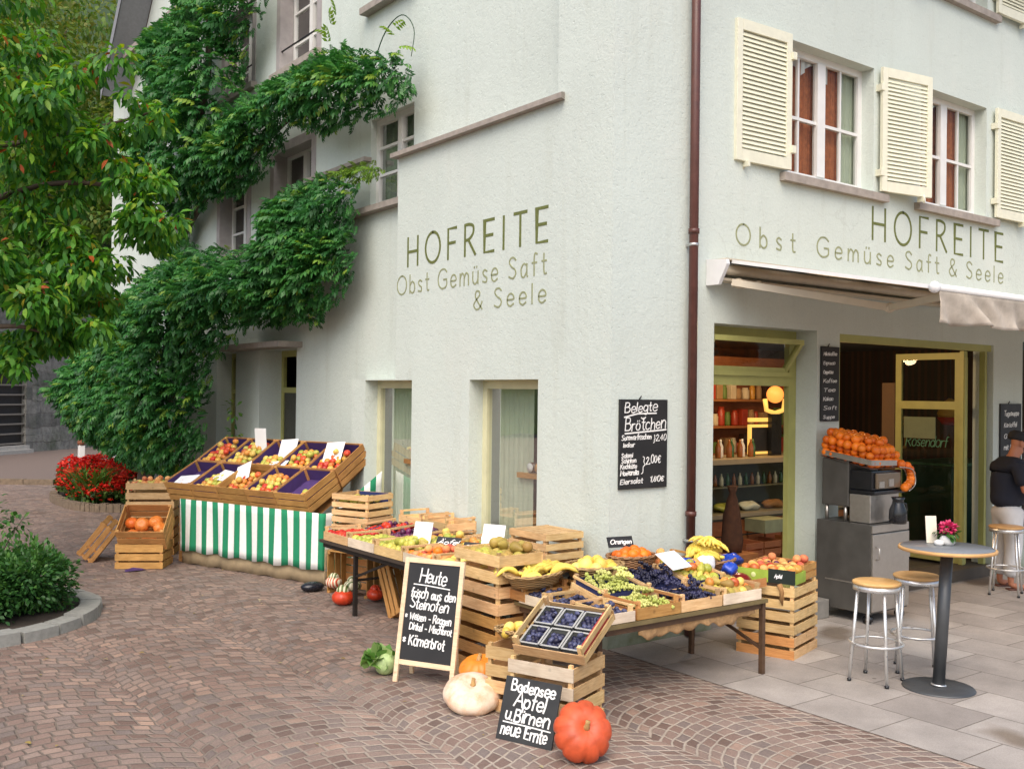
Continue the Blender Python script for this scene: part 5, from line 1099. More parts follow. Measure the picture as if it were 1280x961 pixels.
# crates leaning and standing under the long table
m = frame((-.62, 1.55, .0), XS); crate('boxc', m, 'shadowed crate on the paving under the side-wall table', 'crates under the side-wall table', wd=W_orange)
m = Matrix.Translation((-.72, 2.1, .25)) @ Matrix.Rotation(R(-90), 4, 'Z') @ Matrix.Rotation(R(62), 4, 'Y') @ Matrix.Translation((0, 0, -.1)); crate('box', m, 'crate leaning on edge under the side-wall table', 'crates under the side-wall table', wd=W_orange)
bag = MB(); bag.smooth = True
for (x, y, z, r_, sc) in ((0, 0, .05, .09, (1.5, 1, .6)),): bag.ball((x, y, z), r_, 14, 8, sc)
o = bag.build('plastic_bag', plain('black_plastic', (.012, .013, .02), .25, bump=.8, bscale=18)); o.location = (-.98, 3.62, 0); tag(o, 'small black plastic bag on the paving at the striped cloth\'s right corner', 'bag')
# white price cards and little black name boards on the long table
card((-.86, 1.62, .74), R(-62), R(-18), 'white price card standing among the green pears', .19, .22); card((-.95, .38, .86), R(-62), R(-18), 'white price card standing behind the russet pears', .2, .22)
def nameboard(p, yaw, label, txt, w=.24, h=.11, tilt=-40):
    r = empty('name_board', p, yaw, label, 'sign', 'small black name boards'); r.rotation_euler = (R(tilt), 0, yaw); b = MB(); b.box(-w / 2, w / 2, 0, .006, 0, h); b.build('board', M_slate, r)
    lettering(txt, h * .42, lambda u, v, hh: (-w / 2 + .02 + u, -hh, h * .3 + v), .007, 1, .12, .25, .1, width=w - .04).build('lettering', M_chalk, r)
nameboard((-.8, 1.28, .76), R(-60), 'small black name board with white writing above the pale apples', 'Äpfel'); nameboard((-.82, .82, .77), R(-60), 'small black name board with white writing beside the russet pears', 'Birnen')
# wicker baskets
def wicker(name, c):
    t = NT(name); p = t.coord(); sx = t.node('ShaderNodeSeparateXYZ'); t.link(p, sx.inputs[0]); a = t.math('ARCTAN2', sx.outputs[1], sx.outputs[0])
    u = t.math('MULTIPLY', a, 14); v = t.math('MULTIPLY', sx.outputs[2], 300); h = t.math('MULTIPLY', t.math('SINE', t.math('ADD', v, t.math('MULTIPLY', t.math('SIGN', t.math('SINE', u)), 1.57))), t.math('ABSOLUTE', t.math('SINE', u)))
    t.bump(h, .9, .006); return t.done(t.mix(t.maprange(h, -1, 1, 0, 1), tuple(q * .45 for q in c), c), .7)
M_wick = wicker('honey_wicker', (.52, .33, .14)); M_wick2 = wicker('red_brown_wicker', (.42, .22, .10))
def basket(p, rx, ry, h, label, mat, yaw=0, thin=False):
    r = empty('wicker_basket', p, yaw, label, 'basket', 'wicker baskets on the folding table'); q = MB(); q.lathe([(.02, .004), (.72, .004), (.8, h * .3), (.93, h * .75), (1, h), (.95, h), (.88, h * .72), (.75, h * .3), (.7, .02), (.02, .02)], 40, rx, ry); q.build('woven_body', mat, r)
    q = MB(); n = 48; q.tube([(rx * .985 * cos(2 * pi * k / n), ry * .985 * sin(2 * pi * k / n), h + .004 * sin(k * 2.6)) for k in range(n + 1)], .014, 6, False); q.build('rim', mat, r); return r
def bowlfill(p, rx, ry, z, me, nm, r_, label, group, n, sc=1., lay=False, yaw=0, dome=.08):
    for k in range(n):
        t = sqrt((k + .5) / n); a = k * 2.39996; x, y = rx * t * cos(a), ry * t * sin(a); c, s_ = cos(yaw), sin(yaw)
        fruit(FR.choice(me) if isinstance(me, list) else me, nm, Matrix.Translation((p[0] + x * c - y * s_, p[1] + x * s_ + y * c, p[2] + z + dome * (1 - t * t) + FR.uniform(-.006, .006))), label, nm.replace('_', ' '), group, True, sc, lay)
# ------------------------------------------------------------------ corner stacks
for k in range(3):
    m = frame((-1.09, .10, .238 * k), XS); crate('boxc', m, ['bottom crate of the stack behind the tall chalkboard', 'middle crate of the stack behind the tall chalkboard', 'top crate of the stack behind the tall chalkboard'][k], 'crates stacked behind the chalkboard', wd=W_orange if k < 2 else W_pale)
m = frame((-1.1, .08, .716), XS); crate('boxc', m, 'open crate of brown pears on top of the stack behind the chalkboard', 'crates stacked behind the chalkboard')
fill(m, -.27, .27, -.18, .19, .13, [me_prb, me_prb, me_prg], 'pear', .042, 'brown pear in the open crate above the tall chalkboard\'s right corner', 'brown pears above the chalkboard', .6, lay=True, sc=1.1)
XD = Vector((.36, -.93, 0)).normalized(); YD = Vector((.93, .36, 0)).normalized()
c1 = Vector((-1.66, -1.50, 0)) - XD * .24 + YD * .22
for k in range(2):
    m = frame(c1 + Vector((0, 0, .228 * k)), XD); crate('box2', m, ['bottom crate of the front corner stack behind the slate', 'upper crate of the front corner stack, under the tilted plum crate'][k], 'crates of the front corner stack', wd2=W_white if k else None)
c2 = Vector((-1.515, -.76, 0))
for k in range(2):
    m = frame(c2 + Vector((0, 0, .228 * k)), XD); crate('boxn', m, ['narrow bottom crate left of the front corner stack', 'narrow upper crate left of the front corner stack'][k], 'crates of the front corner stack')
basket(c2 + Vector((-.02, .02, .46)), .15, .11, .06, 'small shallow basket of yellow fruit left of the plum crate', M_wick, R(-60)); bowlfill(c2 + Vector((-.02, .02, .46)), .1, .07, .05, me_mel, 'melon', .058, 'small yellow melon in the shallow basket left of the plum crate', 'melons in the shallow basket', 5, .62, dome=.03)
# tilted crate with six punnets of plums
mp = frame((0, 0, 0), XD, tilt=R(27)); mp.translation = c1 + Vector((0, 0, .462)) + XD * .035 + YD * .05 + Vector((0, 0, .098)); crate('plum', mp, 'tilted pale crate of six plum punnets on the front corner stack', 'crates of the front corner stack')
M_pun = plain('grey_card_punnet', (.11, .115, .105), .8, var=.2)
for i in range(3):
    for j in range(2):
        r = empty('punnet', label='grey card punnet of blue plums in the tilted crate', cat='punnet', group='plum punnets in the tilted crate'); pm = mp @ Matrix.Translation((-.158 + .155 * i, -.11 + .205 * j, .016)); put(r, pm)
        q = MB(); a, b2 = .068, .085; h = .06
        q.quad((-a + .008, -b2 + .008, 0), (a - .008, -b2 + .008, 0), (a - .008, b2 - .008, 0), (-a + .008, b2 - .008, 0))
        for (p1, p2) in (((-1, -1), (1, -1)), ((1, -1), (1, 1)), ((1, 1), (-1, 1)), ((-1, 1), (-1, -1))): q.quad((p1[0] * (a - .008), p1[1] * (b2 - .008), 0), (p2[0] * (a - .008), p2[1] * (b2 - .008), 0), (p2[0] * a, p2[1] * b2, h), (p1[0] * a, p1[1] * b2, h))
        q.build('tray', M_pun, r); q = MB()
        for (p1, p2) in (((-a, -b2), (a, -b2)), ((a, -b2), (a, b2)), ((a, b2), (-a, b2)), ((-a, b2), (-a, -b2))): q.bar((*p1, h), (*p2, h), .012, .004)
        q.build('rim', plain('pale_grey_punnet_rim', (.36, .36, .34), .8), r)
        fill(pm, -.062, .062, -.078, .078, .016, me_plm, 'plum', .0165, 'blue plum in a punnet of the tilted front crate', 'plums in the tilted crate', .25, lay=True)
q = MB(); q.box(-.002, .02, -.19, .17, 0, .09); o = q.build('fruit_carton', plain('red_blue_carton', (.35, .03, .03), .5)); o.matrix_basis = mp @ Matrix.Translation((.224, 0, .014)); tag(o, 'folded red carton strip at the right side of the plum crate', 'carton')
# ------------------------------------------------------------------ table round the corner
table('folding_table', -1.16, .53, -1.25, -.22, .585, ((.505, -1.213), (.5, -.484), (-1.0, -1.0), (-1.1, -.3)), 'brown folding table of grapes and plums at the house corner', (((.505, -1.2, .2), (.5, -.5, .45)), ((.4, -1.2, .55), (.05, -1.1, .56))), plain('brown_table_steel', (.10, .055, .03), .6, .2, var=.3, scale=20), plain('olive_table_board', (.16, .12, .05), .6, var=.2))
sag = drape([(-.82, -1.2, 0), (.42, -1.2, 0)], .555, .47, 'jute_strip', [plain('tan_jute', (.40, .24, .11), .95, var=.3, scale=25, bump=.7, bscale=90)], .1, 'tan jute strip sagging below the edge of the folding table', 'cloth', .02, 4)
for v in sag.data.vertices:
    if v.co.z < .54: v.co.z -= .035 * abs(sin((v.co.x + .82) * 5.1)) + .012 * sin(v.co.x * 41)
XF = Vector((1, 0, 0))
def etray(kind, x, y, z, l, mes, nm, r_, fl_, hp=.3, lay=False, X=XF, tilt=0, wd=None, wd2=None, grp=None, zf=.03):
    m = frame((x, y, z), X, tilt=tilt); crate(kind, m, l, 'trays on the folding table', 'tray', wd=wd, wd2=wd2); L, W = CR[kind][:2]
    fill(m, -L / 2 + .025, L / 2 - .025, -W / 2 + .02, W / 2 - .02, zf, mes, nm, r_, fl_, grp or nm.replace('_', ' ') + 's on the folding table', hp, lay=lay); return m
ZE = .587
etray('trays', -1.03, -1.09, ZE, 'white-fronted tray of plums at the folding table\'s left front corner', [me_plm], 'plum', .024, 'dark plum in the tray at the folding table\'s left front corner', .2, True, wd2=W_white, zf=.045)
etray('trays', -1.03, -.775, ZE, 'small tray of plums second from the corner along the table\'s left edge', [me_plm], 'plum', .024, 'dark plum in the second tray along the table\'s left edge', .2, True, X=XS, wd2=W_white, zf=.045)
etray('trays', -1.03, -.455, ZE, 'small tray of plums beside the long banana basket', [me_plm], 'plum', .024, 'dark plum in the tray beside the long banana basket', .2, True, X=XS, wd2=W_white, zf=.045)
etray('trayb', -.645, -1.06, ZE, 'amber tray of green grapes at the front of the folding table', [me_gg], 'grape_bunch', .045, 'bunch of green grapes in the amber front tray', .4, wd=W_orange, zf=.015)
etray('trayb', -.205, -1.06, ZE, 'tray of dark grapes at the front of the folding table', [me_gd], 'grape_bunch', .045, 'bunch of dark grapes in the front tray', .4, zf=.015)
etray('trayb', .245, -1.06, ZE, 'white-fronted tray of yellow plums at the table\'s right front', [me_prg, A['y'], me_prb], 'pear', .036, 'small yellow pear in the white-fronted tray', .4, True, wd2=W_white)
etray('trayl', -.64, -.69, ZE + .05, 'blue-lined tray heaped with green grapes', [me_gg], 'grape_bunch', .045, 'bunch of green grapes in the blue-lined tray', .7, tilt=R(11), zf=.04)
etray('trayl', -.2, -.69, ZE + .05, 'blue-lined tray heaped with dark grapes', [me_gd], 'grape_bunch', .045, 'bunch of dark grapes in the blue-lined tray', .7, tilt=R(11), zf=.05)
etray('trayl', .245, -.69, ZE + .05, 'blue-lined tray of yellow mirabelles behind the white-fronted tray', [me_prg, A['g'], A['y']], 'apple', .036, 'small yellow apple in the blue-lined tray', .5, tilt=R(11), zf=.05)
card((.05, -.80, .80), R(10), R(-58), 'white price card lying on the dark grapes', .26, .2)
bp = (-.98, -.20, .66); m = frame((-.97, -.2, ZE + .012), XF); crate('trayb', m, 'tray turned as a riser under the long banana basket', 'trays on the folding table', 'tray', wd=W_orange)
basket((-1.0, -.27, .70), .35, .20, .10, 'long wicker basket of bananas at the house corner', M_wick, R(25))
for k, (x, y, z, a) in enumerate(((-1.2, -.38, .77, .2), (-1.08, -.32, .775, .7), (-.96, -.26, .775, .5), (-.84, -.2, .775, .4), (-1.12, -.22, .775, 2.6), (-.92, -.36, .77, -.3), (-1.0, -.16, .77, .1), (-.78, -.12, .77, 2.4))):
    o = fruit(me_ban, 'banana_bunch', Matrix.Translation((x, y, z)), 'bunch of bananas in the long basket at the house corner', 'bananas', 'bananas in the long basket', False); o.rotation_euler = (FR.uniform(-.3, .3), FR.uniform(-.2, .2), a)
m = frame((-.5, -.36, ZE + .002), XF); crate('trayb', m, 'tray under the pear basket at the back of the folding table', 'trays on the folding table', 'tray', wd=W_orange)
basket((-.48, -.36, .70), .27, .21, .115, 'round wicker basket of yellow melons at the back of the folding table', M_wick, R(10)); bowlfill((-.48, -.36, .70), .19, .14, .055, me_mel, 'melon', .058, 'small yellow melon in the round wicker basket', 'melons in the round basket', 13, .95)
m = frame((.04, -.30, ZE + .002), XF); crate('trayb', m, 'tray under the orange basket at the back of the folding table', 'trays on the folding table', 'tray', wd=W_orange)
basket((-.02, -.30, .66), .22, .16, .18, 'deep red-brown wicker basket of oranges near the downpipe', M_wick2, R(-10)); bowlfill((-.02, -.30, .70), .16, .11, .125, me_org, 'orange', .039, 'orange in the deep wicker basket near the downpipe', 'oranges in the deep basket', 16, 1.15, dome=.05)
nameboard((-.06, -.22, .90), R(-12), 'small black name board stuck in the basket of oranges', 'Orangen', .24, .09, -25)
m = frame((.36, -.36, .70), XF); crate('trayb', m, 'tray of persimmons between the orange and banana baskets', 'trays on the folding table', 'tray', wd=W_orange); fill(m, -.19, .05, -.15, .15, .03, [me_pea, me_prg], 'peach', .038, 'yellow-orange peach between the orange and banana baskets', 'peaches beside the banana basket', .4)
rs = empty('riser_box', (.52, -.4, ZE), 0, 'wooden riser box under the flat banana basket', 'box'); q = MB(); q.box(-.32, .32, -.15, .15, .0, .11); q.build('body', W_orange, rs)
basket((.68, -.48, .70), .3, .2, .07, 'flat wicker basket piled with ripe bananas', M_wick2, R(5))
for k in range(13):
    t = sqrt((k + .5) / 13); a = k * 2.4; o = fruit(me_ban, 'banana_bunch', Matrix.Translation((.66 + .2 * t * cos(a), -.48 + .12 * t * sin(a), .765 + .12 * (1 - t * t))), 'bunch of ripe bananas piled in the flat basket', 'bananas', 'bananas piled in the flat basket', False); o.rotation_euler = (FR.uniform(-.35, .35), FR.uniform(-.25, .25), a + pi + FR.uniform(-.6, .6))
# crate stack at the table's right end
cf = Vector((1.215, -.80, 0)); XR = Vector((.29, -.96, 0)).normalized()
for k in range(3):
    m = frame(cf + Vector((0, 0, .203 * k)), XR); crate('boxf', m, ['bottom crate of the stack at the folding table\'s right end', 'middle crate of the stack at the folding table\'s right end', 'top crate of the stack at the folding table\'s right end'][k], 'crates at the folding table\'s right end', wd2=W_pale if k else W_orange)
YR = Vector((.96, .29, 0)).normalized()
m = frame(cf + YR * .13 + Vector((0, 0, .612)), XR); CR['top'] = (.47, .30, .13, ((.004, .06), (.07, .126)), ((.004, .06), (.07, .126)), 0, None)
crate('top', m, 'amber crate of peaches on top of the right-hand crate stack', 'crates at the folding table\'s right end', wd=W_orange); fill(m, -.21, .21, -.13, .13, .06, [me_pea, me_pep, me_pea], 'peach', .038, 'peach in the amber crate on the right-hand stack', 'peaches on the right-hand stack', .4)
car = empty('apple_carton', cf - YR * .14 - XR * .0 + Vector((0, 0, .612)), atan2(XR.y, XR.x), 'open green and black carton of apples on the right-hand crate stack', 'carton')
M_cg = plain('green_carton', (.30, .42, .05), .6, var=.2, scale=9); M_ck = plain('black_carton', (.012, .02, .016), .5)
q = MB(); q.k = 0; q.box(-.25, .02, -.122, -.118, 0, .1); q.k = 1; q.box(.02, .25, -.123, -.118, 0, .115); q.k = 0; q.box(-.25, .25, .118, .122, 0, .09); q.box(-.25, -.246, -.117, .117, 0, .09); q.box(.246, .25, -.117, .117, 0, .09); q.box(-.245, .245, -.117, .117, 0, .01); q.build('walls', [M_cg, M_ck], car)
q = MB(); q.ball((-.11, -.123, .05), .022, 12, 6, (1, .12, 1)); q.build('printed_apple', plain('pale_green_print', (.62, .68, .3), .6), car); lettering('Apfel', .028, lambda u, v, h: (.075 + u, -.1245 - h, .045 + v), .006, 1, .1, .2).build('printed_lettering', M_card, car)
mc = frame(cf - YR * .14 + Vector((0, 0, .612)), XR); fill(mc, -.24, .24, -.11, .11, .05, [A['r'], A['y'], me_pea, A['y']], 'apple', .041, 'red-yellow apple in the green and black carton', 'apples in the carton', .3)
q = MB(); q.smooth = True
for k in range(3): q.tube([(0.01 * k, 0, 0), (.02 + .01 * k, -.02, -.06), (-.01 + .015 * k, -.025, -.13 - .02 * k)], [.016, .02, .006], 6)
o = q.build('paper_tatters', plain('brown_paper', (.3, .16, .06), .9, var=.3)); o.location = cf - YR * .29 + XR * .12 + Vector((0, 0, .61)); tag(o, 'torn brown paper strips hanging from the right-hand crate stack', 'paper')
# blue plastic bags and a red glossy packet behind the front trays
M_bluep = plain('blue_plastic', (.015, .06, .42), .25, bump=.7, bscale=25); M_wp = plain('white_plastic', (.75, .76, .78), .3, bump=.7, bscale=25); M_redp = plain('dark_red_packet', (.18, .012, .015), .2)
def crumple(p, s, mat, label, cat, name, seed, group=None):
    g = np.random.default_rng(seed); q = MB(); q.smooth = True; n, mm_ = 18, 9; vs = []
    for i in range(mm_ + 1):
        a = pi * i / mm_
        for k in range(n):
            b2 = 2 * pi * k / n; r_ = 1 + .22 * sin(3 * b2 + seed) * sin(2 * a) + g.uniform(-.1, .1); vs.append((s[0] * r_ * sin(a) * cos(b2), s[1] * r_ * sin(a) * sin(b2), s[2] * (1 - cos(a) * r_)))
    fs = [(i * n + k, i * n + (k + 1) % n, (i + 1) * n + (k + 1) % n, (i + 1) * n + k) for i in range(mm_) for k in range(n)]; q.add(vs, fs); o = q.build(name, mat); o.location = p; return tag(o, label, cat, group)
crumple((.30, -.60, .72), (.11, .08, .055), M_bluep, 'crumpled blue plastic bag behind the white price card', 'bag', 'plastic_bag', 3); crumple((.47, -.66, .72), (.085, .07, .06), M_wp, 'crumpled white bag between two blue bags', 'bag', 'plastic_bag', 5)
crumple((.58, -.82, .70), (.07, .06, .05), M_bluep, 'small blue bag at the right edge of the yellow tray', 'bag', 'plastic_bag', 8); crumple((.93, -.52, .70), (.14, .07, .05), M_bluep, 'blue bag behind the red packet on the far right of the table', 'bag', 'plastic_bag', 9)
tb = empty('side_tray', (.72, -.72, ZE), 0, 'shallow tray of packets between the folding table and the crate stack', 'tray'); q = MB(); q.box(-.2, .2, -.2, .2, .0, .012); q.box(-.2, .2, -.2, -.19, .0125, .07); q.box(-.2, .2, .19, .2, .0125, .07); q.build('body', W_orange, tb)
q = MB(); q.smooth = True; q.ball((0, 0, .05), .1, 16, 8, (1.15, .75, .42)); o = q.build('snack_packet', M_redp); o.location = (.74, -.78, .60); o.rotation_euler = (R(28), 0, .1); tag(o, 'glossy dark red packet with green patch right of the blue bags', 'packet'); q = MB(); q.ball((0, 0, 0), .03, 10, 6, (1.4, .3, .7)); q.build('printed_patch', plain('teal_print', (.03, .35, .25), .3), o).location = (-.02, -.07, .065)
crumple((.78, -.62, .61), (.1, .08, .06), M_wp, 'crumpled white and blue wrapper behind the red packet', 'wrapper', 'wrapper', 12)
# ------------------------------------------------------------------ pumpkins, cabbage, boards on the ground
def pumpkin(p, r_, h, mat, label, nrib, stem, tilt=(0, 0, 0), dep=.1):
    o = empty('pumpkin', p, 0, label, 'pumpkin'); o.rotation_euler = tilt; q = MB(); q.lathe(sphere_prof(r_, h, dip=h * .35, m=16), 60, mod=lambda a, rr, z: 1 - dep * (1 - abs(sin(a * nrib / 2 + .3 * sin(a * 3)))) ** 2.2 + .02 * sin(2 * a + 1)); q.build('body', mat, o)
    q = MB(); q.tube([(0, 0, h * .6), (.004, 0, h * .78), (.015, .008, h * .94), (.028, .012, h * 1.02)], [.026, .017, .013, .015], 8); q.build('stem', stem, o); return o
M_stem = plain('dry_pumpkin_stem', (.42, .26, .10), .9, var=.3, scale=40); M_pkr = plain('deep_orange_red_pumpkin', (.56, .085, .026), .5, var=.35, scale=9, bump=.3, bscale=30); M_pko = plain('orange_pumpkin', (.72, .23, .02), .42, var=.2, scale=7)
t = NT('pale_pink_pumpkin'); cc = t.mix(t.maprange(t.noise(9, 5, .65), .42, .7, 0, 1), (.74, .60, .47), (.62, .33, .17)); t.bump(t.noise(22, 4, .7), .5, .01); M_pkw = t.done(cc, .7)
pumpkin((-1.82, -.63, .098), .205, .10, M_pkw, 'big pale pinkish warty pumpkin in front of the crate stacks', 7, M_stem, (R(13), R(-15), .4), .035)
pumpkin((-1.56, -.34, .155), .15, .105, M_pko, 'orange pumpkin behind the big pale pumpkin', 9, M_stem, (.1, -.15, 0), .07)
pumpkin((-1.83, -1.79, .165), .18, .125, M_pkr, 'large orange-red ribbed pumpkin in front of the small slate', 9, M_stem, (R(40), R(-46), .3), .1)
M_cab = leafmat('cabbage_leaf', [(.05, .16, .03), (.15, .30, .06), (.42, .52, .22)], .5, .2)
cb = empty('cabbage', (-1.93, .47, .1), 0, 'green leafy cabbage on the paving left of the tall chalkboard', 'cabbage'); g = np.random.default_rng(6); n = 46; v = g.normal(0, 1, (n, 3)); v[:, 2] = np.abs(v[:, 2]) * .9 - .35; v /= np.linalg.norm(v, axis=1, keepdims=True)
V, F, tn = scatter(template_leaf(.105, .115, -.35, .3), v * .05, v + g.normal(0, .25, (n, 3)), g.uniform(.6, 1.05, n), g.uniform(.1, .75, n), seed=5, roll=1.0); mesh_arrays('outer_leaf', V, F, M_cab, cb, tn)
q = MB(); q.smooth = True; q.ball((0.03, -.05, -.02), .085, 16, 10); q.build('head', plain('pale_green_cabbage_head', (.35, .46, .2), .6, var=.3, scale=22, bump=.8, bscale=40), cb)
# tall chalkboard (A-board)
W_frame = wood('board_frame_wood', (.60, .43, .26), (.72, .56, .38))
def aboard():
    A0, A1 = Vector((-1.945, .225, 0)), Vector((-1.70, -.215, 0)); X = (A1 - A0).normalized(); w = (A1 - A0).length; Hh = .915; m = frame(A0, X); m = m @ Matrix.Rotation(R(-11), 4, 'X'); r = empty('chalkboard', label='tall wooden-framed chalkboard listing breads, standing before the crates', cat='chalkboard'); put(r, m)
    b = MB(); f = .036
    b.box(0, f, -.012, .012, 0, Hh, .003); b.box(w - f, w, -.012, .012, 0, Hh, .003); b.box(f, w - f, -.011, .011, Hh - f, Hh, .003); b.box(f, w - f, -.011, .011, .13, .13 + f, .003); b.build('frame', W_frame, r)
    MB().box(f, w - f, -.004, .004, .13 + f, Hh - f).build('board', M_slate, r)
    b = MB(); b.bar((.02, .02, Hh - .02), (.02, .24, .05), .03, .02); b.bar((w - .1, .02, Hh - .02), (w - .1, .24, .05), .03, .02); b.bar((.02, .215, .16), (w - .1, .215, .16), .02, .03); b.build('prop_leg', W_frame, r)
    rn = random.Random(5); L = MB(); pl = lambda u, v, h: (f + .012 + u, -.0045 - h, .13 + f + v); Wt = w - 2 * f - .03; k = .0115
    for (txt, x, y, s, wd, ww, sl, ro) in (('Heute', .09, .575, .095, .22, .0105, .1, -.05), ('frisch aus den', .03, .463, .068, .375, .0095, .1, -.03), ('Steinofen', .03, .385, .075, .32, .0095, .1, -.05), ('* Weizen - Roggen', .0, .30, .054, .385, .008, .05, -.05), ('Dinkel - Mischbrot', .045, .225, .05, .355, .0078, .05, -.045), ('* Körnerbrot', .0, .118, .075, .35, .0098, .05, -.05)):
        lettering(txt, s, pl, ww, 1, .13, sl, .12, wd, L, (x, y), rn, .002, ro)
    ribbon(L, [(.045, .556), (.15, .553), (.35, .538)], .008, .002, pl); L.build('chalk_lettering', M_chalk, r)
aboard()
def slate():
    X = XD; m = frame(Vector((-2.035, -1.2, .0)), X) @ Matrix.Rotation(R(-19), 4, 'X') ; w, h = .40, .385; r = empty('slate', label='small frameless chalk slate leaning on the front corner crates between two pumpkins', cat='chalkboard'); put(r, m)
    MB().box(0, w, 0, .014, 0, h, .003).build('board', plain('grey_black_slate', (.022, .023, .024), .6, var=.4, scale=8), r); rn = random.Random(9); L = MB(); pl = lambda u, v, hh: (.015 + u, -.0005 - hh, .01 + v)
    for (txt, x, y, s, wd, ww, sl) in (('Bodensee', .04, .295, .068, .31, .0105, .0), ('Äpfel', .075, .205, .088, .22, .011, .1), ('u.Birnen', .03, .118, .08, .31, .0105, .05), ('neue Ernte', .015, .03, .075, .33, .010, .05)): lettering(txt, s, pl, ww, 1, .13, sl, .12, wd, L, (x, y), rn, .002, -.03)
    ribbon(L, [(.02, .10), (.18, .098), (.36, .092)], .008, .002, pl); L.build('chalk_lettering', M_chalk, r)
slate()
# ================================================================== SHOP FRONT: awning, boards, juicer, bar table, stools, person, interior
M_awnm = plain('cream_awning_metal', (.55, .49, .38), .5, var=.08); M_awnw = plain('white_awning_metal', (.76, .76, .76), .45, var=.05)
def clothmat(name, c, tl):
    t = NT(name); col = t.hsv(c, .5, 1, t.maprange(t.noise(3.5, 6, .65), .3, .7, .62, 1.18)); t.done(col, .9, 0, .1); tr_ = t.node('ShaderNodeBsdfTranslucent'); t.link(col, tr_.inputs[0]); mx = t.node('ShaderNodeMixShader'); mx.inputs[0].default_value = tl; t.link(t.b.outputs[0], mx.inputs[1]); t.link(tr_.outputs[0], mx.inputs[2]); t.link(mx.outputs[0], t.out.inputs[0]); return t.m
M_awnf = clothmat('ochre_awning_cloth', (.40, .27, .13), .12); M_val = clothmat('stained_pinkish_valance', (.56, .49, .41), .1)
aw = empty('awning', (1.2, 0, 3.27), 0, 'folding-arm awning with stained pinkish valance over the shop front', 'awning')
q = MB()
def aw_(x, y, z): return (x - 1.2, y, z - 3.27)
q.add([aw_(1.16, -.004, 3.16), aw_(1.16, -.15, 3.16), aw_(1.16, -.25, 3.34), aw_(1.16, -.24, 3.38), aw_(1.16, -.004, 3.40), aw_(1.20, -.004, 3.16), aw_(1.20, -.15, 3.16), aw_(1.20, -.25, 3.34), aw_(1.20, -.24, 3.38), aw_(1.20, -.004, 3.40)], [(0, 1, 2, 3, 4), (9, 8, 7, 6, 5), (0, 5, 6, 1), (1, 6, 7, 2), (2, 7, 8, 3), (3, 8, 9, 4), (4, 9, 5, 0)]); q.build('end_cap', M_awnw, aw)
q = MB(); q.box(.005, 8.4, -.21, -.004, .115, .129); q.box(.005, 8.4, -.16, -.02, -.07, -.045); q.tube([(.01, -.11, .04), (8.4, -.11, .04)], .05, 10); q.build('cassette', M_awnm, aw)
q = MB(); q.smooth = True; n, k = 40, 8; vs = []
for i in range(n + 1):
    for j in range(k + 1): t = j / k; x = 1.3 + 8 * i / n; vs.append(aw_(x, -.2 - 1.97 * t, 3.375 - .385 * t - .02 * sin(pi * t) + .006 * sin(i * 1.3 + j)))
q.add(vs, [(i * (k + 1) + j, (i + 1) * (k + 1) + j, (i + 1) * (k + 1) + j + 1, i * (k + 1) + j + 1) for i in range(n) for j in range(k)]); q.build('canopy', M_awnf, aw)
q = MB(); q.bar(aw_(1.29, -.2, 3.372), aw_(1.29, -2.15, 2.99), .02, .03); q.build('side_hem', M_awnw, aw)
q = MB(); q.tube([aw_(1.27, -2.18, 2.985), aw_(9.3, -2.18, 2.985)], .028, 10); q.ball(aw_(1.27, -2.17, 2.985), .045, 10, 6); q.build('front_bar', M_awnw, aw)
q = MB(); q.bar(aw_(1.3, -.19, 3.185), aw_(2.03, -1.32, 2.93), .05, .06); q.bar(aw_(2.03, -1.32, 2.93), aw_(1.45, -2.15, 2.93), .045, .055); q.ball(aw_(2.03, -1.32, 2.93), .045, 10, 6); q.build('folding_arm', M_awnm, aw)
q = MB(); q.ball(aw_(1.38, -.2, 3.18), .05, 10, 6); q.ball(aw_(1.5, -.33, 3.16), .045, 10, 6); q.box(.14, .3, -.26, -.16, -.125, -.06); q.build('arm_joint', M_awnm, aw)
q = MB(); q.bar(aw_(8.7, -.19, 3.185), aw_(8.0, -1.32, 2.93), .05, .06); q.bar(aw_(8.0, -1.32, 2.93), aw_(8.55, -2.15, 2.93), .045, .055); q.build('folding_arm', M_awnm, aw)
q = MB(); q.smooth = True; n, k = 260, 9; vs = []; g = np.random.default_rng(2)
def fold(x, t): return .055 * t * (sin(x * 5.2 - 2.2 * t) * .6 + sin(x * 11.7 + 2 - 3.5 * t) * .5 + .35 * sin(x * 23 - 5 * t)) + .012 * sin(x * 17 - 6 * t) * sin(3 * t)
for i in range(n + 1):
    x = 1.3 + 8 * i / n
    for j in range(k + 1): t = j / k; vs.append(aw_(x + .02 * t, -2.19 - fold(x, t), 2.962 - .245 * t - .008 * t * sin(x * 9)))
q.add(vs, [(i * (k + 1) + j, (i + 1) * (k + 1) + j, (i + 1) * (k + 1) + j + 1, i * (k + 1) + j + 1) for i in range(n) for j in range(k)]); vb = q.build('valance', M_val, aw); sd_ = vb.modifiers.new('t', 'SOLIDIFY'); sd_.thickness = .003
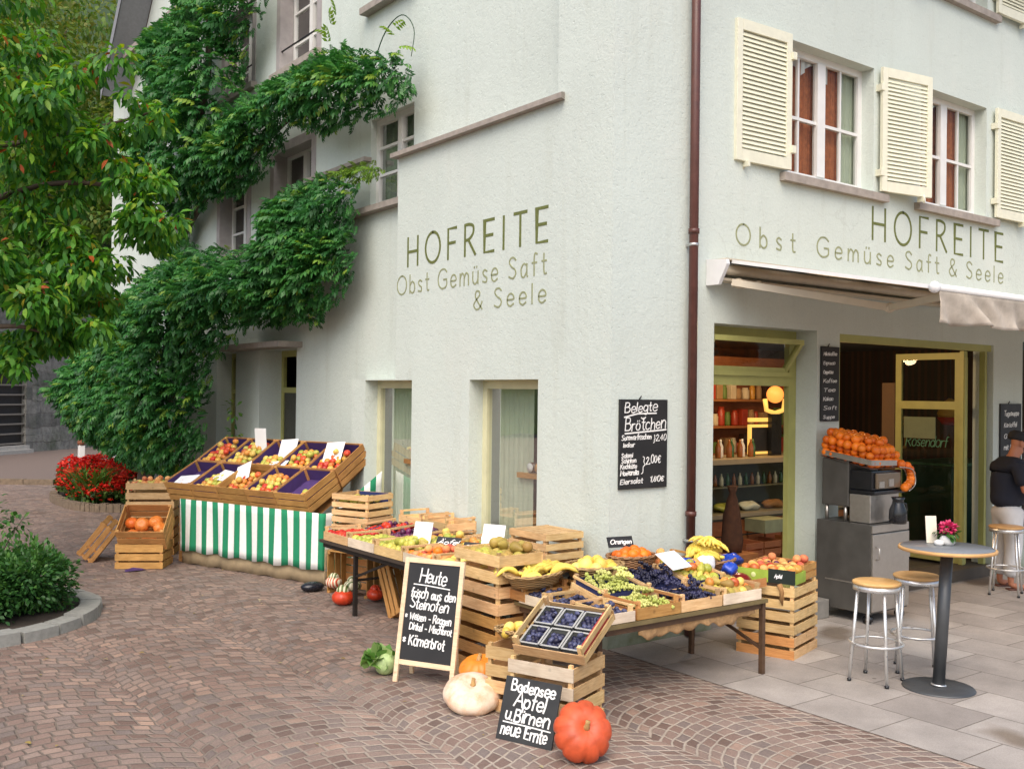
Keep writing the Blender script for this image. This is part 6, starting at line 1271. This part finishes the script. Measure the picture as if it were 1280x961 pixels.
# --- wall chalkboards
def wallboard(x0, x1, z0, z1, label, lines, frame_=False):
    r = empty('wall_chalkboard', (x0, -.002, z0), 0, label, 'chalkboard'); w, h = x1 - x0, z1 - z0; MB().box(0, w, -.022, -.001, 0, h, .003).build('board', M_slate, r); rn = random.Random(int(x0 * 100)); L = MB(); pl = lambda u, v, hh: (u, -.0225 - hh, v)
    for ln in lines:
        if isinstance(ln[0], str): txt, x, y, s, wd, ww = ln[:6]; lettering(txt, s, pl, ww, 1, .13, .12, .12, wd, L, (x, y), rn, .002, ln[6] if len(ln) > 6 else .02)
        else: ribbon(L, ln[0], ln[1], .002, pl)
    L.build('chalk_lettering', M_chalk, r)
    q = MB(); q.tube([(w * .42, -.005, h), (w * .45, -.015, h + .03)], .006, 6); q.build('hook', M_black, r); return r
wallboard(.09, .66, 1.345, 2.113, 'black chalkboard listing filled rolls beside the downpipe at the house corner', [('Belegte', .055, .655, .085, .38, .009, .04), ([(.05, .615), (.2, .645), (.43, .65)], .012), ([(.25, .61), (.275, .595), (.3, .615)], .01), ('Brötchen', .06, .50, .10, .48, .0095, .04), ([(.06, .475), (.3, .49), (.55, .505)], .013), ('Sommerfrischen', .02, .42, .042, .35, .007), ('}2,40', .40, .41, .05, .15, .006), ('lecker', .04, .36, .035, .13, .007),
  ('Salami', .02, .27, .038, .13, .007), ('Schinken', .02, .225, .038, .17, .007), ('Kochkäse', .01, .175, .04, .19, .007), ('Mozzarella', .01, .12, .042, .21, .0085), ('}', .26, .16, .12, .04, .007), ('2,00€', .31, .21, .065, .18, .0075, .05), ('Eiersalat', .01, .045, .042, .26, .007), ('1,80€', .36, .055, .045, .17, .008)])
wallboard(2.868, 3.166, 1.907, 2.67, 'tall narrow chalkboard on the pillar above the orange juicer', [(w_, .03, .67 - .092 * k, .036, .22 - .03 * (k % 3), .005) for k, w_ in enumerate(('Milchkaffee', 'Espresso', 'Cappuccino', 'Kaffee', 'Tee', 'Kakao', 'Saft', 'Suppe'))])
wallboard(6.47, 6.98, 1.15, 2.10, 'chalkboard menu on the wall behind the man\'s head', [(w_, .08, .80 - .14 * k, .055, .36 - .05 * (k % 2), .009) for k, w_ in enumerate(('Tagessuppe', 'Kartoffel', 'Gemüse', 'mit Brot', '4,50€', 'Saft'))])
# --- orange juicer on its cabinet
M_steel = plain('brushed_steel', (.50, .47, .43), .36, .85, var=.08, scale=30); M_steeld = plain('dark_steel_side', (.12, .115, .105), .4, .5, var=.15, scale=6); M_blackp = plain('black_plastic_gloss', (.012, .013, .016), .2)
cbn = empty('juicer_cabinet', (2.65, -.75, 0), R(1), 'steel cabinet with dark side and handled door under the orange juicer', 'cabinet')
q = MB(); q.box(0, .64, .006, .6, .11, .95, .004); q.build('body', M_steeld, cbn)
q = MB(); q.box(.008, .632, -.016, .004, .13, .86, .004); q.box(.008, .632, -.012, .004, .872, .945, .003); q.build('door', M_steel, cbn); q = MB(); q.tube([(.06, -.02, .62), (.06, -.05, .63), (.06, -.05, .73), (.06, -.02, .74)], .008, 8); q.build('handle', M_steel, cbn)
q = MB(); q.box(.632, .66, -.01, .02, .60, .68); q.build('hinge', M_steel, cbn); MB().box(-.003, .0, .12, .5, .375, .388).build('side_trim', M_steel, cbn)
for x in (.05, .59):
    for y in (.06, .54): q = MB(); q.tube([(x - .02, y, .045), (x + .02, y, .045)], .045, 12); q.box(x - .03, x + .03, y - .03, y + .03, .09, .11); q.build('castor', M_blackp, cbn)
jz = .955
ju = empty('orange_juicer', (2.65, -.75, jz), R(1), 'automatic orange juicer machine standing on the steel cabinet', 'juicer')
q = MB(); q.box(.05, .56, .28, .58, .14, .60, .01); q.build('rear_housing', M_steeld, ju)
for x in (.08, .53):
    for y in (.33, .54): q = MB(); q.tube([(x, y, 0), (x, y, .145)], .018, 10); q.build('leg', M_steel, ju)
q = MB(); q.box(.06, .55, .05, .275, .0, .27, .006); q.build('front_base', M_steel, ju)
q = MB(); q.box(.05, .57, .0, .275, .275, .31, .006); q.box(.06, .56, .03, .275, .312, .50, .012); q.build('press_head', M_blackp, ju); q = MB(); q.box(.1, .5, .0, .028, .33, .48, .01); q.build('press_cover', plain('smoked_cover', (.16, .12, .08), .12), ju)
q = MB(); q.box(.12, .2, -.012, -.001, .34, .40); q.box(.28, .36, -.012, -.001, .35, .42); q.build('press_cup', M_steel, ju)
q = MB()
q.add([(.03, .6, .62), (.58, .6, .62), (.58, .02, .52), (.03, .02, .52)], [(0, 1, 2, 3)])
for a, b2 in (((.03, .6, .66), (.03, .02, .58)), ((.58, .6, .66), (.58, .12, .60)), ((.03, .6, .66), (.58, .6, .66)), ((.03, .02, .58), (.42, .0, .57))): q.bar(a, b2, .012, .05)
q.build('feed_tray', M_steel, ju)
ch = [(.45, .03, .56), (.58, -.02, .54), (.63, -.03, .46), (.62, -.03, .38), (.52, -.03, .33)]; q = MB()
for dy in (-.045, .045): q.tube([(x, y + dy, z - .03) for x, y, z in catmull([np.array(p) for p in ch], 6)], .006, 6)
q.build('spiral_chute', M_steel, ju)
q = MB(); q.M = Matrix.Translation((.33, -.07, 0)); q.lathe([(.001, 0), (.075, 0), (.085, .04), (.08, .13), (.055, .19), (.05, .22), (.065, .25), (.06, .25), (.045, .22), (.001, .2)], 20); q.M = Matrix(); q.tube([(.40, -.07, .19), (.46, -.07, .18), (.475, -.07, .12), (.41, -.07, .06)], .011, 8); o = q.build('juice_jug', M_blackp); o.location = (2.65, -.75, jz); tag(o, 'black glossy jug with handle standing under the press of the juicer', 'jug')
JM = Matrix.Translation((2.65, -.75, jz)) @ Matrix.Rotation(R(1), 4, 'Z')
for lay_ in range(4):
    for i in range(6):
        for j in range(7):
            x, y = .07 + .088 * i + .04 * (lay_ % 2), .06 + .082 * j + .03 * (lay_ % 2)
            if x > .58 or y > .6: continue
            c = 1 - ((x - .3) / .42) ** 2 - ((y - .35) / .5) ** 2
            if lay_ == 3 and c < .72 or lay_ == 2 and c < .45 or lay_ == 1 and c < .1: continue
            fruit(me_org, 'orange', JM @ Matrix.Translation((x + FR.uniform(-.012, .012), y + FR.uniform(-.012, .012), .565 + (y - .02) * .17 + .062 * lay_)), 'orange heaped on the juicer\'s feed tray', 'orange', 'oranges on the juicer', True, 1.1)
cp = catmull([np.array(p) for p in ch], 2)
for p in cp[1:]: fruit(me_org, 'orange', JM @ Matrix.Translation(tuple(p)), 'orange in the spiral chute at the front of the juicer', 'orange', 'oranges in the juicer chute', True, 1.08)
tag(MB().box(2.0, 2.63, -.31, -.004, .004, .185, .01).build('stone_block', plain('grey_concrete_block', (.23, .22, .20), .9, var=.2, bump=.3)), 'low grey stone block at the foot of the pillar beside the juicer cabinet', 'stone block')
# --- bar table
M_anth = plain('anthracite_metal', (.075, .08, .085), .45, .4, var=.1); M_tt = plain('speckled_grey_tabletop', (.17, .185, .20), .4, var=.25, scale=90); M_bee = wood('beech_edge', (.50, .28, .10), (.62, .38, .16), .45, .05); M_alu = plain('satin_aluminium', (.72, .72, .71), .32, .75, var=.06, scale=30)
bt = empty('bar_table', (1.297, -2.213, 0), 0, 'round grey-topped bar table on a single dark column', 'table')
q = MB(); q.lathe([(.001, 0), (.255, 0), (.258, .006), (.25, .016), (.001, .022)], 48); q.build('base_plate', M_anth, bt)
q = MB(); q.tube([(0, 0, .02), (.045, -.033, 1.02)], .044, 20); q.build('column', M_anth, bt); q = MB(); q.tube([(0, 0, .0225), (.001, 0, .032)], .055, 20); q.build('collar', M_alu, bt)
q = MB(); q.M = Matrix.Translation((.045, -.033, 0)); q.lathe([(.001, 1.022), (.333, 1.022), (.343, 1.027), (.343, 1.043), (.338, 1.048), (.325, 1.0485)], 64); q.build('edge_band', M_bee, bt); q = MB(); q.M = Matrix.Translation((.045, -.033, 0)); q.lathe([(.326, 1.0465), (.326, 1.0515), (.001, 1.0515)], 64); q.build('top_sheet', M_tt, bt)
def stool(x, y, rz, label):
    if 'stool' in PROTO: r = dup(PROTO['stool'])
    else:
        r = empty('bar_stool'); PROTO['stool'] = r; q = MB(); q.lathe([(.001, .728), (.165, .728), (.178, .738), (.178, .75), (.165, .757), (.001, .754)], 40); q.build('seat', M_bee, r)
        q = MB(); q.lathe([(.14, .69), (.172, .69), (.172, .7275), (.14, .7275)], 40); q.build('seat_ring', M_alu, r)
        for k in range(4): a = pi / 4 + k * pi / 2; q = MB(); q.tube([(.145 * cos(a), .145 * sin(a), .7), (.205 * cos(a), .205 * sin(a), .012)], .0125, 10); l_ = q.build('leg', M_alu, r); q = MB(); q.tube([(.204 * cos(a), .204 * sin(a), .02), (.2065 * cos(a), .2065 * sin(a), .0)], .016, 10); q.build('foot', M_blackp, l_)
        q = MB(); q.tube([(.192 * cos(2 * pi * k / 40), .192 * sin(2 * pi * k / 40), .29) for k in range(41)], .010, 8, False); q.build('foot_ring', M_alu, r)
    r.location = (x, y, .004); r.rotation_euler = (0, 0, rz); return tag(r, label, 'bar stool', 'bar stools with wooden seats')
stool(1.075, -1.835, R(10), 'wooden-seated aluminium bar stool standing nearest the crates, left of the table column'); stool(1.60, -1.85, R(35), 'wooden-seated aluminium bar stool just behind the column of the bar table'); stool(5.28, -.70, R(20), 'wooden-seated aluminium bar stool in front of the man')
q = MB(); q.M = Matrix.Rotation(R(-8), 4, 'X'); q.box(-.042, .042, -.004, .004, 0, .205, .002); o = q.build('menu_card', plain('cream_menu_card', (.74, .68, .56), .6)); o.location = (1.42, -2.08, 1.052); o.rotation_euler = (0, 0, R(-35)); tag(o, 'cream menu card standing on the bar table', 'menu card')
q = MB(); q.lathe([(.001, 0), (.028, 0), (.036, .015), (.033, .032), (.012, .042), (.001, .043)], 20); o = q.build('sugar_pot', M_white); o.location = (1.36, -2.17, 1.052); tag(o, 'small round white pot beside the flowers on the bar table', 'pot')
fpt = empty('flower_pot', (1.43, -2.2, 1.052), 0, 'round white pot of pink flowers on the bar table', 'flower pot'); q = MB(); q.lathe([(.001, 0), (.04, 0), (.056, .025), (.057, .05), (.048, .072), (.044, .07), (.05, .05), (.001, .055)], 24); q.build('pot', M_white, fpt)
leafy('leaves', [(0, 0, .09, .06, .06, .03, 1)], template_leaf(.05, .03, .2), 60, M_boxleaf, fpt, lambda g, n, v, c: g.uniform(.3, 1, n), .2, 4, .2)
leafy('petals', [(0, 0, .13, .05, .05, .035, 1)], template_rhomb(.03, .026), 170, leafmat('pink_petal', [(.55, .02, .10), (.75, .10, .24)], .5, .2), fpt, lambda g, n, v, c: g.uniform(0, 1, n), -.3, 5, .4)
# --- man at the right edge
def skin(name, pts, edges, mat, parent, root=0, sub=2):
    me = bpy.data.meshes.new(name); me.from_pydata([p[:3] for p in pts], edges, []); o = bpy.data.objects.new(name, me); COL.objects.link(o); o.modifiers.new('s', 'SKIN'); o.modifiers.new('u', 'SUBSURF').levels = sub
    for i, v in enumerate(me.skin_vertices[0].data): r_ = pts[i][3]; v.radius = r_ if isinstance(r_, tuple) else (r_, r_); v.use_root = (i == root)
    bpy.context.view_layer.update(); dg = bpy.context.evaluated_depsgraph_get(); m2 = bpy.data.meshes.new_from_object(o.evaluated_get(dg)); bpy.data.objects.remove(o); m2.name = name; m2.materials.clear(); m2.materials.append(mat)
    for p in m2.polygons: p.use_smooth = True
    o = bpy.data.objects.new(name, m2); COL.objects.link(o); o.parent = parent; return o
M_skin = plain('tanned_skin', (.42, .17, .095), .55, var=.1); M_navy = plain('navy_tshirt', (.010, .012, .022), .9, var=.3, scale=9); M_trs = plain('pale_grey_trousers', (.56, .56, .57), .9, var=.1, scale=7); M_hair = plain('dark_cap', (.012, .012, .014), .8)
man = empty('person', (5.66, -.52, .004), R(-32), 'man in navy t-shirt, dark cap and pale trousers looking down behind the bar stool', 'person')
P_ = [(0, 0, .95, (.09, .07)), (0, 0, 1.12, (.09, .07)), (.01, 0, 1.30, (.10, .08)), (.03, 0, 1.43, (.08, .06)), (.065, 0, 1.52, .055), (.10, 0, 1.585, .062), (.125, 0, 1.645, (.088, .075)), (.12, 0, 1.715, (.085, .075)), (.11, 0, 1.765, .05)]
E_ = [(i, i + 1) for i in range(8)]
def chain(start, pts):
    b = start
    for p in pts: P_.append(p); E_.append((b, len(P_) - 1)); b = len(P_) - 1
    return b
chain(6, [(.205, 0, 1.64, .02), (.225, 0, 1.63, .012)]); chain(5, [(.165, 0, 1.585, .04)])
for s_ in (-1, 1):
    wr = chain(3, [(.025, s_ * .17, 1.40, .04), (.03, s_ * .225, 1.28, .04), (.05, s_ * .26, 1.12, .042), (.18, s_ * .22, 1.10, .038), (.29, s_ * .15, 1.12, .028), (.34, s_ * .12, 1.125, (.018, .034))])
    for k in range(4): a = (k - 1.5) * .022; chain(wr, [(.385, s_ * .11 + a, 1.125, .0095), (.42, s_ * .10 + a, 1.11, .0085), (.435 - .006 * abs(k - 1), s_ * .095 + a, 1.085, .007)])
    chain(wr, [(.345, s_ * .085, 1.15, .011), (.375, s_ * .07, 1.155, .009)])
    an = chain(0, [(0, s_ * .09, .87, .06), (.01, s_ * .10, .68, .055), (.02, s_ * .10, .49, .045), (-.01, s_ * .105, .33, .042), (-.02, s_ * .11, .10, .036), (-.015, s_ * .11, .055, .036), (.07, s_ * .12, .035, (.036, .026)), (.15, s_ * .13, .022, (.036, .016))])
skin('body', P_, E_, M_skin, man)
Ps = [(0, 0, .90, (.21, .17)), (0, 0, 1.05, (.20, .165)), (.0, 0, 1.2, (.205, .165)), (.01, 0, 1.32, (.21, .165)), (.03, 0, 1.42, (.17, .125)), (.055, 0, 1.50, .075)]; Es = [(i, i + 1) for i in range(5)]
for s_ in (-1, 1): b_0 = len(Ps); Ps += [(.025, s_ * .18, 1.39, .10), (.03, s_ * .235, 1.28, .09), (.04, s_ * .255, 1.17, .085)]; Es += [(4, b_0), (b_0, b_0 + 1), (b_0 + 1, b_0 + 2)]
skin('t_shirt', Ps, Es, M_navy, man)
Pt = [(0, 0, .97, (.17, .14)), (0, 0, .90, (.19, .155))]; Et = [(0, 1)]
for s_ in (-1, 1): b_0 = len(Pt); Pt += [(0, s_ * .09, .80, .125), (.01, s_ * .10, .66, .115), (.02, s_ * .10, .48, .10), (-.005, s_ * .105, .3, .095), (-.015, s_ * .11, .12, .095)]; Et += [(1, b_0)] + [(b_0 + k, b_0 + k + 1) for k in range(4)]
skin('trousers', Pt, Et, M_trs, man)
q = MB(); q.M = Matrix.Translation((.112, 0, 1.70)) @ Matrix.Rotation(R(18), 4, 'Y'); q.lathe([(.098, -.02), (.102, .02), (.092, .06), (.06, .088), (.001, .096)], 24, 1.06, .92); q.add([(.09, -.06, .0), (.19, -.045, -.025), (.2, 0, -.02), (.19, .045, -.025), (.09, .06, .0), (.1, 0, .012)], [(0, 1, 2, 5), (5, 2, 3, 4)]); q.build('cap', M_hair, man)
q = MB()
for s_ in (-1, 1): q.ball((.192, s_ * .032, 1.665), .011, 8, 6)
q.build('eyes', M_blackp, man); q = MB()
for s_ in (-1, 1): q.ball((.115, s_ * .088, 1.65), .03, 10, 6, (.7, .35, 1.1))
q.build('ears', M_skin, man)
for s_ in (-1, 1): q = MB(); q.box(-.06, .19, s_ * .12 - .045, s_ * .12 + .05, 0, .018, .006); q.add([(.05, s_ * .12 - .05, .018), (.1, s_ * .12 - .05, .018), (.1, s_ * .12, .066), (.05, s_ * .12, .07), (.1, s_ * .12 + .052, .018), (.05, s_ * .12 + .052, .018)], [(0, 1, 2, 3), (3, 2, 4, 5)]); q.build('sandal', plain('brown_sandal', (.12, .045, .03), .7), man)
# --- inside the shop
M_cnt = plain('olive_counter', (.10, .09, .05), .5, var=.2); M_cs = plain('pale_counter_edge', (.30, .25, .16), .5)
dc = empty('display_counter', (2.7, 1.55, .1), 0, 'glazed shop counter with wooden drawers seen through the left shop window', 'counter')
q = MB(); q.box(0, 2.9, .06, .75, 0, .62); q.build('base', M_cnt, dc); q = MB(); q.box(-.02, 2.92, -.0, .76, .625, .67); q.build('shelf', M_cs, dc); q = MB(); q.box(-.02, 2.92, .12, .8, 1.24, 1.30); q.build('counter_top', M_cs, dc); q = MB(); q.box(0, 2.9, .7, .74, .68, 1.235); q.build('back_panel', M_cnt, dc)
q = MB(); q.box(.02, 2.88, .2, .6, .95, .965); q.build('glass_shelf', plain('pale_green_glass_shelf', (.16, .15, .09), .3), dc); MB().quad((0, .02, .68), (2.9, .02, .68), (2.9, .14, 1.235), (0, .14, 1.235)).build('front_glass', glassmat('counter_glass', (.9, .92, .88), .12), dc)
M_drw = wood('drawer_wood', (.28, .10, .035), (.42, .17, .06), .6, .1)
for i in range(9):
    for j in range(3): q = MB(); x = .03 + i * .32; q.box(x, x + .29, .03, .058, .04 + j * .19, .21 + j * .19, .005); q.build('drawer', M_drw, dc)
M_bot = [plain('pale_bottle', (.7, .62, .4), .3), plain('green_bottle', (.05, .12, .04), .2), plain('amber_bottle', (.3, .1, .02), .2), plain('white_bottle', (.7, .7, .66), .3)]
bprof = [(.001, 0), (.03, 0), (.032, .01), (.032, .12), (.012, .17), (.012, .2), (.001, .2)]
for k in range(24):
    q = MB(); q.lathe(bprof, 10); x = 2.85 + k * .112; o = q.build('bottle', M_bot[(k * 5 + k // 3) % 4]); o.location = (x, 1.86, 1.068 - .0); o.scale = (.8, .8, .72); tag(o, 'small bottle on the glass shelf of the shop counter', 'bottle', 'bottles in the shop counter')
for k in range(14):
    q = MB(); q.lathe(bprof, 10); o = q.build('bottle', M_bot[[2, 1, 2, 3][k % 4]]); o.location = (2.9 + k * .1, 1.9 + .05 * (k % 2), 1.402); o.scale = (1.1, 1.1, 1.1); tag(o, 'bottle standing on top of the shop counter', 'bottle', 'bottles on the shop counter')
for k in range(5): crumple((3.0 + .45 * k, 1.75, .772), (.16, .1, .05), [M_cnt, F_apg, M_cream, plain('loaf_crust', (.35, .17, .06), .7), F_apg][k], ['dark green leafy bundle in the shop counter', 'green heap on the counter shelf second from the left', 'pale cheese in the middle of the shop counter', 'brown loaf in the shop counter', 'green heap at the right of the counter shelf'][k], 'food', 'deli_food', 20 + k)
bx_ = empty('fruit_carton', (3.55, 1.22, .1), 0, 'white and green fruit carton on wooden crates inside the shop', 'carton'); MB().box(0, .42, 0, .3, .47, .62).build('walls', plain('white_green_carton', (.30, .32, .18), .7, var=.3, scale=4), bx_)
for k in range(6):
    m = Matrix.Translation((3.2 + .32 * (k % 3), 1.2, .1 + .2 * (k // 3))) ; q = MB(); q.M = m
    for j in range(2): q.box(0, .3, 0, .012, .02 + j * .09, .09 + j * .09)
    q.box(0, .012, .012, .34, .02, .18); q.box(.288, .3, .012, .34, .02, .18); q.box(.013, .287, .0, .34, .0, .012); o = q.build('wooden_box', M_drw); tag(o, 'small brown wooden box piled inside behind the left shop window', 'box', 'wooden boxes inside the shop')
sk = MB(); sk.smooth = True; sk.lathe([(.001, 0), (.1, 0), (.115, .12), (.095, .4), (.06, .56), (.032, .64), (.06, .72), (.001, .7)], 18, mod=lambda a, r, z: 1 + .08 * sin(5 * a + z * 6)); o = sk.build('tied_sack', plain('brown_sack', (.085, .035, .018), .95, var=.4, scale=14, bump=.8, bscale=20)); o.location = (2.78, 1.05, .45); tag(o, 'tall brown tied sack inside the left shop window', 'sack'); q = MB(); q.box(-.2, .2, -.2, .2, 0, .345); o = q.build('sack_plinth', M_drw); o.location = (2.78, 1.05, .1); tag(o, 'brown plinth under the sack inside the shop', 'plinth')
q = MB(); q.tube([(1.37, .12, .14), (1.335, .16, 1.72)], .017, 10); o = q.build('pole', plain('white_pole', (.62, .58, .5), .5)); tag(o, 'pale broom-like pole leaning in the left shop doorway', 'pole')
t = NT('lit_amber_lamp'); t.b.inputs['Emission Color'].default_value = (1, .28, .05, 1); t.b.inputs['Emission Strength'].default_value = .9; M_lit = t.done((.6, .2, .05), .5); t = NT('lit_yellow_frame'); t.b.inputs['Emission Color'].default_value = (1, .55, .12, 1); t.b.inputs['Emission Strength'].default_value = .55; M_lity = t.done((.6, .4, .1), .5)
lm = empty('round_lamp', (4.69, 2.0, 2.1), 0, 'lit round amber lamp with yellow arms inside the shop', 'lamp'); q = MB(); q.ball((0, 0, .08), .11, 18, 12); q.build('globe', M_lit, lm); q = MB(); q.tube([(-.2, 0, .02), (-.17, 0, -.12), (0, 0, -.16), (.17, 0, -.12), (.2, 0, .02)], .03, 8); q.build('yellow_arm', M_lity, lm); MB().box(-.1, .1, -.03, .03, -.7, -.17).build('stand', M_blackp, lm)
ld = bpy.data.lights.new('lamp_light', 'POINT'); ld.energy = 16; ld.color = (1, .55, .25); ld.shadow_soft_size = .12; lo = bpy.data.objects.new('lamp_light', ld); COL.objects.link(lo); lo.location = (4.3, 1.0, 2.5)
pn = empty('menu_screen', (4.24, 2.05, 1.42), 0, 'dark menu panel with lit yellow frame on the shop counter', 'panel'); q = MB(); q.box(0, .55, -.02, .02, .41, .46); q.box(0, .5, -.02, .02, .34, .375); q.box(0, .035, -.02, .02, 0, .34); q.box(.0355, .55, -.02, .02, 0, .03); q.build('frame', M_lity, pn); MB().box(.036, .55, 0, .015, .031, .339).build('panel', M_slate, pn)
ld = bpy.data.lights.new('counter_fill_light', 'POINT'); ld.energy = 34; ld.color = (1, .72, .42); ld.shadow_soft_size = .15; lo = bpy.data.objects.new('counter_fill_light', ld); COL.objects.link(lo); lo.location = (3.6, 1.2, 2.75)  # warm fill light added to brighten the shop counter
cl = empty('fill_light_shade', (3.6, 1.2, 2.93), 0, 'small round ceiling lamp inside the shop', 'lamp'); q = MB(); q.lathe([(.001, -.09), (.1, -.08), (.13, -.03), (.13, -.002), (.001, -.002)], 20); q.build('shade', plain('dull_lamp_glass', (.3, .26, .18), .6), cl)
fr_ = empty('fridge', (4.6, 3.7, .1), 0, 'dark tall glass-fronted fridge at the back of the shop', 'fridge'); MB().box(0, 1.2, 0, .7, 0, 2.0, .01).build('body', M_blackp, fr_); MB().box(.06, 1.14, -.02, -.002, .3, 1.9).build('door', plain('dark_fridge_glass', (.02, .022, .025), .1), fr_)
fr2 = empty('fridge', (7.0, .9, .14), R(0), 'dark green counter behind the glass door', 'counter'); MB().box(0, 1.6, 0, .8, 0, 1.1, .01).build('body', plain('dark_green_counter', (.012, .04, .024), .4), fr2); MB().box(-.02, 1.62, -.02, .82, 1.105, 1.14).build('top', plain('green_counter_top', (.05, .13, .07), .4), fr2)
pl_ = empty('hanging_lamp', (7.3, 1.1, 1.9), 0, 'dim red and yellow paper lamp hanging behind the glass door', 'lamp'); q = MB(); q.lathe([(.02, .26), (.1, .2), (.17, .05), (.15, .0), (.001, .0)], 20); q.build('shade', plain('yellow_paper_shade', (.5, .32, .06), .8), pl_); q = MB(); q.lathe([(.001, -.11), (.1, -.1), (.165, -.002), (.001, -.001)], 20, mod=lambda a, r, z: 1 + .1 * sin(8 * a)); q.build('fringe', plain('red_paper_fringe', (.4, .04, .02), .8), pl_); q = MB(); q.tube([(0, 0, .2), (0, 0, 1.02)], .006, 6); q.build('cord', M_black, pl_)
q = MB(); q.box(5.985, 6.015, 1.115, 1.30, .14, 2.35, .004); q.build('folded_panel', plain('dull_brown_panel', (.13, .075, .035), .7), sf)
# shelf with jars behind the side windows
for k, (y, lab) in enumerate(((1.25, 'near'), (3.45, 'far'))):
    s_ = empty('wall_shelf', (.36, y, 1.32), 0, 'rustic wooden shelf inside the %s side window of the shop' % lab, 'shelf'); MB().box(-.08, .22, -.42, .42, 0, .05).build('board', W_orange, s_); q = MB(); q.box(-.02, .2, -.3, -.26, -.2, -.001); q.build('bracket', W_orange, s_)
    if k == 0:
        for j in range(4):
            q = MB(); q.M = Matrix.Rotation(pi / 2, 4, 'Y'); q.lathe([(.001, -.1), (.05, -.1), (.055, 0), (.05, .1), (.001, .1)], 16); j_ = q.build('jar', plain('brown_preserve', (.09, .045, .025), .25)); j_.location = (.40, 1.12 + .12 * j, 1.426); tag(j_, 'dark jar lying on the shelf inside the near side window', 'jar', 'jars on the inside shelf'); q = MB(); q.M = Matrix.Rotation(pi / 2, 4, 'Y'); q.lathe([(.001, -.106), (.045, -.106), (.045, -.1005), (.001, -.1005)], 16); q.build('lid', M_card if j % 2 else W_orange, j_)
# stocked rack behind the counter
jr = empty('jar_rack', (3.2, 2.75, .1), 0, 'brown wall rack of jars and packets behind the shop counter', 'shelf')
for z in (1.25, 1.62, 1.98, 2.32): q = MB(); q.box(0, 3.2, 0, .3, z, z + .03); q.build('board', M_drw, jr)
MB().box(0, 3.2, .3, .32, 1.2, 2.6).build('back', M_drw, jr)
M_stk = [plain('red_jar', (.42, .05, .02), .35), plain('honey_jar', (.55, .28, .04), .3), plain('kraft_packet', (.36, .22, .1), .8), plain('green_packet', (.12, .2, .04), .6), plain('cream_packet', (.6, .52, .36), .7), plain('dark_jar', (.06, .03, .02), .3)]
g = np.random.default_rng(17)
for row, z in enumerate((1.38, 1.75, 2.11)):
    x = 3.24
    while x < 6.3:
        w_ = g.uniform(.07, .14); h_ = g.uniform(.13, .27); q = MB(); mt = M_stk[g.integers(6)]
        if g.random() < .6: q.lathe([(.001, 0), (w_ * .46, 0), (w_ * .48, .02), (w_ * .48, h_ * .78), (w_ * .36, h_ * .86), (w_ * .38, h_), (.001, h_)], 12); nm = 'jar'
        else: q.box(-w_ * .47, w_ * .47, -.05, .05, 0, h_, .006); nm = 'packet'
        o = q.build(nm, mt); o.location = (x + w_ / 2, 2.88, z + .002); tag(o, 'small %s on the rack behind the shop counter' % nm, nm, nm + 's on the shop rack'); x += w_ + g.uniform(.01, .05)
ld = bpy.data.lights.new('rack_fill_light', 'POINT'); ld.energy = 14; ld.color = (1, .66, .34); ld.shadow_soft_size = .1; lo = bpy.data.objects.new('rack_fill_light', ld); COL.objects.link(lo); lo.location = (3.9, 2.2, 2.75)  # warm fill light before the jar rack, without a lamp body
